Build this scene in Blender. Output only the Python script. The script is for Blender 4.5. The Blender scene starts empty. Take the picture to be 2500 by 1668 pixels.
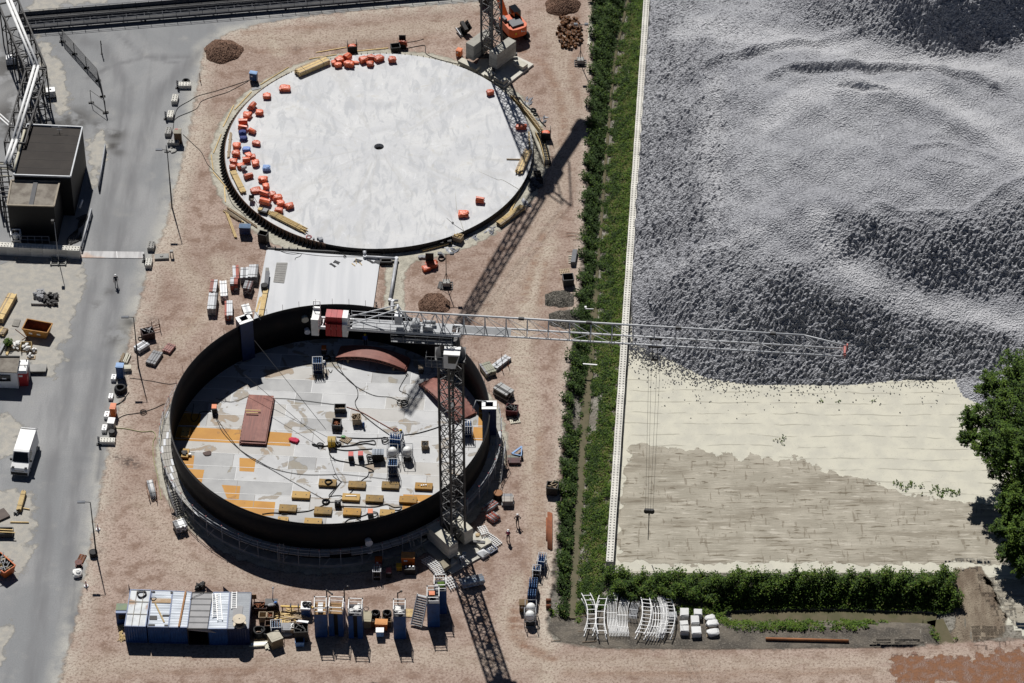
import bpy, math, random
import numpy as np
from mathutils import Vector, Matrix
random.seed(7); rng = np.random.default_rng(11)
scene = bpy.context.scene
COL = scene.collection
rad = math.radians
# ---------------------------------------------------------------- camera
FPX, PITCH, CAMH = 8600.0, rad(42.4), 285.0
CAM = Vector((0, -CAMH/math.tan(PITCH), CAMH))
FW = Vector((0, math.cos(PITCH), -math.sin(PITCH))); UP = Vector((0, math.sin(PITCH), math.cos(PITCH)))
def at(px, py, z=0.0):
    d = Vector((1,0,0))*((px-1250)/FPX) - UP*((py-834)/FPX) + FW
    return CAM + d*((z-CAM.z)/d.z)
def D(x, y, z=0.0): return at(x*1.06383, y*1.06383, z)
def Q(x0, y0, k=3.76): return lambda cx, cy, z=0.0: at(x0+cx/k, y0+cy/k, z)
wa,wb,wc,wd = Q(0,0),Q(0,417),Q(0,834),Q(0,1251)
we,wf,wg,wh = Q(500,0),Q(500,417),Q(500,834),Q(500,1251)
wi,wj,wk,wl = Q(1000,0),Q(1000,417),Q(1000,834),Q(1000,1251)
wm = Q(1875,1251)
SUN_AZ, SUN_EL = rad(14), rad(52.0)
SH = Vector((math.sin(SUN_AZ), -math.cos(SUN_AZ), 0))/math.tan(SUN_EL)   # ground shift of a shadow per metre of height

cam = bpy.data.cameras.new("camera"); co = bpy.data.objects.new("camera", cam); COL.objects.link(co)
cam.sensor_width = 36; cam.lens = FPX/2500*36; cam.clip_start = 5; cam.clip_end = 5000
co.location = CAM; co.rotation_euler = (math.pi/2-PITCH, 0, 0); scene.camera = co

# ---------------------------------------------------------------- light
W = bpy.data.worlds.new("World"); scene.world = W; W.use_nodes = True
nt = W.node_tree; bg = nt.nodes["Background"]
sk = nt.nodes.new("ShaderNodeTexSky"); sk.sky_type = 'NISHITA'; sk.sun_disc = False
sk.sun_elevation = SUN_EL; sk.sun_rotation = -SUN_AZ; sk.air_density = .3; sk.dust_density = .1; sk.ozone_density = .6
nt.links.new(sk.outputs[0], bg.inputs[0]); bg.inputs[1].default_value = 0.05
sl = bpy.data.lights.new("sun", 'SUN'); sl.energy = 5.0; sl.angle = rad(0.53); sl.color = (1, .98, .95)
so = bpy.data.objects.new("sun", sl); COL.objects.link(so)
tow = Vector((-math.sin(SUN_AZ)*math.cos(SUN_EL), math.cos(SUN_AZ)*math.cos(SUN_EL), math.sin(SUN_EL)))
so.rotation_euler = tow.to_track_quat('Z', 'Y').to_euler(); so.location = (0, 60, 120)
scene.view_settings.view_transform = 'Standard'; scene.view_settings.look = 'None'
scene.view_settings.exposure = -.1; scene.view_settings.gamma = 1

# ---------------------------------------------------------------- materials
class NB:
    def __init__(s, name):
        s.mat = bpy.data.materials.new(name); s.mat.use_nodes = True
        s.t = s.mat.node_tree; s.p = s.t.nodes["Principled BSDF"]; s.out = s.t.nodes["Material Output"]
        s.co = None
    def n(s, typ): return s.t.nodes.new(typ)
    def link(s, a, b): s.t.links.new(a, b)
    def val(s, sock, v):
        if isinstance(v, (int, float)): sock.default_value = v
        elif isinstance(v, tuple): sock.default_value = (*v, 1) if len(v) == 3 and sock.type == 'RGBA' else v
        else: s.link(v, sock)
    def pos(s, scale=(1,1,1), rot=0, obj=False):
        if obj: g = s.n("ShaderNodeTexCoord").outputs['Object']
        else: g = s.n("ShaderNodeNewGeometry").outputs['Position']
        m = s.n("ShaderNodeMapping"); s.link(g, m.inputs[0]); m.inputs['Scale'].default_value = scale
        m.inputs['Rotation'].default_value = (0,0,rot); return m.outputs[0]
    def noise(s, sc, det=3, vec=None, rough=.55, dist=0):
        x = s.n("ShaderNodeTexNoise"); x.inputs['Scale'].default_value = sc; x.inputs['Detail'].default_value = det
        x.inputs['Roughness'].default_value = rough; x.inputs['Distortion'].default_value = dist
        s.link(vec if vec is not None else s.pos(), x.inputs['Vector']); return x.outputs['Fac']
    def voro(s, sc, vec=None, feat='F1', out='Distance'):
        x = s.n("ShaderNodeTexVoronoi"); x.feature = feat; x.inputs['Scale'].default_value = sc
        s.link(vec if vec is not None else s.pos(), x.inputs['Vector']); return x.outputs[out]
    def wave(s, sc, dist, vec, det=2, dscale=1):
        x = s.n("ShaderNodeTexWave"); x.bands_direction = 'Y'; x.inputs['Scale'].default_value = sc
        x.inputs['Distortion'].default_value = dist; x.inputs['Detail'].default_value = det; x.inputs['Detail Scale'].default_value = dscale
        s.link(vec, x.inputs['Vector']); return x.outputs['Fac']
    def rng(s, v, a, b, c=0., d=1., smooth=True):
        x = s.n("ShaderNodeMapRange"); x.interpolation_type = 'SMOOTHSTEP' if smooth else 'LINEAR'
        s.val(x.inputs[0], v)
        for i, k in enumerate((a,b,c,d)): x.inputs[i+1].default_value = k
        return x.outputs[0]
    def math(s, op, a, b=0.):
        x = s.n("ShaderNodeMath"); x.operation = op; s.val(x.inputs[0], a); s.val(x.inputs[1], b); return x.outputs[0]
    def mix(s, f, a, b, mode='MIX'):
        x = s.n("ShaderNodeMix"); x.data_type = 'RGBA'; x.blend_type = mode
        s.val(x.inputs[0], f); s.val(x.inputs[6], a); s.val(x.inputs[7], b); return x.outputs[2]
    def attr(s, name): x = s.n("ShaderNodeAttribute"); x.attribute_name = name; return x.outputs['Fac']
    def orand(s): return s.n("ShaderNodeObjectInfo").outputs['Random']
    def bump(s, h, st=.5, dist=.1):
        x = s.n("ShaderNodeBump"); x.inputs['Strength'].default_value = st; x.inputs['Distance'].default_value = dist
        s.link(h, x.inputs['Height']); s.link(x.outputs[0], s.p.inputs['Normal'])
    def fin(s, col, rough=.9, metal=0., spec=.3):
        s.val(s.p.inputs['Base Color'], col); s.val(s.p.inputs['Roughness'], rough); s.val(s.p.inputs['Metallic'], metal)
        s.p.inputs['Specular IOR Level'].default_value = spec; return s.mat
    def fade(s, mask):
        tr = s.n("ShaderNodeBsdfTransparent"); mx = s.n("ShaderNodeMixShader")
        s.link(mask, mx.inputs[0]); s.link(tr.outputs[0], mx.inputs[1]); s.link(s.p.outputs[0], mx.inputs[2]); s.link(mx.outputs[0], s.out.inputs[0])

MATS = {}
def M(name, col, col2=None, sc=1.5, rough=.7, metal=0., amt=.5, bump=0., bsc=8, jit=.12, spec=.35):
    """painted / natural object material: base colour broken up by dirt noise, with a small per-object tone shift"""
    if name in MATS: return MATS[name]
    b = NB(name); v = b.pos(obj=True)
    n1 = b.noise(sc, 4, v); n2 = b.noise(sc*6, 3, v)
    c2 = col2 if col2 else tuple(c*.62 for c in col)
    f = b.math('MULTIPLY', b.rng(n1, .38, .68), amt)
    f = b.math('ADD', f, b.math('MULTIPLY', b.rng(n2, .5, .72), amt*.35))
    c = b.mix(f, col, c2)
    if jit:
        k = b.rng(b.orand(), 0, 1, 1-jit, 1+jit, False); x = b.n("ShaderNodeVectorMath"); x.operation = 'SCALE'
        b.link(c, x.inputs[0]); b.link(k, x.inputs['Scale']); c = x.outputs[0]
    if bump: b.bump(b.noise(bsc, 4, v), bump, .05)
    MATS[name] = b.fin(c, rough, metal, spec); return MATS[name]

STEEL = M("galvanised_steel", (.40,.41,.43), (.27,.275,.28), rough=.5, metal=.1)
WHITEP = M("white_paint", (.84,.84,.83), (.6,.58,.54), rough=.5, amt=.3)
BLACKS = M("black_steel", (.010,.010,.011), (.028,.02,.016), rough=.6, amt=.6)
DARKS = M("dark_grey_steel", (.032,.033,.037), (.05,.045,.04), rough=.55)
RUST = M("rust", (.22,.075,.03), (.10,.04,.02), rough=.85, sc=2.5, amt=.9)
BLUE = M("blue_paint", (.018,.075,.23), (.014,.04,.11), rough=.45, amt=.6)
LBLUE = M("light_blue_paint", (.14,.28,.52), (.08,.17,.34), rough=.5)
NAVY = M("navy_paint", (.012,.03,.10), (.01,.02,.05), rough=.45)
RED = M("red_paint", (.45,.025,.03), (.25,.02,.02), rough=.5)
ORANGE = M("orange_paint", (.66,.15,.02), (.42,.09,.02), rough=.5)
YELLOW = M("yellow_paint", (.68,.42,.03), (.42,.25,.03), rough=.5)
TARP = M("orange_tarpaulin", (.62,.125,.045), (.40,.06,.025), rough=.42, sc=2, amt=.7, bump=.6, bsc=5, jit=.25, spec=.5)
BTARP = M("blue_tarpaulin", (.12,.22,.52), (.05,.09,.25), rough=.45, sc=2, amt=.6, bump=.6, bsc=5, jit=.3)
WOOD = M("fresh_timber", (.62,.46,.22), (.42,.29,.13), rough=.8, sc=2.2, jit=.2)
OLDWOOD = M("weathered_timber", (.36,.28,.19), (.2,.15,.1), rough=.85, sc=2.2, jit=.25)
CONC = M("concrete", (.56,.54,.48), (.38,.36,.31), rough=.9, sc=1.2, bump=.3)
CONCD = M("grey_concrete", (.36,.35,.33), (.22,.22,.2), rough=.9, sc=1.2, bump=.3)
RUBBER = M("black_rubber", (.012,.012,.013), (.03,.03,.03), rough=.7, jit=0)
GREYP = M("grey_sheet", (.30,.30,.31), (.2,.2,.2), rough=.7)
REDPLATE = M("red_primer_plate", (.33,.125,.095), (.22,.085,.07), rough=.65, sc=1, amt=.6)
SKIN = M("skin", (.5,.3,.22), rough=.6, jit=0); CLOTHD = M("dark_workwear", (.015,.017,.028), rough=.9)
HELW = M("white_helmet", (.85,.85,.84), rough=.35, amt=.1, jit=0); HELY = M("yellow_helmet", (.75,.5,.03), rough=.35, amt=.1, jit=0)
BRASS = M("green_valve", (.06,.25,.06), rough=.5, jit=0)
WBAG = M("white_woven_bag", (.82,.81,.78), (.6,.58,.55), rough=.8, sc=3, bump=.7, bsc=6)
CREAM = M("cream_paint", (.58,.55,.44), (.42,.39,.31), rough=.6)
GLASSD = M("dark_glass", (.01,.012,.014), rough=.08, amt=.1, jit=0, spec=.6)
TRUSS = M("truss_grey_paint", (.60,.62,.64), (.45,.45,.46), rough=.5, metal=.05)

# ---------------------------------------------------------------- mesh builder
class MB:
    def __init__(s): s.v = []; s.f = []; s.m = []; s.sm = []
    def add(s, vs, fs, m=0, sm=False):
        o = len(s.v); s.v += [tuple(v) for v in vs]
        for f in fs: s.f.append(tuple(i+o for i in f)); s.m.append(m); s.sm.append(sm)
        return s
    def ob(s, p, u, v, w, m=0):
        p,u,v,w = map(Vector, (p,u,v,w))
        if u.cross(v).dot(w) < 0: u, v = v, u
        c = [p, p+u, p+u+v, p+v]; c += [q+w for q in c]
        return s.add(c, [(3,2,1,0),(4,5,6,7),(0,1,5,4),(1,2,6,5),(2,3,7,6),(3,0,4,7)], m)
    def box(s, c, sz, m=0, rz=0.):
        c = Vector(c); x = Vector((math.cos(rz), math.sin(rz), 0))*sz[0]; y = Vector((-math.sin(rz), math.cos(rz), 0))*sz[1]; z = Vector((0,0,sz[2]))
        return s.ob(c-x/2-y/2, x, y, z, m)             # c is the centre of the underside
    def bar(s, a, b, w, h=None, m=0, up=(0,0,1)):
        a, b = Vector(a), Vector(b); d = b-a
        if d.length < 1e-5: return s
        h = w if h is None else h; up = Vector(up)
        if abs(d.normalized().dot(up)) > .98: up = Vector((1,0,0))
        sx = d.cross(up).normalized(); uy = sx.cross(d).normalized()
        return s.ob(a - sx*w/2 - uy*h/2, d, sx*w, uy*h, m)
    def tube(s, a, b, r, n=6, m=0, r2=None, sm=True):
        a, b = Vector(a), Vector(b); d = (b-a)
        if d.length < 1e-5: return s
        d.normalize(); t = Vector((0,0,1)) if abs(d.z) < .9 else Vector((1,0,0))
        u = d.cross(t).normalized(); w = d.cross(u); r2 = r if r2 is None else r2
        c = [(u*math.cos(2*math.pi*i/n) + w*math.sin(2*math.pi*i/n)) for i in range(n)]
        o = len(s.v); s.v += [tuple(a+q*r) for q in c] + [tuple(b+q*r2) for q in c]
        for i in range(n): s.f.append((o+i, o+n+i, o+n+(i+1)%n, o+(i+1)%n)); s.m.append(m); s.sm.append(sm)
        s.f.append(tuple(o+i for i in range(n))); s.m.append(m); s.sm.append(False)
        s.f.append(tuple(o+n+i for i in reversed(range(n)))); s.m.append(m); s.sm.append(False)
        return s
    def path(s, pts, r, n=5, m=0):
        pts = [Vector(p) for p in pts]; k = len(pts); o = len(s.v); pu = None
        for i, p in enumerate(pts):
            d = (pts[min(i+1,k-1)]-pts[max(i-1,0)]).normalized()
            t = Vector((0,0,1)) if abs(d.z) < .95 else Vector((1,0,0))
            u = d.cross(t).normalized(); w = d.cross(u)
            s.v += [tuple(p+(u*math.cos(2*math.pi*j/n)+w*math.sin(2*math.pi*j/n))*r) for j in range(n)]
        for i in range(k-1):
            for j in range(n):
                s.f.append((o+i*n+j, o+(i+1)*n+j, o+(i+1)*n+(j+1)%n, o+i*n+(j+1)%n)); s.m.append(m); s.sm.append(True)
        return s
    def prism(s, poly, z0, z1, m=0):
        n = len(poly); vs = [(p[0],p[1],z0) for p in poly] + [(p[0],p[1],z1) for p in poly]
        ar = sum(poly[i][0]*poly[(i+1)%n][1]-poly[(i+1)%n][0]*poly[i][1] for i in range(n))
        R = range(n)
        fs = [tuple(reversed(R)), tuple(i+n for i in R)] + [(i,(i+1)%n,(i+1)%n+n,i+n) for i in R]
        if ar < 0: fs = [tuple(reversed(f)) for f in fs]
        return s.add(vs, fs, m)
    def lathe(s, prof, c=(0,0,0), n=16, m=0, sm=True):
        c = Vector(c); o = len(s.v); k = len(prof)
        for r, z in prof:
            s.v += [(c.x+r*math.cos(2*math.pi*j/n), c.y+r*math.sin(2*math.pi*j/n), c.z+z) for j in range(n)]
        for i in range(k-1):
            for j in range(n):
                s.f.append((o+i*n+j, o+i*n+(j+1)%n, o+(i+1)*n+(j+1)%n, o+(i+1)*n+j)); s.m.append(m); s.sm.append(sm)
        s.f.append(tuple(o+(k-1)*n+j for j in range(n))); s.m.append(m); s.sm.append(False)
        s.f.append(tuple(o+j for j in reversed(range(n)))); s.m.append(m); s.sm.append(False)
        return s
    def coil(s, c, R, r, turns=2, n=20, m=0, dz=.05):
        c = Vector(c); pts = []
        for i in range(int(n*turns)+1):
            a = 2*math.pi*i/n; q = R*(1+.08*math.sin(3.1*a)); pts.append(c+Vector((q*math.cos(a), q*math.sin(a), r+dz*i/n)))
        return s.path(pts, r, 5, m)
    def blob(s, c, sz, m=0, seed=0, amp=.25, rz=0., n=10, k=7, box=.55):
        """a lumpy, slack, roughly box-like bundle resting on its base"""
        r = random.Random(seed); ph = [r.uniform(0,6.28) for _ in range(8)]; c = Vector(c); vs = []
        for i in range(k+1):
            th = math.pi*i/k
            for j in range(n):
                a = 2*math.pi*j/n; d = Vector((math.sin(th)*math.cos(a), math.sin(th)*math.sin(a), math.cos(th)))
                e = Vector([math.copysign(abs(q)**box, q) for q in d])
                f = 1 + amp*(.5*math.sin(3*a+ph[0]+2*th)+.35*math.sin(5*a+ph[1])*math.sin(4*th+ph[2])+.3*math.sin(7*th+ph[3]+a)) + r.uniform(-.5,.5)*amp*.6
                e = Vector((e.x*f*sz[0]/2, e.y*f*sz[1]/2, max(0, (e.z*(.9+.1*f)+1)*sz[2]/2)))
                vs.append(c+Vector((e.x*math.cos(rz)-e.y*math.sin(rz), e.x*math.sin(rz)+e.y*math.cos(rz), e.z)))
        fs = [(i*n+j, (i+1)*n+j, (i+1)*n+(j+1)%n, i*n+(j+1)%n) for i in range(k) for j in range(n)]
        return s.add(vs, fs, m, False)
    def build(s, name, mats, parent=None, off=None):
        me = bpy.data.meshes.new(name); o = Vector(off) if off is not None else (parent_world(parent) if parent else Vector())
        me.from_pydata([(v[0]-o.x, v[1]-o.y, v[2]-o.z) for v in s.v], [], s.f)
        for m in (mats if isinstance(mats, (list,tuple)) else [mats]): me.materials.append(m)
        me.polygons.foreach_set('material_index', s.m); me.polygons.foreach_set('use_smooth', s.sm); me.update()
        ob = bpy.data.objects.new(name, me); COL.objects.link(ob)
        if parent: ob.parent = parent
        elif off is not None: ob.location = off
        return ob
def parent_world(p):
    v = Vector()
    while p is not None: v = v + p.location; p = p.parent
    return v
def tag(o, label, cat, group=None):
    o['label'] = label; o['category'] = cat
    if group: o['group'] = group
    return o
def thing(name, label, cat, loc=(0,0,0), group=None, rz=0.):
    o = bpy.data.objects.new(name, None); COL.objects.link(o); o.location = loc; o.rotation_euler = (0,0,rz); o.empty_display_size = .3
    return tag(o, label, cat, group)
def single(mb, name, mats, loc, label, cat, group=None): return tag(mb.build(name, mats, None, loc), label, cat, group)
def structure(o): o['kind'] = 'structure'; return o
def copy_tree(o, parent=None):
    c = o.copy(); COL.objects.link(c)
    if parent is not None: c.parent = parent
    for ch in list(o.children): copy_tree(ch, c)
    return c
def dup(root, loc, rz, label, group=None):
    c = copy_tree(root); c.location = loc; c.rotation_euler = (0,0,rz); c['label'] = label
    if group: c['group'] = group
    return c
def npmesh(name, co, faces, mats, midx=None, smooth=False, parent=None):
    me = bpy.data.meshes.new(name); nv, nf, k = len(co), len(faces), faces.shape[1]
    me.vertices.add(nv); me.vertices.foreach_set('co', np.asarray(co, np.float32).ravel())
    me.loops.add(nf*k); me.loops.foreach_set('vertex_index', np.asarray(faces, np.int32).ravel())
    me.polygons.add(nf); me.polygons.foreach_set('loop_start', np.arange(nf, dtype=np.int32)*k)
    for m in mats: me.materials.append(m)
    if midx is not None: me.polygons.foreach_set('material_index', np.asarray(midx, np.int32))
    me.polygons.foreach_set('use_smooth', np.full(nf, smooth)); me.update(calc_edges=True); me.validate()
    ob = bpy.data.objects.new(name, me); COL.objects.link(ob)
    if parent: ob.parent = parent
    return ob

# ---------------------------------------------------------------- planar helpers
def P2(pts): return np.array([(D(x,y).x, D(x,y).y) for x,y in pts])
def dseg(P, poly, closed):
    best = np.full(len(P), 1e9); n = len(poly)
    for i in range(n if closed else n-1):
        a, b = poly[i], poly[(i+1)%n]; ab = b-a; t = np.clip(((P-a)@ab)/max(ab@ab,1e-9), 0, 1)
        best = np.minimum(best, np.hypot(*(P-(a+t[:,None]*ab)).T))
    return best
def inside(P, poly):
    c = np.zeros(len(P), bool); n = len(poly)
    for i in range(n):
        a, b = poly[i], poly[(i+1)%n]
        k = (a[1] > P[:,1]) != (b[1] > P[:,1])
        with np.errstate(divide='ignore', invalid='ignore'): xx = (b[0]-a[0])*(P[:,1]-a[1])/(b[1]-a[1]+1e-12)+a[0]
        c ^= k & (P[:,0] < xx)
    return c
def sdist(P, poly): d = dseg(P, poly, True); return np.where(inside(P, poly), d, -d)
def grid(x0, x1, y0, y1, st):
    xs = np.arange(x0, x1+st*.5, st); ys = np.arange(y0, y1+st*.5, st); X, Y = np.meshgrid(xs, ys)
    nx, ny = len(xs), len(ys); i = np.arange((ny-1)*(nx-1)); r, c = i//(nx-1), i%(nx-1); a = r*nx+c
    return np.c_[X.ravel(), Y.ravel()], np.c_[a, a+1, a+nx+1, a+nx]
def compact(P, F, keep):
    F = F[keep]; u, inv = np.unique(F, return_inverse=True); return P[u], inv.reshape(F.shape), u
def setattr_f(ob, name, vals):
    a = ob.data.attributes.new(name, 'FLOAT', 'POINT'); a.data.foreach_set('value', np.asarray(vals, np.float32))

# ditch: water lines
W1 = P2([(1452,-60),(1418,80),(1408,140),(1398,260),(1388,380),(1378,520),(1368,640),(1358,760),(1350,860),(1341,960),(1334,1040),(1330,1130),(1322,1240),(1316,1330),(1313,1400)])
W2 = P2([(1680,1402),(1760,1400),(1900,1398),(2020,1401),(2120,1404),(2150,1408),(2178,1468)])
WALL_A, WALL_B = D(1489,-70,0), D(1399,1303,0)
def terrain(P):
    d1 = dseg(P, W1, False); d2 = dseg(P, W2, False)
    s = lambda d, w, dep: -dep*(1-np.clip((d-.4)/w, 0, 1))**1.15
    z = np.minimum(s(d1, 3.4, 1.5), s(d2, 2.2, 1.3))
    berm = sdist(P, P2([(1440,1306),(2185,1306),(2200,1392),(1700,1392),(1420,1392)]))
    return z
# ================================================================ GROUND
def region(name, polys, mat, z, step=.5, margin=2.0, marks=None, terr=False):
    """one ground sheet: a grid carrying its signed distance to the outline, so its edge frays in the shader"""
    PS = [np.array([(p[0],p[1]) for p in q]) if not isinstance(q, np.ndarray) else q for q in polys]
    A = np.vstack(PS); P, F = grid(A[:,0].min()-margin, A[:,0].max()+margin, A[:,1].min()-margin, A[:,1].max()+margin, step)
    sd = np.max([sdist(P, q) for q in PS], axis=0)
    P, F, u = compact(P, F, (sd[F] > -margin).any(1)); sd = sd[u]
    zz = np.full(len(P), z) + (terrain(P) if terr else 0)
    ob = structure(npmesh(name, np.c_[P, zz], F, [mat])); setattr_f(ob, 'sd', sd)
    for k, fn in (marks or {}).items(): setattr_f(ob, k, fn(P))
    return ob
def lines(specs):
    def fn(P):
        o = np.zeros(len(P))
        for pts, w, s in specs:
            d = dseg(P, P2(pts), False); o = np.maximum(o, s*np.clip(1.3-d/w, 0, 1))
        return o
    return fn
def spots(specs):
    def fn(P):
        o = np.zeros(len(P))
        for x, y, r, s in specs:
            c = D(x,y); o = np.maximum(o, s*np.exp(-((P[:,0]-c.x)**2+(P[:,1]-c.y)**2)/(r*r)))
        return o
    return fn

# base ground: terrain with the ditch cut into it, out to the horizon
b = NB("earth"); nA = b.noise(.35, 5); nB = b.noise(3.5, 4)
c = b.mix(b.rng(nA,.35,.65), (.17,.15,.12), (.30,.28,.24)); c = b.mix(b.rng(nB,.4,.7), c, (.10,.09,.07)); b.bump(b.noise(5,5), .7, .12)
EARTH = b.fin(c)
P, F = grid(-85, 85, -75, 85, .5); zz = terrain(P)
g = structure(npmesh("ground", np.c_[P, zz], F, [EARTH]))
mb = MB(); R = 3000
for x0,x1,y0,y1 in ((-R,-85,-R,R),(85,R,-R,R),(-85,85,85,R),(-85,85,-R,-75)): mb.add([(x0,y0,0),(x1,y0,0),(x1,y1,0),(x0,y1,0)], [(0,1,2,3)])
structure(mb.build("outer_ground", [EARTH]))

EDGE = [(470,112),(500,92),(520,76),(600,55),(720,36),(900,18),(1060,8),(1150,-4),(1300,-40)]
EDGEL = [(120,1640),(135,1568),(160,1480),(180,1400),(200,1300),(222,1180),(240,1080),(252,1020),(285,890),(298,770),(325,680),(345,600),(380,520),(410,400),(430,330),(452,205),(470,112)]
# road
b = NB("road_surface"); va = b.pos((1,.16,1), rad(-8))
n1 = b.noise(.09, 4, dist=.6); n2 = b.noise(.8, 4, va); n3 = b.noise(7, 3); n4 = b.noise(.4, 5)
c = b.mix(b.rng(n1,.38,.62), (.245,.25,.255), (.315,.315,.315))
c = b.mix(b.math('MULTIPLY', b.rng(n2,.5,.72), .45), c, (.20,.20,.205))
c = b.mix(b.math('MULTIPLY', b.rng(n4,.55,.75), .5), c, (.36,.35,.33))
c = b.mix(b.math('MULTIPLY', b.attr('dust'), b.rng(n4,.3,.6)), c, (.47,.455,.41))
c = b.mix(b.math('MULTIPLY', b.attr('track'), b.rng(n2,.3,.6,.35,1)), c, (.17,.17,.175))
c = b.mix(b.math('MULTIPLY', b.attr('stain'), b.rng(n4,.36,.56)), c, (.055,.05,.045))
c = b.mix(b.rng(n3,.35,.7,0,.35), c, (.16,.16,.16)); b.bump(n3, .12, .03); ROAD = b.fin(c, .92)
roadpoly = [(-150,-260),(1300,-260),(1300,-40)] + EDGE[::-1][1:] + EDGEL[::-1][1:] + [(-150,1640)]
dustline = lambda P: np.clip(1.1-dseg(P, P2(EDGEL+EDGE[1:]), False)/1.9, 0, 1)
rt = lines([([(140,1640),(190,1480),(160,1300),(180,1100),(215,900),(260,700),(285,500),(320,330),(360,220),(450,130),(600,60),(900,-5)],1.2,.75),
            ([(60,1640),(90,1450),(100,1250),(130,1000),(165,820),(215,640),(245,480),(275,330),(290,200),(240,110),(120,70)],1.1,.7),
            ([(180,1600),(195,1500),(170,1400),(175,1330)],.5,1.),([(225,1100),(240,1000),(235,900),(260,780)],.5,.8),
            ([(200,180),(260,150),(340,130),(430,130)],.45,.9),([(270,80),(330,130),(430,150)],.4,.8)])
st = spots([(130,300,3.2,1),(170,275,2.4,1),(230,290,1.4,.9),(265,310,1.2,1),(258,335,1.0,1),(70,180,2.2,.7),(60,230,3,.9),(30,270,4,1),(130,175,.7,1),(60,300,3,1),(20,150,5,.8),(345,650,.9,1),(250,670,.7,.8),(222,700,.7,.8),(270,770,1.6,.9),(300,740,1.2,.9),(305,800,1.2,.9),(270,350,1,.6)])
region("road", [P2(roadpoly)], b_road := ROAD, .004, .55, 0, {'dust': dustline, 'track': rt, 'stain': st})

def fraymask(b, amp, w, sc=1.2):
    n = b.noise(sc, 5); return b.rng(b.math('ADD', b.attr('sd'), b.math('MULTIPLY', b.math('SUBTRACT', n, .5), amp)), -w, w)
# drifted sand on the hard standing
b = NB("drifted_sand"); n = b.noise(1.2, 5); n3 = b.noise(8,2)
c = b.mix(b.rng(n,.35,.65), (.43,.405,.355), (.35,.34,.315)); c = b.mix(b.rng(n3,.4,.7,0,.35), c, (.25,.22,.18)); b.bump(n3, .2, .04); b.fin(c)
b.fade(fraymask(b, 5, .35, .45)); SANDD = b.mat
region("sand_drift", [P2(q) for q in ([(-60,598),(185,604),(188,650),(172,720),(150,790),(125,870),(60,835),(-60,820)],[(-30,955),(30,960),(52,985),(38,1035),(-30,1060)],
  [(-60,1125),(70,1132),(88,1180),(75,1240),(60,1300),(40,1330),(-60,1290)],[(-60,1435),(22,1430),(24,1480),(0,1530),(-60,1540)],
  [(90,-60),(330,-60),(240,2),(150,10),(60,40)],[(85,80),(120,110),(150,190),(160,260),(120,250),(100,180)],[(205,320),(235,300),(250,320),(225,420),(210,440)])], SANDD, .008, .5, 3)

# reddish gravel yard
b = NB("gravel_yard_surface"); n0 = b.noise(.07, 4, dist=.4); n1 = b.noise(.55, 5); n2 = b.noise(2.6, 4); n3 = b.noise(7.5, 2); vv = b.pos((.25,1,1), rad(4)); n4 = b.noise(1.1, 4, vv)
c = b.mix(b.rng(n0,.36,.64), (.345,.258,.21), (.415,.318,.262)); c = b.mix(b.rng(n1,.45,.66,0,.85), c, (.235,.155,.115)); c = b.mix(b.rng(n1,.30,.42,.45,0), c, (.47,.39,.32))
c = b.mix(b.math('MULTIPLY', b.attr('pale'), b.rng(n4,.25,.5)), c, (.50,.43,.345))
c = b.mix(b.math('MULTIPLY', b.attr('dust'), b.rng(n1,.3,.58)), c, (.56,.50,.42))
c = b.mix(b.math('MULTIPLY', b.attr('track'), b.rng(n4,.3,.6)), c, (.26,.155,.105))
c = b.mix(b.math('MULTIPLY', b.attr('stain'), b.rng(n2,.38,.55)), c, (.06,.05,.045))
n6 = b.noise(3.6,2); c = b.mix(b.rng(n6,.50,.66,0,.62), c, (.19,.125,.095)); c = b.mix(b.rng(n6,.28,.40,.45,0), c, (.58,.48,.41)); c = b.mix(b.rng(n2,.5,.75,0,.45), c, (.20,.13,.10)); vs = b.voro(5.5); c = b.mix(b.rng(vs,.0,.14,.7,0), c, (.62,.52,.45)); c = b.mix(b.rng(n3,.52,.75,0,.6), c, (.15,.10,.08))
hb = b.math('ADD', n3, b.math('MULTIPLY', n2, .8)); b.bump(hb, .7, .09); b.fin(c, .95)
b.fade(fraymask(b, 1.6, .35, 1.0)); YARD = b.mat
RIGHT = [(1365,-60),(1362,100),(1354,220),(1345,400),(1336,600),(1322,740),(1298,900),(1288,1050),(1277,1250),(1262,1370),(1252,1440),(1275,1474),(1380,1488),(1640,1490),(1900,1487),(2100,1483),(2240,1472),(2440,1462)]
yardpoly = EDGEL + EDGE[1:] + RIGHT + [(2440,1640)]
pale = lines([([(1190,850),(1200,760),(1215,680),(1240,600),(1255,560)],1.6,.9),([(1120,720),(1180,640),(1230,560),(1280,420),(1300,250),(1290,120),(1260,40)],2,.5),
   ([(1260,1640),(1240,1250),(1225,1100),(1215,950),(1200,800)],1.5,.75),([(150,1540),(500,1500),(900,1500),(1300,1530),(1800,1530),(2400,1525)],2.2,.5),
   ([(480,690),(400,600),(390,480),(420,380),(480,280)],1.8,.6),([(500,600),(520,640),(470,720),(380,800)],1.5,.6),([(560,90),(700,90),(900,70),(1050,60)],2.,.55),([(620,80),(640,120)],1.2,.9),
   ([(330,1150),(420,1300),(600,1330),(800,1320)],2,.4),([(1190,1330),(1160,1420),(1200,1500),(1300,1530)],1.4,.7)])
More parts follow.
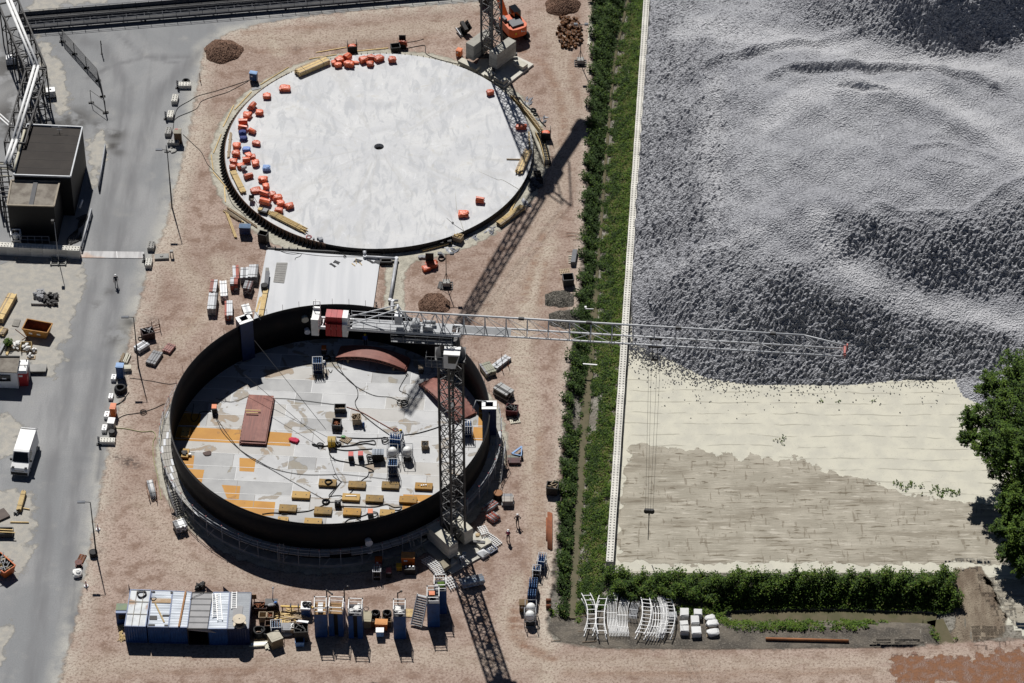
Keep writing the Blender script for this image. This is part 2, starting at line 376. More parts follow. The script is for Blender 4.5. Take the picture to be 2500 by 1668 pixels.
trk = lines([([(1195,1440),(1180,1400),(1205,1380)],.6,.9),([(1175,1420),(1180,1460),(1210,1490),(1270,1510)],.7,1.),([(1240,1320),(1243,1200),(1238,1080),(1240,1000)],.55,.7),([(1210,1340),(1225,1180),(1230,1060)],.5,.5),
   ([(1300,1000),(1295,1060),(1288,1120)],.5,.8),([(1200,690),(1230,590),(1245,540)],.6,.8),([(1240,700),(1252,600)],.5,.7),([(1290,330),(1295,280),(1285,220),(1250,150),(1180,110)],.7,.7),([(1330,90),(1310,160),(1330,240)],.6,.6),
   ([(300,1548),(600,1535),(900,1540)],.5,.5),([(1300,1545),(1600,1548),(2000,1540)],.6,.6),([(600,120),(800,105),(1000,85)],.6,.5),([(420,760),(470,700),(500,640)],.8,.5),([(560,75),(740,60)],.5,.6)])
yst = spots([(295,1060,.75,1.2),(270,1050,.5,1),(313,1068,.5,1),(680,112,.5,.7),(425,455,.5,.6),(350,740,1,.7),(365,800,.9,.7),(330,770,.8,.8),(300,830,.7,.6),(290,1360,.5,.5),(225,1265,.6,.6)])
ydust = lambda P: np.maximum(np.clip(1.15-dseg(P, P2(EDGEL+EDGE[1:]), False)/2.4, 0, 1)*.8, np.clip(1.0-dseg(P, P2(RIGHT[:12]), False)/1.6, 0, 1)*.9)
region("gravel_yard", [P2(yardpoly)], YARD, .012, .5, 2, {'pale': pale, 'track': trk, 'stain': yst, 'dust': ydust})

# wet rust-red mud in the lower right corner
b = NB("wet_mud"); n = b.noise(1.1, 5); n3 = b.noise(6,3)
c = b.mix(b.rng(n,.35,.65), (.145,.062,.03), (.24,.115,.06)); c = b.mix(b.rng(n3,.5,.7,0,.6), c, (.07,.04,.025)); b.bump(n3, .6, .07); b.fin(c, b.rng(n,.4,.6,.45,.9))
b.fade(fraymask(b, 4.5, .15, .8)); MUD = b.mat
region("wet_mud", [P2([(2045,1503),(2120,1508),(2180,1505),(2230,1510),(2300,1492),(2460,1488),(2460,1640),(2250,1640),(2220,1575),(2150,1560),(2110,1600),(2080,1600),(2050,1560)])], MUD, .018, .4, 2.2)

# sand field, upper pale and lower tracked part
b = NB("pale_sand"); v = b.pos((1,1,1), rad(1)); w = b.wave(.17, 2.6, v, 4, .9); n = b.noise(.5, 5); n3 = b.noise(8,2); n5 = b.noise(1.6,4)
c = b.mix(b.rng(n,.35,.65), (.60,.575,.475), (.53,.51,.43)); c = b.mix(b.math('MULTIPLY', b.rng(w,.965,1.0,0,.75), b.rng(b.noise(.35,3),.4,.55)), c, (.33,.31,.25)); c = b.mix(b.rng(n3,.62,.76,0,.7), c, (.25,.23,.18)); c = b.mix(b.rng(n5,.6,.72,0,.35), c, (.42,.40,.33))
b.bump(b.math('ADD', b.math('MULTIPLY', w, .5), n3), .25, .06); SAND = b.fin(c, .95)
region("sand_field", [P2([(1440,640),(2500,640),(2500,1700),(2420,1475),(2300,1420),(2250,1310),(2190,1304),(1800,1305),(1406,1305),(1425,1100),(1440,900)])], SAND, .004, .8, 0)
b = NB("tracked_sand"); va = b.pos((.25,1.9,1), rad(-8)); vb = b.pos((1.5,.3,1), rad(28)); n = b.noise(.4, 5); m1 = b.noise(1.6, 4, va, .6, .5); m2 = b.noise(1.5, 3, vb); n3 = b.noise(7,3)
c = b.mix(b.rng(n,.35,.65), (.335,.305,.245), (.41,.375,.305)); c = b.mix(b.rng(m1,.60,.635,0,.8), c, (.13,.105,.07)); c = b.mix(b.rng(b.noise(.28,5,va),.5,.62,0,.55), c, (.22,.19,.145)); c = b.mix(b.rng(m2,.61,.645,0,.6), c, (.18,.15,.11)); c = b.mix(b.rng(m1,.34,.41,.75,0), c, (.54,.50,.42)); c = b.mix(b.rng(n3,.6,.75,0,.5), c, (.17,.15,.11))
b.bump(b.math('ADD', m1, b.math('MULTIPLY', n3, .3)), .6, .15); b.fin(c, .95); b.fade(fraymask(b, 3.2, .1, .7)); TSAND = b.mat
saw = [(1415,1240),(1428,1130),(1448,1027),(1490,1018),(1570,1036),(1600,1028),(1640,1048),(1665,1040),(1700,1056),(1725,1044),(1790,1058),(1830,1050),(1865,1068),(1905,1084),(1990,1106),(2080,1134),(2200,1152),(2460,1180),(2460,1293),(2260,1296),(2190,1290),(2000,1297),(1800,1288),(1600,1296),(1470,1290),(1425,1288)]
region("tracked_sand", [P2(saw)], TSAND, .012, .4, 1)
region("tracked_sand", [P2([(2255,1330),(2420,1330),(2460,1440),(2340,1445),(2300,1400)])], TSAND, .012, .5, 1)
# dark soil strip along the branch ditch, brown bank at its end
b = NB("dark_soil"); n = b.noise(.6, 5); n3 = b.noise(5,4)
c = b.mix(b.rng(n,.35,.65), (.075,.066,.055), (.145,.125,.10)); c = b.mix(b.rng(n3,.5,.72,0,.7), c, (.24,.215,.18)); b.bump(n3, .8, .12); b.fin(c); b.fade(fraymask(b, 1.2, .2, 1.)); SOIL = b.mat
region("dark_soil", [P2([(1268,1404),(1330,1400),(1480,1400),(1640,1412),(1800,1405),(2140,1414),(2172,1478),(2060,1487),(1900,1487),(1640,1490),(1380,1487),(1290,1473),(1258,1445)])], SOIL, .018, .4, 1.2, None, True)
b = NB("brown_bank"); n = b.noise(.8, 5, b.pos((1,.3,1), rad(30))); n3 = b.noise(6,4)
c = b.mix(b.rng(n,.35,.65), (.16,.12,.085), (.28,.23,.17)); c = b.mix(b.rng(n3,.5,.72,0,.7), c, (.09,.065,.045)); b.bump(n3, .9, .15); b.fin(c); b.fade(fraymask(b, 1.4, .2, 1.)); BANK = b.mat
region("earth_bank", [P2([(2188,1306),(2250,1300),(2275,1340),(2310,1420),(2300,1462),(2200,1480),(2150,1476),(2190,1440),(2196,1390)])], BANK, .012, .4, 1.2, None, True)
# pale lean-concrete apron round the slab and the pipe trench
b = NB("lean_concrete"); n = b.noise(.8, 5); n3 = b.noise(5,4)
c = b.mix(b.rng(n,.35,.65), (.50,.47,.39), (.36,.34,.28)); c = b.mix(b.rng(n3,.5,.72,0,.7), c, (.22,.20,.16)); b.bump(n3, .6, .1); b.fin(c); b.fade(fraymask(b, 1.5, .25, 1.)); LEAN = b.mat
SC = Vector((-16.92, 35.54, 0)); SR = 19.58
TC = Vector((-20.95, -18.30, 0)); TR = 18.35
circ = lambda c, r, n=72, a0=0, a1=2*math.pi: [(c.x+r*math.cos(a0+(a1-a0)*i/n), c.y+r*math.sin(a0+(a1-a0)*i/n)) for i in range(n)]
region("concrete_apron", [np.array(circ(SC, SR+2.0)), P2([(885,600),(945,600),(925,640),(930,740),(880,760)])], LEAN, .024, .45, 1.5)
region("concrete_apron", [np.array(circ(TC, TR+2.1))], LEAN, .024, .45, 1.5)
# water in the ditch
b = NB("ditch_water"); n = b.noise(.7, 4)
b.bump(b.noise(3,2), .05, .02); WATER = b.fin(b.mix(b.rng(n,.4,.65), (.135,.115,.07), (.10,.095,.05)), .12, 0, .5)
mb = MB()
for poly, w, z in ((W1, .5, -1.33), (W2, 1.1, -1.02)):
    for i in range(len(poly)-1):
        a, c2 = poly[i], poly[i+1]; d = (c2-a)/np.hypot(*(c2-a)); nn = np.array([-d[1], d[0]])*w*(1. if w > 1 else (.35 if i < 6 else 1.))
        mb.add([(*(a+nn),z),(*(a-nn),z),(*(c2-nn),z),(*(c2+nn),z)], [(0,1,2,3)])
structure(mb.build("water", [WATER]))

# ================================================================ CRUSHED STONE HEAP (a height field)
HP = [ # source px x, y, height
 (1545,838,0),(1585,858,0),(1628,874,0),(1680,902,0),(1723,922,0),(1820,938,0),(1915,940,0),(2000,941,0),(2075,940,0),(2140,934,0),(2210,928,0),(2330,926,0),(2350,968,0),(2420,1000,0),(2520,1020,0),
 (1590,-60,1),(1583,60,1),(1570,200,1),(1556,400,1),(1545,600,1),(1538,740,.9),(1545,800,.4),
 (1620,770,2.0),(1680,735,3.4),(1760,697,5.2),(1872,655,6.6),(1947,640,7.0),(1984,701,6.2),(2060,722,5.6),(2133,745,5.0),(2245,770,4.4),(2356,785,3.6),(2440,808,3.2),(2540,840,3.0),(2440,900,1.2),
 (1700,640,4.6),(1640,640,3.0),(1640,500,3.4),(1640,350,3.4),(1645,200,3.0),(1650,60,2.6),(1740,500,6.2),(1760,350,6.2),(1780,230,5.8),(1730,150,4.6),
 (2020,600,7.2),(2040,655,6.7),(2096,640,6.2),(2170,685,5.6),(2282,706,5.0),(2394,724,4.6),(2520,738,4.3),
 (2088,560,8.6),(2133,527,9.2),(2190,537,9.3),(2245,541,9.3),(2300,548,9.2),(2356,540,9.2),(2430,505,9.4),(2520,468,9.6),
 (1860,560,7.2),(1960,520,7.6),(1850,440,7.2),(2000,420,7.8),(2150,450,8.3),(2300,440,8.4),(2420,420,8.8),
 (1880,330,7.2),(1990,330,7.6),(2090,270,7.4),(2200,320,7.8),(2350,360,8.2),(2460,330,8.0),(1960,190,6.9),(2080,186,7.5),(2260,185,7.6),(2340,215,7.6),(2440,255,7.6),
 (1860,250,6.7),(1760,165,5.0),(1800,145,5.6),(1900,130,6.2),(2000,122,6.5),(2100,118,6.7),(1900,60,5.6),(2000,70,6.2),(2100,95,6.5),(2200,112,6.8),(2282,128,6.9),(2393,118,7.0),(2520,88,7.2),
 (1900,-40,4.6),(2010,0,7.3),(2100,-30,9.2),(2200,-50,11.2),(2300,-60,12),(2420,-70,12.2),(2540,-90,12.2),(2300,-140,11),(2100,-140,8),(1900,-140,5)]
FX = {(1872,655):8.4,(1947,640):9,(1984,701):7.3,(2060,722):6.7,(2133,745):5.9,(2245,770):4.9,(2356,785):4.4,(2440,808):4.1,(2540,840):4,(2040,655):7.6,(2096,640):7.1,(2170,685):6.2,(2282,706):5.2,(2394,724):4.8,(2520,738):4.6,(2020,600):8.8,(2088,560):9.6,(2133,527):10.8,(2190,537):10.6,(2245,541):10.4,(2300,548):10.3,(2356,540):10.6,(2430,505):11.3,(2520,468):12.4,(1760,697):6.6}
HP = [(x,y,FX.get((x,y), z if z <= 1 else 1+(z-1)*1.38)) for x,y,z in HP]
HC = np.array([(*at(x,y,z)[:2], z) for x,y,z in HP])
def rbf(C, Z, P):
    r = np.hypot(C[:,None,0]-C[None,:,0], C[:,None,1]-C[None,:,1]); A = r + np.eye(len(C))*1e-3; n = len(C)
    T = np.c_[np.ones(n), C]; K = np.block([[A, T],[T.T, np.zeros((3,3))]]); w = np.linalg.solve(K, np.r_[Z, 0,0,0]); out = np.empty(len(P))
    for i in range(0, len(P), 20000):
        p = P[i:i+20000]; out[i:i+20000] = np.hypot(p[:,None,0]-C[None,:,0], p[:,None,1]-C[None,:,1])@w[:n] + np.c_[np.ones(len(p)), p]@w[n:]
    return out
heapoly = np.array([(v.x, v.y) for v in ([at(x,y,0) for x,y in ((1541,790),(1545,838),(1585,858),(1628,874),(1680,902),(1723,922),(1820,938),(1915,940),(2000,941),(2075,940),(2140,934),(2210,928),(2330,926),(2350,968),(2420,1000),(2540,1020))]
          + [at(2560,-150,0)] + [at(1590,-150,.9), at(1587,0,.9), at(1570,250,.9), at(1552,520,.9), at(1540,740,.9)])])
P, F = grid(heapoly[:,0].min(), heapoly[:,0].max(), heapoly[:,1].min(), heapoly[:,1].max(), .23)
sd = sdist(P, heapoly); P, F, u = compact(P, F, (sd[F] > -.35).any(1)); sd = sd[u]
zz = rbf(HC[:,:2], HC[:,2], P); sl_ = np.clip((np.hypot(rbf(HC[:,:2], HC[:,2], P+[.4,0])-zz, rbf(HC[:,:2], HC[:,2], P+[0,.4])-zz)/.4-.18)/.5, 0, 1)
def ridge(pts, w, h):
    d = dseg(P, np.array([(*at(x,y,zr)[:2],) for x,y,zr in pts]), False); return h*np.exp(-(d/w)**2)
zz += ridge([(1735,165,5),(1800,147,5.6),(1900,132,6.2),(2000,122,6.5),(2120,118,6.7)], .9, .55) - ridge([(1735,178,5),(1800,160,5.6),(1900,146,6.2),(2000,138,6.5)], .9, .4)
zz += ridge([(1880,215,6.6),(1940,192,6.8),(2060,186,7.3),(2150,183,7.5),(2260,183,7.6),(2340,212,7.6),(2420,240,7.6)], .8, .7) - ridge([(1940,205,6.8),(2060,199,7.3),(2260,199,7.6),(2330,225,7.6)], .8, .5)
zz += ridge([(2060,235,7),(2130,262,7.4),(2220,280,7.6),(2320,330,8),(2420,390,8.4),(2500,440,9)], 1.6, .8)
zz += ridge([(2050,260,7),(2110,268,7.4),(2160,272,7.5)], .5, -.6)
zz += ridge([(2105,548,8.9),(2133,525,9.2),(2190,535,9.3),(2260,541,9.3),(2350,540,9.2),(2430,503,9.4),(2510,470,9.6)], .6, .35)
zz += ridge([(2230,400,8.2),(2330,390,8.3),(2420,430,8.8)], .5, .35) + ridge([(2260,440,8.2),(2380,455,8.6)], .5, .3) + ridge([(1765,330,6),(1762,420,6.2),(1760,530,6)], .7, -.35)
ph = rng.uniform(0, 6.28, (14,)); th = rng.uniform(0, 6.28, (14,)); kk = rng.uniform(.35, 2.0, (14,))
zz += sum(.10/kk[i]**.6*np.sin(kk[i]*(P[:,0]*np.cos(th[i])+P[:,1]*np.sin(th[i]))+ph[i]) for i in range(14))*np.clip(sd/3, 0, 1)
zz = np.where(sd > 0, np.maximum(zz, np.minimum(sd*.55, .9)*.6 + .02), -.05) ; zz += np.where(sd > .1, rng.normal(0, 1, len(P))*(.02+.10*sl_), 0)
P = P + rng.uniform(-.06,.06, P.shape)
TK = lambda q, w: np.clip(1.4-dseg(P, np.array([(*at(x,y,z)[:2],) for x,y,z in q]), False)/w, 0, 1)
tk_ = np.maximum.reduce([TK([(1690,60,4),(1800,90,6),(1950,105,8),(2120,140,9),(2300,150,9),(2520,200,9)],2.6),TK([(1880,300,9),(1980,230,9),(2120,225,9.5),(2280,240,10),(2420,320,10.5),(2520,440,11)],2.),TK([(2000,540,9.5),(2040,640,7.6),(2120,700,6.6),(2230,735,5.6),(2370,755,5),(2520,795,4.5)],1.7),TK([(1745,200,6),(1735,400,7),(1740,560,6.5)],1.6)*.7,TK([(1640,690,3),(1720,640,5),(1850,590,8)],.9)*.6]); zz -= 0
b = NB("crushed_stone"); n = b.noise(.12, 4); v1 = b.voro(4.2, out='Color'); n3 = b.noise(7,3); sx = b.n("ShaderNodeSeparateColor"); b.link(v1, sx.inputs[0])
c = b.mix(b.rng(n,.35,.65), (.47,.475,.50), (.55,.555,.575)); c = b.mix(b.rng(sx.outputs[0],0,1,.5,0,False), c, (.20,.20,.225)); ck = b.attr('coarse'); c = b.mix(b.math('MULTIPLY', b.rng(n3,.50,.68,0,.9), b.math('ADD', .45, b.math('MULTIPLY', ck, .55))), c, (.03,.03,.037)); c = b.mix(b.math('MULTIPLY', b.attr('haul'), b.rng(b.noise(1.2,4),.25,.6,.35,.85)), c, (.60,.60,.615))
b.bump(b.math('ADD', b.voro(4.6), n3), 1., .26); STONE = b.fin(c, .95)
ob = npmesh("crushed_stone_heap", np.c_[P, zz], F, [STONE]); ob['kind'] = 'structure'; setattr_f(ob, 'coarse', sl_); setattr_f(ob, 'haul', tk_)
# loose stones spilled past the toe of the heap
N = 2600; toe = np.array([(*at(x,y,0)[:2],) for x,y in ((1541,790),(1550,842),(1585,860),(1628,876),(1680,904),(1723,924),(1820,940),(2000,943),(2210,930),(2330,926))])
seg = rng.choice(len(toe)-1, N, p=np.array([.16,.2,.2,.12,.08,.06,.06,.05,.05,.02])[:len(toe)-1]/np.array([.16,.2,.2,.12,.08,.06,.06,.05,.05,.02])[:len(toe)-1].sum()); t = rng.random(N)
ctr = toe[seg]+(toe[seg+1]-toe[seg])*t[:,None] + np.c_[rng.normal(-.3,1.2,N), -np.abs(rng.exponential(1.1,N))+.4]
s = rng.uniform(.05,.13,N); tet = np.array([(1,0,-.3),(-.6,.8,-.3),(-.5,-.9,-.3),(.1,0,.9)])
an = rng.uniform(0,6.28,N); ca, sa = np.cos(an), np.sin(an)
V = np.empty((N,4,3)); V[:,:,0] = ctr[:,0,None]+s[:,None]*(tet[:,0]*ca[:,None]-tet[:,1]*sa[:,None]); V[:,:,1] = ctr[:,1,None]+s[:,None]*(tet[:,0]*sa[:,None]+tet[:,1]*ca[:,None]); V[:,:,2] = .03+s[:,None]*(tet[:,2]+.3)
Fc = np.array([(0,1,3),(1,2,3),(2,0,3),(0,2,1)]); FF = (np.arange(N)[:,None,None]*4+Fc).reshape(-1,3)
tag(npmesh("scattered_stones", V.reshape(-1,3), FF, [STONE]), "loose grey stones strewn over the sand at the toe of the heap", "stones")['kind'] = 'stuff'

# ================================================================ RETAINING WALL OF STUDDED BLOCKS
LEGO = M("block_concrete", (.70,.68,.62), (.5,.48,.43), rough=.9, sc=.8, amt=.6, bump=.3, jit=.1)
def block_mesh(L, Wd, Hh, nl, nw, m):
    m.box((0,0,0), (L, Wd, Hh)); sx, sy = L/nl, Wd/nw; q = min(sx, sy)*.5
    for i in range(nl):
        for j in range(nw): m.lathe([(q*.5,0),(q*.42,.09),(q*.3,.10)], (-L/2+sx*(i+.5), -Wd/2+sy*(j+.5), Hh), 8, 0, False)
    return m
def lego_proto(L, Wd, Hh, nl, nw): return block_mesh(L, Wd, Hh, nl, nw, MB()).build("block", [LEGO])
wdir = (WALL_B-WALL_A); wlen = wdir.length; wdir.normalize(); ang = math.atan2(wdir.y, wdir.x)
wroot = thing("retaining_wall", "long pale wall of studded concrete blocks holding back the grey stone heap", "wall", WALL_A, None, ang)
nb = 66; bl = wlen/nb; pb = lego_proto(bl-.02, .82, 1.0, 4, 2)
for i in range(nb):
    o = pb if i == 0 else pb.copy()
    if i: COL.objects.link(o)
    o.parent = wroot; o.location = (bl*(i+.5), random.uniform(-.012,.012), random.uniform(-.015,.01))

# ================================================================ GRASS AND DITCH PLANTS
def leafmat(name, c1, c2):
    b = NB(name); n = b.noise(.9, 4); n2 = b.noise(5, 2)
    c = b.mix(b.rng(n,.35,.65), c1, c2); c = b.mix(b.rng(n2,.4,.7,0,.5), c, tuple(q*.5 for q in c1)); b.p.inputs['Subsurface Weight'].default_value = 0
    return b.fin(c, .75)
G1 = leafmat("dark_green_leaf", (.018,.042,.003), (.036,.075,.006)); G2 = leafmat("fresh_green_leaf", (.062,.125,.006), (.105,.165,.012)); G3 = leafmat("dry_grass", (.12,.125,.03), (.18,.17,.06))
def tufts(name, label, cat, polys, dens, hgt, mixw, keep=None, leaf=.22, patch=.35):
    out = []
    for q in polys:
        A = P2(q) if not isinstance(q, np.ndarray) else q; x0,y0 = A.min(0); x1,y1 = A.max(0); n = int((x1-x0)*(y1-y0)*dens)
        p = np.c_[rng.uniform(x0,x1,n), rng.uniform(y0,y1,n)]; sd = sdist(p, A); jj = sd + .5*np.sin(p[:,1]*1.7)+.35*np.sin(p[:,1]*4.1+p[:,0]*3) > .15; out.append(p[jj])
    p = np.vstack(out)
    cl = .5+.5*np.sin(p[:,0]*1.9+2*np.sin(p[:,1]*.83))*np.sin(p[:,1]*1.4+1.6*np.sin(p[:,0]*1.1))
    cl2 = .5+.5*np.sin(p[:,0]*.71+1.3*np.sin(p[:,1]*.5)+1)*np.sin(p[:,1]*.63+2)
    ok = (cl*.6+cl2*.4 + rng.uniform(-.25,.25,len(p))) > patch
    if keep is not None: ok &= keep(p)
    p = p[ok]; cl = cl[ok]; cl2 = cl2[ok]; n = len(p); z = terrain(p)
    h = hgt(p)*(.45+.75*cl)*rng.uniform(.6,1.15,n); k = 6; N = n*k
    base = np.repeat(np.c_[p, z], k, 0); hh = np.repeat(h, k); a = rng.uniform(0,6.28,N); r = rng.uniform(.05,.34,N)
    c = base+np.c_[np.cos(a)*r, np.sin(a)*r, hh*rng.uniform(.25,1.0,N)]
    s = leaf*rng.uniform(.5,1.25,N); a2 = rng.uniform(0,6.28,N); tl = rng.uniform(-.5,.9,N)
    u = np.c_[np.cos(a2), np.sin(a2), tl]*s[:,None]; w = np.c_[-np.sin(a2), np.cos(a2), rng.uniform(-.5,.5,N)]*(s*.5)[:,None]
    V = np.stack([c-w, c+w*.9, c+u], 1).reshape(-1,3); FF = np.arange(3*N).reshape(-1,3)
    prob = mixw(p, cl, cl2); rr = np.repeat(rng.random(n),k)*.6+rng.random(N)*.4; mi = (rr > np.repeat(prob[:,0],k)).astype(int) + (rr > np.repeat(prob[:,0]+prob[:,1],k)).astype(int)
    ob = npmesh(name, V, FF, [G1,G2,G3], mi); tag(ob, label, cat)['kind'] = 'stuff'; return ob
dW = lambda p: np.minimum(dseg(p, W1, False), dseg(p, W2, False))
leftb = [(1362,-60),(1362,60),(1360,150),(1352,260),(1345,400),(1338,520),(1334,620),(1322,740),(1302,880),(1297,1000),(1284,1150),(1280,1260),(1280,1340),(1285,1400),(1312,1400),(1320,1240),(1333,1060),(1340,960),(1351,860),(1362,740),(1374,560),(1384,400),(1402,240),(1412,120),(1448,-60)]
rightb = [(1450,-60),(1418,110),(1406,240),(1390,400),(1380,540),(1368,700),(1358,840),(1349,930),(1340,1040),(1334,1160),(1324,1290),(1318,1395),(1392,1396),(1395,1300),(1402,1180),(1414,1000),(1430,780),(1447,600),(1467,300),(1484,40),(1488,-60)]
wdist = lambda p: dseg(p, np.array([(WALL_A.x,WALL_A.y),(WALL_B.x,WALL_B.y)]), False)
YB = D(0,850).y; YC = D(0,935).y; bare = lambda p: (dW(p) > np.where(p[:,1] > YB, .12, .5)) & ~((np.abs(p[:,1]-YC) < 3.2) & (np.abs(dW(p)-1.1) < .5))
tufts("ditch_bushes", "dense dark green scrub on the yard side of the ditch", "bushes", [leftb], 52, lambda p: .3+1.45*np.clip((dW(p)-.3)/1.5,0,1), lambda p,c,c2: np.c_[.92-.3*c2, .07+.22*c2], bare, .20, .08)
tufts("ditch_grass", "green grass and herbs on the bank below the block wall", "grass", [rightb], 50, lambda p: .20+.45*np.clip(1-wdist(p)/5,.2,1), lambda p,c,c2: np.c_[.52-.42*np.clip(1-wdist(p)/2.2,0,1)+.6*(c-.5), .30+.36*np.clip(1-wdist(p)/1.8,0,1)], lambda p: bare(p)&(wdist(p) > .5), .17, .08)
berm = [(1388,1310),(1410,1334),(1500,1340),(1800,1340),(2000,1338),(2182,1335),(2204,1390),(2190,1398),(2000,1388),(1900,1394),(1760,1394),(1640,1388),(1560,1380),(1400,1376)]
tufts("berm_hedge", "thick green hedge along the lower edge of the sand field", "hedge", [berm], 105, lambda p: .25+2.0*np.clip((dseg(p,W2,False)-1.4)/1.9,0,1), lambda p,c,c2: np.c_[.62-.2*c, .32+.12*c], lambda p: dW(p) > 1.0, .19, .08)
south = [(1290,1394),(1335,1400),(1345,1412),(1535,1416),(1550,1396),(1640,1396),(1700,1400),(1760,1410),(1900,1408),(2020,1408),(2090,1412),(2040,1424),(1960,1440),(1880,1446),(1720,1448),(1640,1430),(1520,1414),(1290,1420)]
tufts("verge_grass", "patchy low grass along the edge of the dark soil", "grass", [south,[(2132,1420),(2160,1470),(2215,1474),(2205,1462),(2172,1462),(2146,1415)],[(1258,1400),(1268,1408),(1275,1395)]], 22, lambda p: np.full(len(p),.4), lambda p,c,c2: np.c_[.35-.1*c, .5+.05*c], lambda p: dW(p) > .8, .2, .22)
tufts("sand_weeds", "sparse weeds growing through the pale sand", "weeds", [[(1775,1000),(1800,985),(1805,1015),(1785,1025)],[(2020,1100),(2060,1110),(2200,1115),(2220,1150),(2100,1145)],[(1840,920),(2010,920),(2010,924),(1840,924)]], 5, lambda p: np.full(len(p),.2), lambda p,c,c2: np.c_[.4+0*c, .4+0*c], None, .2, .55)

# ================================================================ TREES AT THE RIGHT EDGE
def tree(name, label, base, h, blobs, n, seed):
    r = np.random.default_rng(seed); root = thing(name, label, "tree", base, "trees at the right edge of the sand")
    tk = MB(); top = Vector(base)+Vector((0,0,h*.72)); tk.tube(base, top, .32, 9, 0, .10)
    for c, q in blobs:
        c = Vector(c); s = Vector(base)+Vector((0,0,max(1.5, c.z*.45))); mid = s.lerp(c, .55)+Vector((0,0,.3)); tk.tube(s, mid, .12, 6, 0, .07); tk.tube(mid, c, .07, 5, 0, .02)
        for _ in range(5): tk.tube(mid.lerp(c, r.uniform(.2,.9)), c+Vector(r.normal(0,q*.45,3)), .035, 4, 0, .012)
    tk.build("trunk", [M("tree_bark", (.10,.075,.05), rough=.95)], root)
    cs = []
    for c, q in blobs:
        for _ in range(int(40+q*40)):
            d = r.normal(0,1,3); d /= np.linalg.norm(d); cs.append((np.array(c)+d*q*r.uniform(.2,1.3), q*r.uniform(.12,.27)))
    for c, q in blobs:
        for _ in range(int(10+q*9)):
            d = r.normal(0,1,3); d /= np.linalg.norm(d)
            for e in (.9,1.1,1.3,1.5): cs.append((np.array(c)+d*q*e+r.normal(0,.08,3), .22-.08*(e-.9)))
    k = len(cs); C = np.array([a for a,_ in cs]); S = np.array([s for _,s in cs]); i = r.integers(0,k,n)
    d = r.normal(0,1,(n,3)); d /= np.linalg.norm(d,axis=1)[:,None]; p = C[i]+r.normal(0,.75,(n,3))*S[i][:,None]*np.array([1,1,.7])
    s = r.uniform(.08,.16,n); a = r.uniform(0,6.28,n); u = np.c_[np.cos(a), np.sin(a), r.uniform(-.7,.5,n)]*s[:,None]; w = np.c_[-np.sin(a), np.cos(a), r.uniform(-.5,.5,n)]*(s*.55)[:,None]
    V = np.stack([p-u, p-w, p+u, p+w],1).reshape(-1,3)-np.array(base); FF = np.arange(4*n).reshape(-1,4)
    mi = (r.random(n) > .45+.25*np.sin(C[i][:,0]*2)).astype(int)
    npmesh("crown", V, FF, [G1,G2], mi, False, root)
def tc(px,py,z): return tuple(at(px,py,z))
tree("broadleaf_tree", "tall dark green tree leaning over the sand beside the stone heap", tuple(at(2540,1260,0)), 13,
     [(tc(2480,905,11.5),1.7),(tc(2420,940,10.5),1.2),(tc(2500,980,11),2.4),(tc(2430,1010,9.5),1.5),(tc(2375,1020,8.5),1.1),(tc(2365,1065,7.5),.8),(tc(2470,1080,9),2.2),(tc(2530,1060,10.5),3),(tc(2410,1085,8),1.2),(tc(2435,1130,7.5),1.2),(tc(2510,1150,8),2.2),(tc(2470,1190,6),1.4),(tc(2540,900,12.5),2.),(tc(2500,1030,10),2.),(tc(2440,1060,8.5),1.6),(tc(2490,1120,8.5),2.),(tc(2460,960,10.5),1.6)], 66000, 3)
tree("broadleaf_tree", "lower bushy green tree in front of the tall tree at the right edge", tuple(at(2530,1400,0)), 8,
     [(tc(2470,1240,5.5),1.3),(tc(2520,1230,6.5),2.0),(tc(2450,1290,4.2),1.0),(tc(2500,1300,5),1.7),(tc(2470,1350,3.2),1.1),(tc(2520,1370,3.5),1.6),(tc(2560,1290,6),2.2)], 36000, 5)
# ================================================================ FINISHED TANK SLAB
b = NB("white_slab_concrete"); vr = b.pos((1,.35,1), rad(-22)); n = b.noise(.16, 5, dist=1.2); n2 = b.noise(.9, 6, vr, .65, 1.0); n3 = b.noise(.45, 6, None, .7, 1.5)
sx = b.n('ShaderNodeSeparateXYZ'); b.link(b.pos(), sx.inputs[0]); an = b.math('ARCTAN2', b.math('SUBTRACT', sx.outputs[1], 35.5), b.math('SUBTRACT', sx.outputs[0], -16.9)); cx = b.n('ShaderNodeCombineXYZ'); b.link(b.math('MULTIPLY', an, 5), cx.inputs[0]); b.link(b.math('MULTIPLY', n, 3), cx.inputs[1]); nr = b.noise(1.5, 4, cx.outputs[0])
c = b.mix(b.rng(n,.36,.64), (.53,.535,.545), (.615,.615,.61)); c = b.mix(b.rng(n2,.48,.64,0,.75), c, (.43,.44,.455)); c = b.mix(b.rng(b.math('ABSOLUTE', b.math('SUBTRACT', n3, .5)),0,.012,.4,0), c, (.37,.38,.40)); c = b.mix(b.rng(n3,.58,.72,0,.5), c, (.47,.44,.37)); c = b.mix(b.rng(n2,.28,.40,.55,0), c, (.74,.745,.755))
c = b.mix(b.rng(nr,.5,.66,0,.5), c, (.46,.455,.44)); b.bump(n2, .12, .05); SLABC = b.fin(c, .7)
slab = thing("tank_slab", "finished round white concrete tank slab with a hole at its centre", "slab", (SC.x, SC.y, 0))
mb = MB(); n = 128; hr = .62
ring = lambda r, z: [(SC.x+r*math.cos(2*math.pi*i/n), SC.y+r*math.sin(2*math.pi*i/n), z) for i in range(n)]
rs = [(hr,.55),(hr,1.12),(1.6,1.12),(2.6,1.04),(9,.98),(SR,.9),(SR,0)]
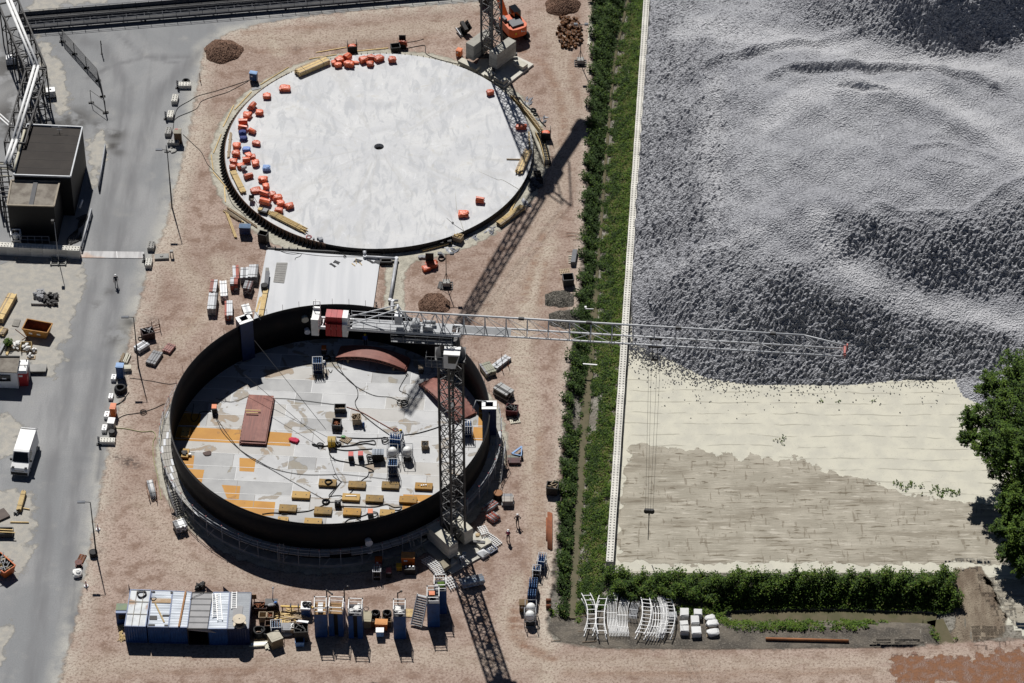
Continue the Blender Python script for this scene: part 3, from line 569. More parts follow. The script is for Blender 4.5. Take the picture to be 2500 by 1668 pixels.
for i in range(len(rs)-1):
    o = len(mb.v); mb.v += ring(*rs[i])+ring(*rs[i+1])
    for j in range(n): mb.f.append((o+j, o+n+j, o+n+(j+1)%n, o+(j+1)%n)); mb.m.append(1 if i == len(rs)-2 else 0); mb.sm.append(False)
mb.build("slab_body", [SLABC, BLACKS], slab)
MB().lathe([(hr-.01,.5),(hr-.01,.56)], (SC.x,SC.y,0), 24).build("centre_sump", [BLACKS], slab)
# rim plate with starter bolts, the row of triangular form brackets on the left and back
mb = MB()
for i in range(150):
    a = 2*math.pi*i/150; 
    if 20 < i < 62: p = Vector((SC.x+(SR+.05)*math.cos(a), SC.y+(SR+.05)*math.sin(a), .9)); mb.box((p.x,p.y,.86), (.09,.09,.16))
mb.build("anchor_bolt", [BLACKS], slab)['kind'] = 'stuff'
fr = thing("slab_formwork", "curved steel edge form with triangular brackets round the left of the white slab", "formwork", (SC.x-SR, SC.y, 0))
mb = MB(); m2 = MB(); a0, a1, nn = rad(128), rad(252), 74
for i in range(nn):
    a = a0+(a1-a0)*i/nn; u = Vector((math.cos(a), math.sin(a), 0)); t = Vector((-u.y, u.x, 0)); p = Vector((SC.x,SC.y,0))+u*(SR+.06)
    mb.add([p+t*.05+Vector((0,0,.95)), p+t*.05, p+u*.75+t*.05+Vector((0,0,.04)), p-t*.05+Vector((0,0,.95)), p-t*.05, p+u*.75-t*.05+Vector((0,0,.04))], [(0,1,2),(5,4,3),(0,2,5,3),(0,3,4,1),(1,4,5,2)])
    a2 = a0+(a1-a0)*(i+1)/nn; q = Vector((SC.x,SC.y,0))+Vector((math.cos(a2), math.sin(a2), 0))*(SR+.06); m2.bar(p+Vector((0,0,.5)), q+Vector((0,0,.5)), .05, .95)
mb.build("form_bracket", [BLACKS], fr)['kind'] = 'stuff'; m2.build("form_skin", [M("rusty_form", (.20,.12,.08), rough=.8)], fr)

# ================================================================ CONCRETE ACCESS PAD BETWEEN THE TWO TANKS
b = NB("pad_concrete"); vs = b.pos((1.6,.12,1), rad(2)); n = b.noise(.5, 5, vs); n2 = b.noise(.3, 4)
c = b.mix(b.rng(n,.35,.65), (.54,.55,.565), (.62,.625,.635)); c = b.mix(b.rng(n2,.55,.75,0,.4), c, (.47,.47,.47)); PADC = b.fin(c, .75)
pc = [wf(568,738),wf(1612,812),wf(1548,1262),wf(1400,1420),wf(440,1420)]
pad = single(MB().prism([(p.x,p.y) for p in pc], 0, .25), "concrete_pad", [PADC], (pc[0].x,pc[0].y,0), "smooth white concrete pad between the round slab and the black tank", "concrete pad")
mb = MB(); a, c2 = wf(570,726), wf(1620,778)
mb.bar(a+Vector((0,0,.2)), c2+Vector((0,0,.2)), .12, .3)
for k in (0,.075,.14,.195,.27): mb.box(a.lerp(c2,k), (.14,.14,.6))
single(mb, "edge_board", [DARKS], a, "dark shutter board with stakes along the back edge of the white pad", "board")
gr = thing("drain_grating", "grey wavy metal mat lying on the left of the white pad", "grating", wf(697,935,.25))
mb = MB(); A,B,C2,D2 = wf(660,848,.27), wf(758,848,.27), wf(726,1028,.27), wf(632,1018,.27)
for i in range(18): mb.bar(A.lerp(D2,i/17), B.lerp(C2,i/17), .16, .05+.03*(i%2))
mb.build("slats", [M("dull_grating", (.34,.33,.31), (.24,.23,.22))], gr); MB().bar(A, D2, .06, .1).bar(B, C2, .06, .1).build("edge_strip", [CONCD], gr)
pp = thing("steel_pipe", "grey pipe running from the slab round the white pad into the ground", "pipe", wf(1470,790))
pts = [wf(1466,735,.9), wf(1470,790,.4), wf(1760,808,.4), wf(1700,1190,.4), wf(1722,1200,.4), wf(1712,1330,.3)]
mb = MB()
for i in range(len(pts)-1): mb.tube(pts[i], pts[i+1], .2, 12)
for p in pts[1:-1]: mb.lathe([(.23,-.2),(.26,0),(.23,.2)], p, 12)
mb.build("pipe_run", [STEEL], pp); MB().tube(pts[3], wf(1775,1192,.4), .15, 10).build("branch_stub", [STEEL], pp)

# ================================================================ BLACK STEEL TANK
FZ = .5
b = NB("tank_wall_steel"); n = b.noise(.5, 5); v = b.pos((3,3,.4)); n2 = b.noise(.8, 4, v)
c = b.mix(b.rng(n,.4,.7), (.006,.006,.007), (.014,.010,.009)); TWALL = b.fin(b.mix(b.rng(n2,.55,.75,0,.6), c, (.02,.014,.012)), .65, 0, .25)
tank = thing("storage_tank", "open round black steel tank under construction with a plated floor", "tank", (TC.x, TC.y, 0))
def ringwall(mb, r0, r1, z0, z1, n=160, m=0):
    cs = [(math.cos(2*math.pi*i/n), math.sin(2*math.pi*i/n)) for i in range(n)]; o = len(mb.v)
    for r, z in ((r1,z0),(r1,z1),(r0,z1),(r0,z0)): mb.v += [(TC.x+r*x, TC.y+r*y, z) for x,y in cs]
    for k in range(4):
        for j in range(n): a, c_ = o+k*n, o+((k+1)%4)*n; mb.f.append((a+j, a+(j+1)%n, c_+(j+1)%n, c_+j)); mb.m.append(m); mb.sm.append(k in (0,2))
mb = MB(); ringwall(mb, TR-.04, TR, FZ, 6.0); mb.build("shell_wall", [TWALL], tank)
mb = MB(); ringwall(mb, TR+.003, TR+.07, 5.75, 5.86); mb.build("rim_stiffener", [BLACKS], tank)
mb = MB(); mb.lathe([(TR+1.0,0.03),(TR+1.0,.45),(TR+.75,FZ-.02)], (TC.x,TC.y,0), 128, 0, False); mb.build("foundation_ring", [CONCD], tank)
# floor plates laid in rows
def clip_circle(poly, c, r, n=96):
    out = poly
    for i in range(n):
        a = 2*math.pi*(i+.5)/n; nx, ny = math.cos(a), math.sin(a); d = r*math.cos(math.pi/n); res = []
        for k in range(len(out)):
            p, q = out[k], out[(k+1)%len(out)]; dp = (p[0]-c.x)*nx+(p[1]-c.y)*ny-d; dq = (q[0]-c.x)*nx+(q[1]-c.y)*ny-d
            if dp <= 0: res.append(p)
            if (dp < 0) != (dq < 0) and abs(dp-dq) > 1e-9: t = dp/(dp-dq); res.append((p[0]+(q[0]-p[0])*t, p[1]+(q[1]-p[1])*t))
        out = res
        if len(out) < 3: return []
    return out
def platemat(name, c1, c2, stain):
    b = NB(name); n = b.noise(.5, 5); n2 = b.noise(.42, 4, None, .5, .8); n3 = b.noise(2.2, 4)
    c = b.mix(b.rng(n,.35,.65), c1, c2); m = b.math('MULTIPLY', b.rng(n2,.60,.625), b.rng(n3,.2,.5,.55,1)); c = b.mix(m, c, stain)
    edge = b.math('MULTIPLY', b.rng(n2,.588,.60), b.rng(n2,.61,.62,1,0)); c = b.mix(b.math('MULTIPLY', edge, .6), c, tuple(q*.6 for q in stain)); c = b.mix(b.rng(n3,.62,.75,0,.3), c, tuple(q*.7 for q in c1)); return b.fin(c, .6, .0, .3)
PL = [platemat("floor_plate_pale", (.44,.44,.44), (.51,.51,.505), (.29,.25,.20)), platemat("floor_plate_mid", (.31,.31,.31), (.38,.38,.375), (.26,.23,.18)), platemat("floor_plate_warm", (.41,.395,.37), (.46,.445,.42), (.30,.23,.16))]
OCH = platemat("ochre_floor_plate", (.43,.19,.012), (.50,.235,.018), (.36,.16,.02)); SEAM = M("weld_seam", (.74,.74,.73), jit=0, amt=.2); SEAMD = M("plate_gap", (.30,.28,.26), jit=0)
r0, r1 = wg(0,545,FZ), wg(2150,640,FZ); ax = (r1-r0); ax.z = 0; ax.normalize(); ay = Vector((-ax.y, ax.x, 0))
pitch = 2.16; mb = MB(); sm_ = MB(); rr = random.Random(5); off = (r0-TC).dot(ay) % pitch
seamlines = []
for k in range(-10, 11):
    y0 = off+k*pitch; y1 = y0+pitch
    x = -20+rr.uniform(0,6)*(1 if k%2 else .6)
    while x < 20:
        L = rr.choice((6.4,6.4,4.6,7.5,3.2)); q = [TC+ax*a+ay*b_ for a,b_ in ((x,y0),(x+L,y0),(x+L,y1),(x,y1))]
        pl = clip_circle([(v.x,v.y) for v in q], TC, TR-.05)
        if pl: mb.add([(px,py,FZ) for px,py in pl], [tuple(range(len(pl)))], rr.choice((0,0,0,1,1,2)))
        a_, b2 = TC+ax*(x+L)+ay*y0, TC+ax*(x+L)+ay*y1
        if max((a_-TC).xy.length, (b2-TC).xy.length) < TR-.1: sm_.bar((a_.x,a_.y,FZ+.008), (b2.x,b2.y,FZ+.008), .055, .012, 1 if rr.random() < .6 else 0)
        x += L
    h = math.sqrt(max(0, (TR-.1)**2-y0*y0))
    if h > 1: a_, b2 = TC-ax*h+ay*y0, TC+ax*h+ay*y0; sm_.bar((a_.x,a_.y,FZ+.008), (b2.x,b2.y,FZ+.008), .06, .014, 0)
mb.build("floor_plates", PL, tank); sm_.build("weld_seams", [SEAM, SEAMD], tank)
for i, (fn, q) in enumerate(((wg,[(-260,780),(335,810),(800,842),(785,962),(320,935),(-300,905)]),(wg,[(318,1068),(470,1076),(452,1197),(318,1190)]),(wg,[(155,1316),(328,1327),(312,1448),(205,1442)]),(wg,[(60,1440),(648,1474),(632,1600),(60,1600)]),(wg,[(1822,1403),(2200,1414),(2200,1600),(1808,1600)]),
      (wk,[(640,560),(760,600),(760,790),(628,780)]),(wk,[(585,785),(760,790),(760,915),(578,905)]),(wc,[(1700,640),(1848,665),(1830,780),(1600,770)]),(wc,[(1600,1040),(1785,1047),(1772,1163),(1600,1160)]),(wc,[(1700,1168),(1876,1178),(1850,1302),(1700,1290)]))):
    pl = clip_circle([tuple(fn(*p, FZ))[:2] for p in q], TC, TR-.06)
    if pl: MB().add([(x,y,FZ+.006) for x,y in pl], [tuple(range(len(pl)))] if sum(pl[i][0]*pl[(i+1)%len(pl)][1]-pl[(i+1)%len(pl)][0]*pl[i][1] for i in range(len(pl))) > 0 else [tuple(reversed(range(len(pl))))]).build("ochre_plate", [OCH], tank)
# box shafts hanging on the shell, with a swing arm
def shaft(c, rz, w, d, z0, z1, label, sgn):
    t = thing("steel_shaft", label, "shaft", (c.x, c.y, z0), "box shafts on the tank shell", rz); mb = MB(); h = z1-z0; o = Vector((c.x,c.y,z0))
    th = .08
    for p, s_ in (((0,-d/2+th/2,0),(w,th,h)),((0,d/2-th/2,0),(w,th,h)),((-w/2+th/2,0,0),(th,d-2*th,h)),((w/2-th/2,0,0),(th,d-2*th,h))): mb.box(Vector(p)+o, s_)
    mb.build("shaft_box", [NAVY], t)
    mb = MB(); e = .42
    for p, s_ in (((0,-d/2+e/2-.06,h),(w+.1,e,.07)),((0,d/2-e/4,h),(w+.1,e/2,.07)),((-w/2+e/2-.05,e/8,h),(e,d-e*1.1,.07)),((w/2-e/2+.05,e/8,h),(e,d-e*1.1,.07))): mb.box(Vector(p)+o, s_)
    mb.build("top_flange", [WHITEP], t)
    mb = MB(); mb.tube(o+Vector((sgn*w*.2,d*.4,h+.1)), o+Vector((sgn*w*.95,d*.5-.2,h+.3)), .05, 6); mb.tube(o+Vector((sgn*w*.95,d*.5-.2,h+.3)), o+Vector((sgn*w*1.2,-d*.3,h-.6)), .04, 6); mb.build("swing_arm", [STEEL], t)
c = at(1194.5, 990, 6.3); shaft(c, 0, 1.62, 1.35, FZ, 6.35, "black steel box shaft with a white rim inside the right of the tank shell", -1)
c = at(596, 780, 6.4); shaft(c, rad(28), 1.62, 1.35, FZ, 6.45, "dark blue box shaft with a pale rim at the back left of the tank shell", 1)
# walkway scaffold round the outside
WK = M("scaffold_boards", (.42,.40,.36), (.30,.28,.25), rough=.8, sc=1.2)
def pol(r, a, z): return Vector((TC.x+r*math.cos(a), TC.y+r*math.sin(a), z))
sc = thing("tank_scaffold", "tube scaffold walkway with guard rails round the outside of the black tank", "scaffold", (TC.x, TC.y, 0))
dk, ps, rl = MB(), MB(), MB(); A0, A1, ns = rad(158), rad(372), 62
for i in range(ns):
    a, a2 = A0+(A1-A0)*i/ns, A0+(A1-A0)*(i+1)/ns
    for j in range(4):
        ra = TR+.14+j*.3
        if i in (33,34) and j > 1: continue
        p, q, r_, s_ = pol(ra,a+.002,2.1), pol(ra+.27,a+.002,2.1), pol(ra+.27,a2-.002,2.1), pol(ra,a2-.002,2.1)
        dk.add([p,q,r_,s_]+[v+Vector((0,0,.06)) for v in (p,q,r_,s_)], [(3,2,1,0),(4,5,6,7),(0,1,5,4),(1,2,6,5),(2,3,7,6),(3,0,4,7)], (i*3+j*7)%5 == 0 and 1 or 0)
    for z in (2.65, 3.15): rl.tube(pol(TR+1.42,a,z), pol(TR+1.42,a2,z), .035, 5)
    if i%2 == 0:
        for r_, zt in ((TR+1.42,3.3),(TR+.2,2.1)): ps.tube(pol(r_,a,0), pol(r_,a,zt), .032, 5)
        ps.tube(pol(TR+.15,a,2.0), pol(TR+1.5,a,2.0), .03, 5); ps.box(pol(TR+1.42,a,3.3), (.09,.09,.07), 1)
        if i%4 == 0: ps.tube(pol(TR+1.42,a,.1), pol(TR+1.42,a2,2.0), .026, 4)
dk.build("deck_boards", [WK, STEEL], sc); ps.build("standards", [STEEL, RED], sc)['kind'] = 'stuff'; rl.build("guard_rail", [STEEL], sc)
ps = MB()
for i in range(26):
    a = rad(12+i*6.1); ps.tube(pol(TR+.35,a,4.9), pol(TR+.35,a,6.55), .022, 4)
ps.build("rim_posts", [M("rim_post_red", (.16,.06,.045))], sc)['kind'] = 'stuff'
def ladder(mb, a, b_, w, n, r=.035, side=None):
    a, b_ = Vector(a), Vector(b_); d = (b_-a).normalized(); s = side if side is not None else d.cross(Vector((0,0,1))); s = Vector(s).normalized()*w/2
    mb.bar(a-s, b_-s, r*2).bar(a+s, b_+s, r*2)
    for i in range(n): p = a.lerp(b_, (i+.5)/n); mb.bar(p-s, p+s, r*1.5)
    return mb
def stair(name, label, foot, head, w, n, mat):
    t = thing(name, label, "stair", foot, "scaffold stairs up to the tank walkway"); d = (head-foot); f = Vector((d.x,d.y,0)).normalized(); s = Vector((-f.y,f.x,0))*w/2; m1, m2, m3 = MB(), MB(), MB()
    m1.bar(foot-s, head-s, .06, .2).bar(foot+s, head+s, .06, .2); m1.build("stringers", [mat], t)
    for i in range(n): p = foot.lerp(head,(i+.5)/n); m2.ob(p-s-f*.11, f*.22, s*2, Vector((0,0,.04)))
    m2.build("treads", [WK], t); up = Vector((0,0,1))
    for e in (-1,1): m3.tube(foot+s*e+up, head+s*e+up, .03, 5).tube(foot+s*e+up*.5, head+s*e+up*.5, .025, 5)
    for e in (-1,1):
        for k in range(4): p = foot.lerp(head,k/3)+s*e; m3.tube((p.x,p.y,0), p+up*1.05, .03, 5)
    m3.build("handrails", [mat], t); return t
stair("scaffold_stair", "scaffold stair climbing the lower left of the black tank", wc(1660,1600), wc(1575,1360,2.1), .9, 11, STEEL)
stair("scaffold_stair", "pale scaffold stair climbing the right side of the black tank", wk(800,1300), wk(845,960,2.1), .9, 12, STEEL)
for fn, a, z, e, lab in ((wh,(700,520),3.2,(705,285),"thin metal ladder leaning on the walkway at the bottom of the tank"),(wh,(1935,420),3.2,(1878,195),"long dark ladder against the walkway beside the crane ballast")):
    p, q = fn(*a), fn(*e, z); single(ladder(MB(), p, q, .5, 12), "ladder", [STEEL if z < 3 else M("dull_ladder", (.22,.22,.22))], p, lab, "ladder")
# ================================================================ TOWER CRANES
CRD = M("crane_mast_paint", (.045,.045,.048), (.09,.085,.08), rough=.55, jit=0)
CRL = M("crane_jib_paint", (.66,.67,.68), (.48,.48,.48), rough=.5, jit=0, amt=.35)
CRW = M("crane_white_paint", (.80,.80,.78), (.6,.59,.56), rough=.45, jit=0, amt=.4)
BALL = M("ballast_concrete", (.58,.55,.46), (.42,.40,.34), rough=.9, sc=1.5, bump=.3, jit=.08)
def mast(mb, base, z0, z1, hd, phi, bay, ch=.2, br=.085):
    c = [Vector((base.x+hd*math.cos(phi+k*math.pi/2), base.y+hd*math.sin(phi+k*math.pi/2), 0)) for k in range(4)]; up = Vector((0,0,1))
    for p in c: mb.bar(p+up*z0, p+up*z1, ch, ch, 0, (math.cos(phi+.785), math.sin(phi+.785), 0))
    n = round((z1-z0)/bay); b = (z1-z0)/n
    for i in range(n):
        z = z0+i*b
        for k in range(4):
            p, q = c[k], c[(k+1)%4]; mb.bar(p+up*z, q+up*z, br); 
            if i%2: p, q = q, p
            mb.bar(p+up*z, q+up*(z+b), br)
            if (i+k)%2: mb.bar(q+up*z, p+up*(z+b), br*.7)
    return c
def mast_ladder(base, z0, z1, phi, off):
    mb = MB(); s = Vector((math.cos(phi), math.sin(phi), 0)); o = Vector((base.x,base.y,0))+s*off; w = Vector((-s.y,s.x,0))*.25
    for e in (-1,1): mb.bar(o+w*e+Vector((0,0,z0)), o+w*e+Vector((0,0,z1)), .06)
    z = z0
    while z < z1: mb.bar(o-w+Vector((0,0,z)), o+w+Vector((0,0,z)), .05); z += .55
    z = z0+4
    while z < z1-1: mb.box((base.x+s.x*.3, base.y+s.y*.3, z), (.9,.7,.04), 0, phi); z += 5.5
    return mb
up = Vector((0,0,1))
# ---- crane beside the black tank
B1 = at(1107,1328); ZJ = 32.4; PH = rad(-97)
cr = thing("tower_crane", "grey tower crane with long horizontal jib standing beside the black tank", "crane", B1)
pl = MB(); aa = PH+math.pi/4; pl.box(B1, (7.4,6.2,.22), 0, aa+.0); pl.build("base_slab", [CONC], cr)
mb = MB()
for k in range(4):
    d = Vector((math.cos(PH+k*math.pi/2), math.sin(PH+k*math.pi/2), 0)); mb.bar(B1+up*.55, B1+d*3.6+up*.55, .35, .4)
mb.build("base_frame", [CRD], cr)
for k in range(4):
    d = Vector((math.cos(PH+k*math.pi/2), math.sin(PH+k*math.pi/2), 0)); c = B1+d*3.5
    MB().box((c.x,c.y,.22), (1.5,.9,.42), 0, PH+k*math.pi/2+(.785 if k%2 else -.785)).build("foot_block", [BALL], cr)
ld = Vector((math.cos(aa),math.sin(aa),0)); sd_ = Vector((-ld.y,ld.x,0))
for e, cc in ((-1, at(1080.5,1304.2,2.75)), (1, at(1117,1270,2.75))):
    for i in range(4):
        MB().box((cc.x+random.uniform(-.02,.02), cc.y+random.uniform(-.02,.02), .82+i*.49), (4.1,1.22,.46), 0, aa).build("ballast_block", [BALL], cr)
mb = MB(); mast(mb, B1, .75, 28.6, 1.33, PH, 1.75); mb.build("mast", [CRD], cr); mast_ladder(B1, .8, 28.6, PH+math.pi, .25).build("ladder", [DARKS], cr)
mb = MB(); mb.lathe([(1.25,28.5),(1.6,28.8),(1.6,29.3),(1.1,29.5),(1.1,30.6),(.9,31.6)], (B1.x,B1.y,0), 20); mb.box((B1.x,B1.y-.1,28.95), (3.3,2.6,.08)); 
for e in ((-1.65,-1.4),(1.65,-1.4)): mb.box((B1.x+e[0],B1.y+e[1],29.0), (.16,.16,.5))
mb.build("slewing_unit", [CRD], cr)
N0, N1 = at(1119,815,ZJ), at(2065,871,ZJ); dj = (N1-N0); TL = dj.length; dj.normalize(); sv = Vector((dj.y,-dj.x,0))     # sv points towards the near side
O = Vector((B1.x,B1.y,ZJ)); nw = (N0-O).dot(sv); LT = (N1-O).dot(dj); JW = 1.25
def J(u, s, z=0.): return O + dj*u + sv*(nw-JW/2+s) + up*z
# counter jib
mb = MB(); h = JW/2+.12; CE = (at(764,796,ZJ)-O).dot(dj)
for e in (-1,1): mb.bar(J(CE+.4,e*h,-.15), J(1.2,e*h,-.15), .2, .34)
k = CE+1
while k < 1: mb.bar(J(k,-h,-.15), J(k,h,-.15), .12); k += 1.2
mb.build("counter_jib", [CRL], cr)
mb = MB(); mb.ob(J(CE+4.2,-h,.06), dj*(-CE-4.0), sv*(2*h), up*.05); mb.build("counter_jib_deck", [M("deck_mesh", (.40,.41,.42), (.26,.26,.27), jit=0, rough=.6)], cr)
mb = MB()
for e in (-1,1):
    s = e*(h+.08)
    for z in (.55,1.05): mb.tube(J(CE+4,s,z), J(-2.5,s,z), .03, 5)
    k = CE+4
    while k < -2.4: mb.tube(J(k,s,0), J(k,s,1.08), .028, 5); k += 1.45
mb.build("guard_rail", [CRL], cr)
for i in range(4):
    u = CE+1.35+i*.6
    m_ = MB(); m_.ob(J(u+.02,-.95,-1.15), dj*.55, sv*1.9, up*1.7); m_.ob(J(u,-.62,.55), dj*.58, sv*1.24, up*.75); m_.build("counterweight", [RED if i < 3 else CRW], cr)
mb = MB()
for e in (-1,1): mb.ob(J(CE-.15,e*.95-.12,-1.1), dj*.78, sv*.25, up*2.3)
mb.ob(J(CE-.15,-.9,.4), dj*.78, sv*1.8, up*.5); mb.ob(J(CE-.1,-.9,-1.1), dj*.68, sv*1.8, up*.25)
for q in (0,.7): mb.bar(J(CE+q-.1,-1.0,.9), J(CE+q-.1,-1.0,2.0), .07); 
mb.bar(J(CE-.1,-1.0,2.0), J(CE+.6,-1.0,2.0), .07); mb.build("winch_frame", [CRW], cr)
m_ = MB(); m_.ob(J(-5.9,-.2,.7), dj*.75, sv*.8, up*1.25); m_.build("electrical_cabinet", [CRL], cr)
mb = MB(); mb.tube(J(-3.7,-.5,.55), J(-3.7,.6,.55), .42, 14); mb.tube(J(-3.0,-.35,.5), J(-1.6,-.35,.5), .24, 10); mb.ob(J(-2.9,.2,.2), dj*1.0, sv*.5, up*.55); mb.build("hoist_winch", [M("winch_grey", (.50,.51,.52), (.2,.2,.2), amt=.8, jit=0)], cr)
mb = MB(); mb.ob(J(-6.2,h+.15,-.85), dj*6.6, sv*.75, up*.06)
for z in (.5,1.0): mb.tube(J(-6.2,h+.88,-.85+z), J(.3,h+.88,-.85+z), .028, 5)
for k in range(6): mb.tube(J(-6.2+k*1.3,h+.88,-.85), J(-6.2+k*1.3,h+.88,.2), .028, 5)
mb.build("side_walkway", [M("walkway_grey", (.22,.225,.23), jit=0)], cr)
# A-frame head and tie bars
AP = J((at(968,765,ZJ+2.75)-O).dot(dj), 0, 2.75); mb = MB()
for e in (-1,1):
    mb.tube(AP+sv*.35*e, J(CE+3.3,e*h,.1), .075, 6); mb.tube(AP+sv*.35*e, J(-4.6,e*h,.1), .07, 6); mb.tube(AP+sv*.35*e, J(-5.5,0,2.15), .08, 6)
mb.tube(AP-sv*.4, AP+sv*.4, .1, 8); mb.build("tie_bars", [CRL], cr)
# jib: triangular lattice, single top chord
mb = MB(); JS = -5.6; HT = 2.15; TE = (at(1963,833,ZJ+HT)-O).dot(dj)
mb.tube(J(JS,0,HT), J(TE,0,HT), .105, 8); mb.tube(J(TE,0,HT), J(LT+.3,0,.95), .08, 6)
for e in (-1,1): mb.tube(J(-.8,e*JW/2,0), J(LT,e*JW/2,0), .10, 8)
n = 19; b = (LT+.8)/n
for i in range(n+1):
    u = -.8+i*b; zt = HT if u < TE else HT-(u-TE)/(LT+.3-TE)*1.2
    for e in (-1,1):
        mb.tube(J(u,0,zt), J(u,e*JW/2,0), .052, 5)
        if i < n: mb.tube(J(u,0,zt), J(u+b,e*JW/2,0), .034, 4)
    mb.tube(J(u,-JW/2,0), J(u,JW/2,0), .045, 5)
    if i < n: mb.tube(J(u,(-1)**i*JW/2,0), J(u+b,-(-1)**i*JW/2,0), .032, 4)
for u0 in (-4.9,-3.2,-1.6):
    for e in (-1,1): mb.tube(J(u0,0,HT), J(u0+.8,e*JW/2,.1), .05, 5).tube(J(u0+1.6,0,HT), J(u0+.8,e*JW/2,.1), .04, 5)
jb = mb.build("jib", [CRL], cr)
MB().ob(J(LT-.25,-.7,-.15), dj*.25, sv*1.4, up*.5).ob(J(LT,-.15,.2), dj*.15, sv*.3, up*1.0).build("jib_tip", [M("faded_red", (.5,.16,.14), jit=0)], jb)
MB().ob(J(1.0,-JW/2,.03), dj*5.5, sv*JW, up*.04).build("jib_catwalk", [M("walkway_grey", (.2,.2,.2))], cr)
for u, s in ((7.3,-.1),(14.5,-.1),(24,-.1),(34,-.1)): MB().ob(J(u,s,HT-.15), dj*.6, sv*.25, up*.3).build("jib_joint", [DARKS], jb)
# cab
ct = J(.45, h+.95, -2.9); cb = MB(); L, Wc, Hc = dj*1.75, sv*1.35, up*2.0
p0 = ct-dj*.9; cb.add([p0, p0+L*.72, p0+Wc+L*.72, p0+Wc, p0+up*2, p0+L+up*2, p0+L+Wc+up*2, p0+Wc+up*2], [(3,2,1,0),(4,5,6,7),(0,1,5,4),(2,3,7,6),(3,0,4,7)], 0); cab = cb.build("cab", [CRW], cr)
g = MB(); g.add([p0+L*.72+dj*.01+up*.1, p0+L*.72+Wc+dj*.01+up*.1, p0+L+Wc+dj*.02+up*1.9, p0+L+dj*.02+up*1.9],[(0,1,2,3)]); g.add([p0+Wc+sv*.015+L*.28+up*.75, p0+Wc+sv*.015+L*.74+up*.75, p0+Wc+sv*.015+L*.93+up*1.8, p0+Wc+sv*.015+L*.28+up*1.8],[(0,1,2,3)]); g.build("cab_window", [GLASSD], cab)
mb = MB(); q0 = p0-dj*1.9+sv*.3; mb.ob(q0, dj*1.9, sv*1.0, up*.06)
for z in (.5,1.,1.5): mb.tube(q0+sv*1.0+up*z, q0+sv*1.0+dj*1.9+up*z, .03, 5); mb.tube(q0+up*z, q0+sv+up*z, .03, 5)
for k in range(4): mb.tube(q0+sv+dj*k*.6, q0+sv+dj*k*.6+up*1.5, .03, 5)
mb.build("cab_platform", [M("walkway_grey", (.2,.2,.2))], cr)
# trolley, ropes, hook
ut = (at(1600,838,ZJ)-O).dot(dj); mb = MB()
for e in (-1,1): mb.ob(J(ut-.7,e*JW/2-.09,-.32), dj*1.4, sv*.18, up*.2)
mb.ob(J(ut-.6,-JW/2,-.35), dj*.2, sv*JW, up*.12); mb.ob(J(ut+.4,-JW/2,-.35), dj*.2, sv*JW, up*.12)
for e in (-.28,.28): mb.bar(J(ut+e,JW/2,-.3), J(ut+e,JW/2,-1.9), .07)
mb.ob(J(ut-.35,JW/2-.05,-2.0), dj*.7, sv*.35, up*.35); mb.build("trolley", [CRD], cr)
bestz = min((((at(1579,1250,z)-J(ut,0,0)).xy.length), z) for z in np.arange(2, 20, .1))[1]; hk = J(ut,0,0); hk.z = bestz
mb = MB()
for a, c_ in ((-.65,-.42),(-.38,-.14),(.28,.12),(.62,.42)): mb.tube(J(ut+a,0,-.3), hk+dj*c_+up*.3, .014, 4)
mb.build("hoist_rope", [M("wire_rope", (.12,.12,.12), jit=0)], cr)
mb = MB(); mb.ob(hk-dj*.5-sv*.15, dj*1.0, sv*.3, up*.4); mb.tube(hk-sv*.12-dj*.3+up*.1, hk+sv*.12-dj*.3+up*.1, .3, 10); mb.tube(hk-sv*.12+dj*.3+up*.1, hk+sv*.12+dj*.3+up*.1, .3, 10); mb.tube(hk+up*-.1, hk+up*-.6, .12, 8, 0, .06); mb.build("hook_block", [BLACKS], cr)
mb = MB(); lo = hk+up*-.6; mb.tube(lo, Vector((lo.x,lo.y,max(.3,bestz-4.4))), .05, 5); mb.build("lifting_chain", [BLACKS], cr)

# ---- crane beside the white slab: the upper works stand above the picture, their shadow falls in it
B2 = at(1200,147); PH2 = rad(-85); aa2 = rad(50)
c2 = thing("tower_crane", "black lattice mast of the tower crane on concrete ballast behind the white slab", "crane", B2)
pc2 = [wi(1138,605), wi(862,818), wi(590,655), wi(640,560), wi(960,520)]
MB().prism([(p.x,p.y) for p in pc2], 0, .3).build("base_slab", [CONC], c2)
mb = MB()
for k in range(4):
    d = Vector((math.cos(PH2+k*math.pi/2), math.sin(PH2+k*math.pi/2), 0)); mb.bar(B2+up*.75, B2+d*3.4+up*.75, .35, .4)
mb.build("base_frame", [CRD], c2)
for q, sz, rz in (((1022,590,.7),(1.5,1.0,.55),aa2-1.57),((735,690,.5),(1.2,.9,.5),aa2),((835,735,.5),(1.7,.95,.5),aa2-1.57),((545,600,.5),(3.0,.9,.5),rad(-38))):
    p = wi(*q); MB().box((p.x,p.y,.3), sz, 0, rz).build("foot_block", [BALL], c2)
for cc in (wi(640,355,3.2), wi(853,432,3.2)):
    for i in range(7): MB().box((cc.x+random.uniform(-.02,.02), cc.y+random.uniform(-.02,.02), 1.0+i*.34), (3.9,1.3,.32), 0, aa2).build("ballast_block", [M("grey_ballast", (.40,.385,.34), (.28,.27,.24), rough=.9, bump=.3)], c2)
S2 = at(1319,457); h2 = (S2-B2).length*math.tan(SUN_EL)
mb = MB(); mast(mb, B2, 1.0, h2-.8, 1.32, PH2, 1.75); mb.build("mast", [CRD], c2); mast_ladder(B2, 1, h2-1, PH2+math.pi, .25).build("ladder", [DARKS], c2)
CEp = at(1431,293)-SH*h2; tip = at(989,1010,.5)-SH*(h2+14-.5); tip.z = h2+14; hd = Vector((B2.x,B2.y,h2)); CEp.z = h2
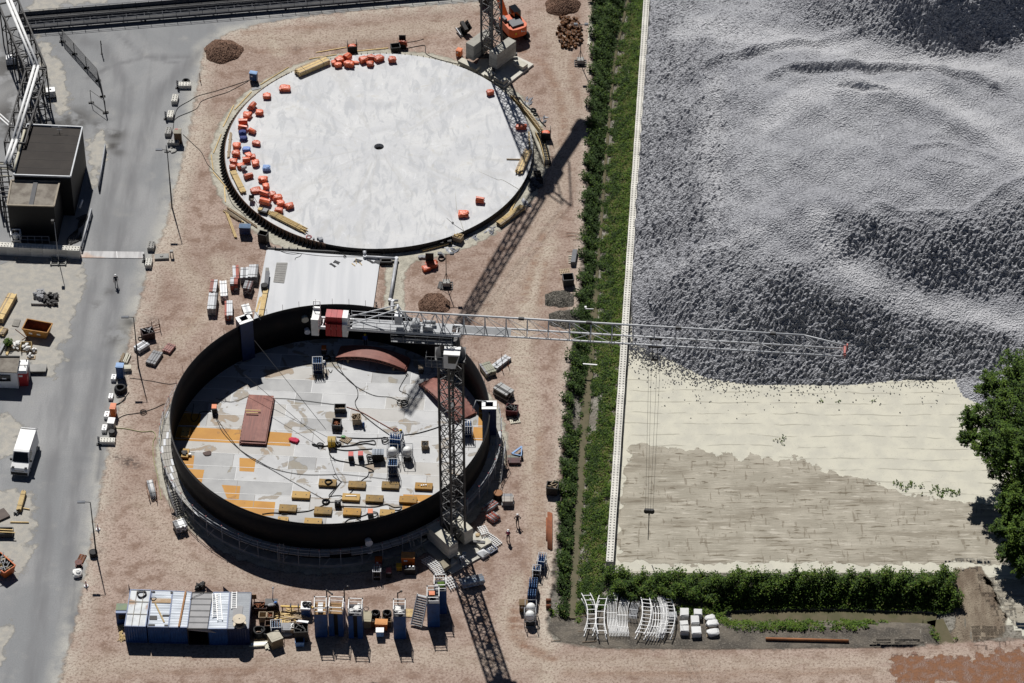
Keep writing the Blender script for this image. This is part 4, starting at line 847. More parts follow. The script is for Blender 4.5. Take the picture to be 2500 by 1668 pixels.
d = Vector((CEp.x-hd.x, CEp.y-hd.y, 0)); Lc = d.length; d.normalize(); s = Vector((-d.y,d.x,0))
mb = MB(); mb.lathe([(1.3,h2-.8),(1.7,h2-.4),(1.7,h2+.2)], (B2.x,B2.y,0), 18)
mb.ob(hd-d*2-s*.9, d*(Lc+2), s*1.8, up*.35); mb.build("slewing_platform", [CRD], c2)
mb = MB(); mb.ob(hd+d*(Lc-2.4)-s*1.3+up*.4, d*2.4, s*2.6, up*1.6); mb.build("counterweight", [CRW], c2); MB().ob(hd+d*2.0-s*.8+up*.4, d*2.5, s*1.6, up*1.2).build("machinery_house", [CRW], c2)
mb = MB()
for e in (-1,1): mb.bar(hd+s*e*1.2, hd+d*3.5+s*e*.6+up*9, .22); mb.bar(hd+d*6+s*e*1.2, hd+d*3.5+s*e*.6+up*9, .16)
mb.build("a_frame", [CRD], c2)
jd = (tip-hd); jl = jd.length; jd.normalize(); js = jd.cross(up).normalized(); ju = js.cross(jd); f0 = hd-d*1.2+up*.4; mb = MB(); n = 24
cn = lambda t, a, b_: f0.lerp(tip, t)+js*a*.72*(1 if t < .97 else .5)+ju*b_*.6
for a, b_ in ((-1,-1),(1,-1),(1,1),(-1,1)): mb.bar(cn(0,a,b_), cn(1,a,b_), .26)
for i in range(n):
    t, t2 = i/n, (i+1)/n
    for (a,b_),(a2,b2) in (((-1,-1),(1,-1)),((1,-1),(1,1)),((1,1),(-1,1)),((-1,1),(-1,-1))): mb.bar(cn(t,a,b_), cn(t2,a2,b2), .09)
mb.build("luffing_jib", [CRL], c2)
mb = MB(); a = hd+d*3.5+up*9
for e in (-.5,.5): mb.tube(a+s*e, tip-jd*3+s*e*.5, .03, 4)
mb.build("pendant_rope", [DARKS], c2)
# ================================================================ BUILDERS FOR SITE OBJECTS
def yaw(a, b): d = b-a; return math.atan2(d.y, d.x)
def bundle(a, b, w, h, nw, nl, mat, label, cat, name="timber_stack", group=None, z0=.06, jag=.12, gap=.0, bearers=2, strap=True, tube=False, seed=0):
    """a stack of parallel boards or tubes lying from a to b"""
    r = random.Random(seed+int(abs(a.x*31+a.y*17))); a, b = Vector(a), Vector(b); base = a.lerp(b,.5); t = thing(name, label, cat, base, group)
    d = (b-a).normalized(); s = Vector((-d.y,d.x,0)).normalized(); L = (b-a).length; mb = MB(); bw, bh = w/nw, h/nl
    for k in range(nl):
        for i in range(nw):
            j0, j1 = r.uniform(-jag,jag), r.uniform(-jag,jag); o = (i+.5)*bw-w/2; p = a+s*o+d*j0+up*(z0+bh*(k+.5)); q = b+s*(o+r.uniform(-.4,.4)*bw*gap)+d*j1+up*(z0+bh*(k+.5))
            if tube: mb.tube(p, q, min(bw,bh)*.46, 6, r.randrange(2))
            else: mb.bar(p, q, bw*(.94-gap*.3), bh*.9, r.randrange(2))
    ms = mat if isinstance(mat, (list,tuple)) else [mat, mat]
    mb.build("boards" if not tube else "tubes", ms, t)
    for i in range(bearers):
        p = a.lerp(b, (i+.5)/bearers if bearers > 1 else .5); MB().bar(p-s*(w/2+.1)+up*(z0/2), p+s*(w/2+.1)+up*(z0/2), .1, max(z0,.04)).build("bearer", [OLDWOOD], t)
    if strap:
        for f in (.2,.8): p = a.lerp(b,f)+up*z0; m_ = MB(); m_.bar(p-s*(w/2+.012)+up*(h+.012), p+s*(w/2+.012)+up*(h+.012), .04, .012); m_.bar(p-s*(w/2+.012), p-s*(w/2+.012)+up*h, .04, .012); m_.bar(p+s*(w/2+.012), p+s*(w/2+.012)+up*h, .04, .012); m_.build("strap", [BLACKS], t)
    return t
def crate(c, sz, rz, mat, label, cat="box", name="steel_box", group=None, fill=None, th=.05, fillh=.5, feet=True):
    t = thing(name, label, cat, c, group, rz); x, y, z = sz; mb = MB(); o = Vector(c)
    mb.box(o+up*.1, (x,y,.05)); mb.box(o+Vector((0,y/2-th/2,.15)), (x,th,z-.15)); mb.box(o+Vector((0,-y/2+th/2,.15)), (x,th,z-.15)); mb.box(o+Vector((x/2-th/2,0,.15)), (th,y-2*th,z-.15)); mb.box(o+Vector((-x/2+th/2,0,.15)), (th,y-2*th,z-.15))
    mb.build("box_shell", [mat], t)
    mb = MB()
    for e in (-1,1): mb.box(o+Vector((0,e*(y/2+.012),z-.1)), (x+.06,.05,.08)); mb.box(o+Vector((e*(x/2+.012),0,z-.1)), (.05,y+.0,.08))
    mb.build("rim", [mat], t)
    if feet:
        for e in (-1,1): MB().box(o+Vector((e*x*.35,0,0)), (.14,y*.95,.1)).build("skid", [mat], t)
    if fill:
        r = random.Random(int(c[0]*97)); mb = MB()
        for i in range(14): p = o+Vector((r.uniform(-.36,.36)*x, r.uniform(-.36,.36)*y, .15+fillh*z*r.uniform(.5,1))); a = r.uniform(0,3.14); v = Vector((math.cos(a),math.sin(a),r.uniform(-.2,.2)))*min(x,y)*.3; mb.bar(p-v, p+v, .08, .07)
        mb.build("contents", [fill], t)
    return t
def pallet(c, rz, label, mat=None, name="pallet", L=1.2, Wd=1.0, group=None, n=6):
    t = thing(name, label, "pallet", c, group, rz); mb = MB(); o = Vector(c)
    for i in range(n): mb.box(o+Vector(((i+.5)/n*L-L/2,0,.12)), (L/n*.62,Wd,.025))
    mb.build("top_slats", [mat or OLDWOOD], t); mb = MB()
    for k in (-1,0,1): mb.box(o+Vector((0,k*(Wd/2-.06),0)), (L,.1,.115))
    mb.build("runners", [mat or OLDWOOD], t); return t
def cabinet(c, sz, rz, mat, label, cat="electrical box", name="electrical_cabinet", lid=None, plate=WHITEP, group=None, legs=.25, lidh=.05):
    t = thing(name, label, cat, c, group, rz); x,y,z = sz; o = Vector(c)
    MB().box(o+up*legs, (x,y,z-legs)).build("cabinet_body", [mat], t); cbt = t.children[0]
    MB().box(o+up*z, (x+.08,y+.1,lidh)).box(o+up*(z+lidh), (x*.8,y*.7,.02)).build("lid", [lid or mat], t)
    if plate: MB().box(o+Vector((-x*.18,-y/2-.012,legs+(z-legs)*.55)), (x*.28,.02,.22)).build("sign_plate", [plate], cbt)
    MB().box(o+Vector((x*.3,-y/2-.02,legs+(z-legs)*.45)), (.05,.04,.14)).build("handle", [BLACKS], cbt)
    if legs > .05:
        for ex in (-1,1):
            for ey in (-1,1): MB().box(o+Vector((ex*(x/2-.06),ey*(y/2-.06),0)), (.07,.07,legs)).build("leg", [BLACKS], t)
    return t
def bag(c, sz, rz, mat, label, group, seed, roll=False, cat="tarpaulin", name="tarpaulin_bundle"):
    mb = MB(); c = Vector(c)
    if roll:
        a = Vector((math.cos(rz),math.sin(rz),0)); s = Vector((-a.y,a.x,0)); R = sz[1]/2; mb.tube(c-a*sz[0]/2+up*R*.9, c+a*sz[0]/2+up*R*.9, R, 11, 0, R*.92, False); mb.tube(c-a*sz[0]/2*1.03+up*R*.9, c-a*sz[0]/2+up*R*.9, R*.45, 9)
        mb.ob(c-a*sz[0]*.46+s*R*.5, a*sz[0]*.9, s*R*.85, up*R*.35); r = random.Random(seed)
        mb.v = [(x+r.uniform(-.05,.05), y+r.uniform(-.05,.05), max(c.z,z+r.uniform(-.05,.05))) for x,y,z in mb.v]
    else:
        mb.blob(c, sz, 0, seed, .2, rz, 12, 8, .5); r = random.Random(seed)
        if sz[0] > .6: mb.blob(c+Vector((r.uniform(-.2,.2)*sz[0], r.uniform(-.2,.2)*sz[1], sz[2]*.45)), (sz[0]*.7,sz[1]*.65,sz[2]*.6), 0, seed+1, .3, rz+.4, 10, 6, .6)
    o = single(mb, name, [mat], c, label, cat, group)
    return o
def hose(pts, r, mat, label, cat="cable", name="cable", smooth=6, coils=()):
    pts = [Vector(p) for p in pts]; out = []
    for i in range(len(pts)-1):
        p0, p1, p2, p3 = pts[max(i-1,0)], pts[i], pts[i+1], pts[min(i+2,len(pts)-1)]
        for k in range(smooth):
            t = k/smooth; out.append(.5*((2*p1)+(p2-p0)*t+(2*p0-5*p1+4*p2-p3)*t*t+(3*p1-p0-3*p2+p3)*t**3))
    out.append(pts[-1]); mb = MB().path(out, r, 5)
    for c, R, n in coils: mb.coil(c, R, r, n, 18)
    return single(mb, name, [mat], pts[0], label, cat)
def coil(c, R, r, mat, label, turns=4, cat="coil", name="hose_coil"):
    mb = MB()
    for k in range(turns): mb.coil(Vector(c)+up*(k*r*1.1), R*(1-.07*(k%3)), r, 1.05, 20, 0, 0)
    return single(mb, name, [mat], c, label, cat)
def cylinder_rack(c, rz, nx, ny, label, frame=True, capm=None, group="racks of blue gas cylinders", h=1.5, pitch=.27, body=NAVY):
    t = thing("gas_cylinder_rack", label, "gas cylinders", c, group, rz); o = Vector(c); x, y = nx*pitch, ny*pitch
    pb = None
    for i in range(nx):
        for j in range(ny):
            p = Vector(((i+.5)*pitch-x/2, (j+.5)*pitch-y/2, .12))
            if pb is None:
                m_ = MB(); R = pitch*.43; m_.lathe([(R,0),(R,h-.22),(R*.9,h-.12),(R*.5,h-.02)], (0,0,0), 8, 0); m_.lathe([(R*.52,h-.02),(R*.6,h+.02),(R*.6,h+.13),(R*.3,h+.2)], (0,0,0), 7, 1); pb = m_.build("gas_cylinder", [body, capm or LBLUE]); pb.parent = t; pb.location = p
            else: q = pb.copy(); COL.objects.link(q); q.parent = t; q.location = p
    if frame:
        mb = MB()
        for ex in (-1,1):
            for ey in (-1,1): mb.bar(o+Vector((ex*(x/2+.04),ey*(y/2+.04),0)), o+Vector((ex*(x/2+.04),ey*(y/2+.04),h+.35)), .06)
        for z in (.06,.7,h+.35):
            for e in (-1,1): mb.bar(o+Vector((-x/2-.04,e*(y/2+.04),z)), o+Vector((x/2+.04,e*(y/2+.04),z)), .05); mb.bar(o+Vector((e*(x/2+.04),-y/2-.04,z)), o+Vector((e*(x/2+.04),y/2+.04,z)), .05)
        mb.build("rack_frame", [STEEL], t)
    return t
def drum(c, R, h, mat, label, cat="drum", name="drum", open_=False, inner=None):
    t = thing(name, label, cat, c); mb = MB(); mb.lathe([(R,0),(R,h*.3),(R*1.03,h*.33),(R,h*.36),(R,h*.64),(R*1.03,h*.67),(R,h*.7),(R,h)], c, 18); mb.build("drum_body", [mat], t)
    MB().lathe([(R*1.04,0),(R*1.04,.05),(R*.9,.055)], Vector(c)+up*h, 18).build("lid", [inner or mat], t); return t
def reel(c, R, w, label, mat=WOOD, lying=True, core=BLACKS):
    t = thing("cable_reel", label, "cable reel", c); o = Vector(c)
    for z in (0, w-.05): m_ = MB(); m_.lathe([(.06,0),(R,0),(R,.05),(.06,.05)], o+up*z, 22, 0, False); m_.build("flange", [mat], t)
    MB().lathe([(R*.62,.05),(R*.66,w*.3),(R*.62,w-.05)], o, 16).build("wound_cable", [core], t)
    MB().lathe([(.07,0),(.07,.012)], o+up*(w+.002), 10).build("hub_hole", [BLACKS], t); return t
def person(c, face, label, top, trousers, helmet, pose='stand', z=0., vest=None):
    """one continuous skinned figure 1.78 m tall"""
    t = thing("person", label, "person", (c[0],c[1],z), None, face-math.pi/2)          # the figure faces +y before turning
    me = bpy.data.meshes.new("body"); J_ = {}
    lean = {'bend':.75,'walk':.08,'lean':.35}.get(pose, .03); st = {'walk':.26,'stand':.05,'hips':.1,'bend':.16,'lean':.2,'crouch':.1}.get(pose,.05)
    hip = .93 if pose != 'crouch' else .45
    def tr(zz, y=0): return (math.sin(lean)*zz+y, math.cos(lean)*zz)
    V = []; E = []; R_ = []
    def v(x,y,z_,r): V.append((x,y,z_)); R_.append(r); return len(V)-1
    pel = v(0,0,hip,.135); y1,z1 = tr(.26); sp = v(0,y1,hip+z1,.13); y2,z2 = tr(.46); ch = v(0,y2,hip+z2,.145); y3,z3 = tr(.60); nk = v(0,y3,hip+z3,.06); y4,z4 = tr(.70); hd_ = v(0,y4+.015,hip+z4,.085); y5,z5 = tr(.79); tp = v(0,y5+.01,hip+z5,.08)
    E += [(pel,sp),(sp,ch),(ch,nk),(nk,hd_),(hd_,tp)]; hands = []
    ns_ = v(0,y4+.105,hip+z4-.005,.018); E.append((hd_,ns_))
    for s_ in (-1,1):
        hx = v(s_*.10,0,hip-.06,.095); kn = v(s_*.12,st*s_*.6+(.05 if pose!='crouch' else .32),(hip*.53 if pose!='crouch' else .42),.065); an = v(s_*.12,st*s_-.02,.09,.042); to = v(s_*.14,st*s_+.15,.045,.038); E += [(pel,hx),(hx,kn),(kn,an),(an,to)]
        ys, zs = tr(.53); sh = v(s_*.19,ys,hip+zs,.062)
        if pose == 'hips': el = v(s_*.40,ys-.08,hip+zs-.24,.045); ha = v(s_*.22,ys+.04,hip+.06,.035)
        elif pose == 'phone': el = v(s_*.25,ys+.02,hip+zs-.27,.045); ha = v(s_*.08,ys+.27,hip+zs-.16,.035)
        elif pose in ('bend','lean','crouch'): el = v(s_*.24,ys+.16,hip+zs-.22,.045); ha = v(s_*.16,ys+.34,hip+zs-.36,.035)
        else: el = v(s_*.25,ys-.03+s_*st*.3,hip+zs-.28,.045); ha = v(s_*.27,ys+.08+s_*st*.5,hip+zs-.52,.035)
        E += [(ch,sh),(sh,el),(el,ha)]; hp = Vector(V[ha]); dr = (hp-Vector(V[el])).normalized(); sd2 = dr.cross(Vector((0,1,.3))).normalized()
        pm = v(*(hp+dr*.05),.03); E.append((ha,pm))
        for k in range(4): f1 = v(*(hp+dr*(.10)+sd2*(k-1.5)*.022),.0095); f2 = v(*(hp+dr*(.15+.012*(k in (1,2)))+sd2*(k-1.5)*.024+Vector((0,.012,-.01))),.008); E += [(pm,f1),(f1,f2)]
        th_ = v(*(hp+dr*.06+sd2*.05),.010); E.append((ha,th_))
    me.from_pydata(V, E, []); ob = bpy.data.objects.new("body", me); COL.objects.link(ob)
    md = ob.modifiers.new("skin", 'SKIN'); ob.modifiers.new("sub", 'SUBSURF').levels = 1
    for i, r in enumerate(R_): me.skin_vertices[0].data[i].radius = (r,r)
    me.skin_vertices[0].data[0].use_root = True
    dg = bpy.context.evaluated_depsgraph_get(); dg.update(); m2 = bpy.data.meshes.new_from_object(ob.evaluated_get(dg)); m2.name = "body"; ob.modifiers.clear(); ob.data = m2
    m2.materials.clear()
    for m_ in (trousers, top, SKIN, M("boots", (.02,.018,.015))): m2.materials.append(m_)
    hands = [Vector(V[i]) for i in range(len(V)) if R_[i] <= .036 and R_[i] > .02]
    for p in m2.polygons:
        q = p.center; p.use_smooth = True
        if min((q-h_).length for h_ in hands) < .10 and q.z > .3: k = 2
        elif (q-Vector(V[hd_])).length < .17: k = 2
        elif q.z < .10: k = 3
        elif q.z < hip-.0 and abs(q.x) < .24 and q.y < .5: k = 0
        else: k = 1
        p.material_index = k
    ob.parent = t; hv = Vector(V[tp])
    hm = MB(); a = Vector((0,math.sin(lean),math.cos(lean)))
    hm.lathe([(.135,-.035),(.165,-.03),(.15,0),(.135,.05),(.09,.10),(.02,.118)], (hv.x,hv.y,hv.z), 12); hm.box((hv.x,hv.y+.15,hv.z-.03), (.2,.09,.015)); hm.build("helmet", [helmet], t, (0,0,0))
    if vest:
        vm = MB(); yc, zc = tr(.42); vm.lathe([(.165,-.22),(.195,0),(.175,.14)], (0,yc,hip+zc), 12); vm.build("vest", [vest], t, (0,0,0))
    return t
def lamp_post(base, h, dirx, label, group="lamp posts along the road", armlen=.7):
    t = thing("lamp_post", label, "lamp post", base, group); o = Vector(base)
    MB().tube(o, o+up*(h*.45), .10, 8, 0, .085).tube(o+up*(h*.45), o+up*h, .075, 8, 0, .05).build("pole", [DARKS], t)
    MB().tube(o+up*h, o+up*h+Vector((dirx*armlen,0,.06)), .04, 6).build("arm", [DARKS], t)
    MB().box(o+up*(h-.02)+Vector((dirx*(armlen+.3),0,0)), (.85,.32,.14)).build("lamp_head", [M("lamp_grey", (.16,.17,.19))], t); return t
def mast_lamp(base, h, label, arms):
    t = thing("site_light_tower", label, "light tower", base, "mobile site light towers"); o = Vector(base)
    MB().bar(o+up*.9, o+up*h, .09).build("mast", [DARKS], t)
    mb = MB(); 
    for k in range(4): mb.bar(o+Vector((-.8,-.65+k*.43,.08)), o+Vector((.8,-.65+k*.43,.08)), .09)
    for e in (-.75,0,.75): mb.bar(o+Vector((e,-.7,.08)), o+Vector((e,.7,.08)), .08)
    mb.build("skid_frame", [DARKS], t)
    MB().box(o+Vector((0,.05,.15)), (.9,.75,.62)).build("ballast_box", [CONCD], t)
    MB().tube(o+Vector((-.7,-.6,.1)), o+up*2.2, .03, 5).tube(o+Vector((.7,-.6,.1)), o+up*2.2, .03, 5).build("stay", [DARKS], t)
    MB().bar(o+up*h+Vector((-.9,0,0)), o+up*h+Vector((.9,0,0)), .06).build("crossbar", [DARKS], t)
    for e in arms: MB().box(o+up*(h-.05)+Vector((e,0,0)), (.5,.35,.25)).build("floodlight", [M("lamp_grey", (.16,.17,.19))], t)
    return t
# ================================================================ LEFT SIDE: BUILDING, PIPES, ROAD EDGE
ROOFD = M("brown_roof_felt", (.024,.019,.016), (.04,.033,.027), rough=.8, sc=.5); FELT = M("grey_roof_felt", (.25,.225,.19), (.14,.12,.10), rough=.9, sc=.7, amt=.9); WALLD = M("black_cladding", (.004,.004,.005), rough=.6)
def quad(fn, pts, z): return [fn(x,y,z) for x,y in pts]
rz_, ra_ = 6.2, 5.6
R1 = [wa(245,1150,rz_), wa(757,1175,rz_), wb(648,62,rz_), wb(128,45,rz_)]
bd = thing("plant_building", "black plant building with a flat brown roof and a lower grey roofed annex", "building", (R1[2].x,R1[2].y,0))
MB().prism([(p.x,p.y) for p in R1], 0, rz_-.06).build("wall", [WALLD], bd)
rp = MB(); rp.prism([(p.x,p.y) for p in R1], rz_-.055, rz_); rf_ = rp.build("roof", [ROOFD], bd)
mb = MB()
for i in range(4): mb.bar(R1[i]+up*.1, R1[(i+1)%4]+up*.1, .16, .24)
mb.build("roof_edge", [M("aluminium_trim", (.42,.44,.46), rough=.4, jit=0)], rf_)
mb = MB()
for i in range(1,6): mb.bar(R1[0].lerp(R1[3],i/6)+up*.012, R1[1].lerp(R1[2],i/6)+up*.012, .03, .02)
mb.build("roof_seam", [M("roof_seam", (.06,.055,.05))], bd)['kind'] = 'stuff'
a = wa(545,1215,rz_); mb = MB(); mb.tube(a-up*.0, a+up*.9, .035, 6); mb.tube(a+up*.8+Vector((-.9,0,0)), a+up*.8+Vector((1.0,.05,0)), .03, 5); mb.tube(a+up*.4+Vector((-.3,0,0)), a+up*.4+Vector((.4,0,0)), .025, 5); mb.build("roof_aerial", [STEEL], rf_)
R2 = [wb(105,92,ra_), wb(548,100,ra_), wb(495,330,ra_), wb(66,318,ra_)]
MB().prism([(p.x,p.y) for p in R2], 0, ra_-.06).build("annex_wall", [WALLD], bd); MB().prism([(p.x,p.y) for p in R2], ra_-.055, ra_).build("annex_roof", [FELT], bd)
mb = MB()
for i in range(4): mb.bar(R2[i]+up*.06, R2[(i+1)%4]+up*.06, .2, .14)
mb.build("annex_edge", [M("buff_trim", (.34,.29,.22))], bd); a, c2_ = wb(330,95,ra_+.06), wb(282,325,ra_+.06); MB().bar(a, c2_, .55, .12).build("roof_gutter", [M("gutter_grey", (.10,.10,.105))], bd)
mb = MB(); q0, q1 = wb(190,345,3.3), wb(198,400,2.6)
for q in (q0,q1): mb.box((q.x,q.y-.15,q.z), (.35,.25,.22))
mb.build("wall_lamp", [WHITEP], bd)
# railed platform in front of the annex
rl = thing("railed_platform", "dark railed platform in front of the black building", "platform", wb(340,640)); a,c2_ = wb(205,585,.9), wb(465,590,.9)
MB().ob(a, c2_-a, Vector((0,-1.6,0)), up*.08).build("deck", [DARKS], rl); mb = MB()
for z in (.55,1.1): mb.tube(a+up*z+Vector((0,-1.6,0)), c2_+up*z+Vector((0,-1.6,0)), .035, 5)
for k in range(5): p = a.lerp(c2_,k/4)+Vector((0,-1.6,0)); mb.tube((p.x,p.y,0), p+up*1.1, .04, 5)
mb.build("handrail", [M("railing_grey", (.30,.31,.33))], rl)
mc = thing("dosing_pump", "white framed pump unit standing in shadow before the black building", "pump", wb(155,670)); o = wb(155,670); mb = MB()
for ex in (-.55,.55):
    for ey in (-.5,.5): mb.bar(o+Vector((ex,ey,0)), o+Vector((ex,ey,1.9)), .09)
for z in (.9,1.9):
    for e in (-1,1): mb.bar(o+Vector((-.55,.5*e,z)), o+Vector((.55,.5*e,z)), .12); mb.bar(o+Vector((.55*e,-.5,z)), o+Vector((.55*e,.5,z)), .12)
mb.build("frame", [WHITEP], mc); MB().lathe([(.3,.9),(.36,1.1),(.36,1.5),(.2,1.75),(.08,1.85)], o, 14).build("vessel", [CRW], mc); MB().lathe([(.22,.1),(.26,.4),(.1,.6)], o+Vector((-.4,-.7,0)), 12).lathe([(.22,.1),(.26,.4),(.1,.6)], o+Vector((.4,-.7,0)), 12).build("motor", [WHITEP], mc)
# pipe bridge
pb_ = thing("pipe_bridge", "pair of white pipes carried on a black steel trestle at the left edge", "pipe bridge", wa(200,900)); PZ = 7.2
line = [(20,-120),(48,0),(300,612),(100,1290),(30,1500)]; mb = MB(); nx = [wa(x,y,PZ) for x,y in line]; 
for off in (.2,.72):
    pts = [p+Vector((off,0,0)) for p in nx]
    for i in range(4): mb.tube(pts[i], pts[i+1], .19, 12)
    for p in pts[1:4]: mb.lathe([(.1,-.2),(.21,-.1),(.21,.1),(.1,.2)], p, 10)
pipes = mb.build("white_pipe", [WHITEP], pb_)
mb = MB(); nx2 = [wa(x,y,PZ-.55) for x,y in ((230,1180),(170,1400),(130,1560))]
for i in range(2): mb.tube(nx2[i], nx2[i+1], .16, 8)
mb.build("small_pipe", [CREAM], pb_); mb = MB()
def trest(p, q, w):
    d = (q-p); n = max(2, int(d.length/2.6)); d.normalize(); s = Vector((-d.y,d.x,0))*w
    for k in range(n+1):
        m = p.lerp(q,k/n); 
        for e in (-1,1): mb.bar((m+s*e).to_2d().to_3d(), m+s*e-up*.3, .15)
        mb.bar(m-s-up*.35, m+s-up*.35, .18); mb.bar((m-s).to_2d().to_3d()+up*2.6, m+s-up*.4, .07); mb.bar((m+s).to_2d().to_3d()+up*.3, m-s+up*(2.6-PZ), .07); mb.bar((m-s).to_2d().to_3d()+up*2.6, (m+s).to_2d().to_3d()+up*2.6, .1)
    for e in (-1,1): mb.bar(p+s*e-up*.35, q+s*e-up*.35, .18); mb.bar(p+s*e-up*1.3, q+s*e-up*1.3, .1)
    for k in range(n*2):
        for e in (-1,1): a,b2 = p.lerp(q,k/(2*n)), p.lerp(q,(k+1)/(2*n)); mb.bar(a+s*e-up*(.35 if k%2 else 1.3), b2+s*e-up*(1.3 if k%2 else .35), .06)
c_ = Vector((.42,0,0)); trest(nx[1]+c_, nx[2]+c_, 1.3); trest(nx[2]+c_, nx[3]+c_, 1.3); mb.build("trestle", [BLACKS], pb_)
mb = MB(); a, q = wa(-20,1065,4.5), wa(130,1200,5.5); mb.tube(a,q,.12,8); mb.tube(a+Vector((.3,0,.3)),q+Vector((.3,0,.3)),.1,8); mb.build("side_pipe", [WHITEP], pb_)
for fn, ys in ((wb,(-35,10,75,130)),):
    mb = MB()
    for y in ys: mb.tube(fn(-60,y-30,2.5), fn(110,y-25,2.5), .1, 7)
    mb.build("low_pipe", [CREAM], pb_)
mb = MB()
for i in range(9): p = wb(20+random.uniform(-30,50), 120+i*45); mb.box((p.x,p.y,0), (.15,.15,3.6)); mb.bar(p+up*3.5, p+Vector((1.2,0,3.5)), .12)
mb.build("rack_post", [BLACKS], pb_)['kind'] = 'stuff'
# long conveyor at the top
cv = thing("belt_conveyor", "long dark belt conveyor with railings crossing the top left of the site", "conveyor", wa(1200,130)); A_, B_ = wa(160,205,.95), wa(4600,-155,.95); d = (B_-A_).normalized(); s = Vector((-d.y,d.x,0)); L = (B_-A_).length
BELT = M("conveyor_belt", (.05,.05,.052), (.10,.10,.10), rough=.8, sc=.6); mb = MB()
mb.ob(A_+s*.75-up*.25, d*L, s*.75, up*.12); mb.ob(A_-s*1.0-up*.3, d*L, s*.5, up*.08); mb.build("belt", [BELT], cv)
mb = MB()
for o_ in (.68,1.55,-1.05,-.45): mb.bar(A_+s*o_-up*.4, B_+s*o_-up*.4, .12, .3)
k = 0.
while k < L: mb.bar(A_+d*k-s*1.0-up*.45, A_+d*k+s*1.5-up*.45, .08); mb.bar(A_+d*k+s*.7-up*.45, A_+d*min(k+2.4,L)-s*.5-up*.45, .06); k += 2.4
mb.build("side_beams", [M("conveyor_steel", (.03,.034,.045), (.06,.06,.07))], cv)
mb = MB(); k = 0.
while k < L:
    p = A_+d*k
    for o_ in (-1.1,1.6): mb.bar(p+s*o_-up*.4, p+s*o_+up*.6, .06)
    k += 1.75
for o_ in (-1.1,1.6):
    for z in (.2,.6): mb.bar(A_+s*o_+up*z, B_+s*o_+up*z, .05)
mb.build("railing", [M("railing_dark", (.10,.105,.115))], cv); mb = MB()
for k in (.03,.26,.55,.85):
    p = A_.lerp(B_,k)
    for o_ in (-.8,1.1): q = p+s*o_; MB().bar((q.x,q.y,0), q-up*.4, .25).build("support_leg", [DARKS], cv)
mb = MB(); mb.ob(A_+s*1.62-up*.35, d*L, s*.03, up*.75); mb.build("side_panel", [M("conveyor_panel", (.16,.16,.16), rough=.8)], cv)
# white caged liquid tanks
def ibc(p, rz, label):
    t = thing("caged_liquid_tank", label, "liquid tank", p, "white caged liquid tanks", rz); o = Vector(p); MB().box(o, (1.25,1.05,.14)).build("pallet_base", [BLACKS], t); m_ = MB(); m_.ob(o+Vector((-.57,-.47,.15)), (1.14,0,0), (0,.94,0), (0,0,.98)); m_.build("plastic_tank", [WHITEP], t)
    m_ = MB()
    for i in range(5):
        for e in (-1,1): m_.bar(o+Vector((-.6+i*.3,e*.5,.14)), o+Vector((-.6+i*.3,e*.5,1.16)), .03); m_.bar(o+Vector((-.6,e*.5,.2+i*.235)), o+Vector((.6,e*.5,.2+i*.235)), .03); m_.bar(o+Vector((e*.6,-.5+i*.25,.14)), o+Vector((e*.6,-.5+i*.25,1.16)), .03)
    m_.build("cage", [STEEL], t); MB().lathe([(.12,0),(.12,.06)], o+up*1.13, 10).build("cap", [BLACKS], t)
ibc(wa(102,585), rad(8), "white caged liquid tank standing left of the pipe bridge"); ibc(wa(470,885), rad(10), "white caged liquid tank standing right of the pipe bridge trestle")
# fence panels
MESH = M("mesh_panel", (.10,.10,.105), rough=.6)
def fence(p, q, n, label, h=2.0, name="fence_panel", dense=True, group="temporary mesh fence panels"):
    t = thing(name, label, "fence panel", p.lerp(q,.5), group); f = MB(); f.bar(p, p+up*h, .07).bar(q, q+up*h, .07).bar(p+up*h, q+up*h, .06).bar(p+up*.12, q+up*.12, .06); f.build("frame", [DARKS], t)
    if dense:
        m_ = MB(); L = (q-p).length; k = int(L/.16)
        for i in range(1,k): a = p.lerp(q,i/k); m_.bar(a+up*.15, a+up*(h-.05), .022)
        for i in range(1,9): m_.bar(p+up*(h*i/9), q+up*(h*i/9), .02)
        m_.build("wire_mesh", [MESH], t)
    for e in (p,q): MB().box((e.x,e.y,0), (.72,.25,.14), 0, .2).build("foot_block", [BLACKS], t)
fp = [wa(580,385), wa(685,502), wa(795,628), wa(902,745), wa(942,890), wa(972,1035)]
for i, nm in enumerate(("at the upper end of the row beside the road","second from the top of the row","middle one of the row","with its foot where the fence row bends","last one of the row, nearest the building")): fence(fp[i], fp[i+1], 8, "dark mesh fence panel "+nm)
fence(wa(838,945), wa(968,1040), 6, "open light frame panel swung out from the fence row", 2.1, "fence_panel", False)
def delineator(p, label, rz=0, h=1.15):
    t = thing("barrier_board", label, "barrier board", p, "black and white striped barrier boards", rz); o = Vector(p); MB().box(o+up*.12, (.26,.05,h)).build("board", [BLACKS], t); m_ = MB()
    for k in range(4): z = .25+k*.27; m_.add([o+Vector((-.12,-.028,z)), o+Vector((.12,-.028,z+.13)), o+Vector((.12,-.028,z+.25)), o+Vector((-.12,-.028,z+.12))], [(0,1,2,3)])
    m_.build("stripes", [WHITEP], t); MB().box(o, (.6,.35,.12)).build("base", [BLACKS], t)
delineator(wa(565,385), "striped barrier board at the top end of the mesh fence"); delineator(wa(1632,810), "striped barrier board left of the block carrying a tyre"); delineator(wa(1524,1095), "striped barrier board left of the third block down the road edge"); delineator(wb(1326,835), "striped barrier board at the right end of the steel road plate"); delineator(wc(910,945), "striped barrier board beside the long block with rubble on it")
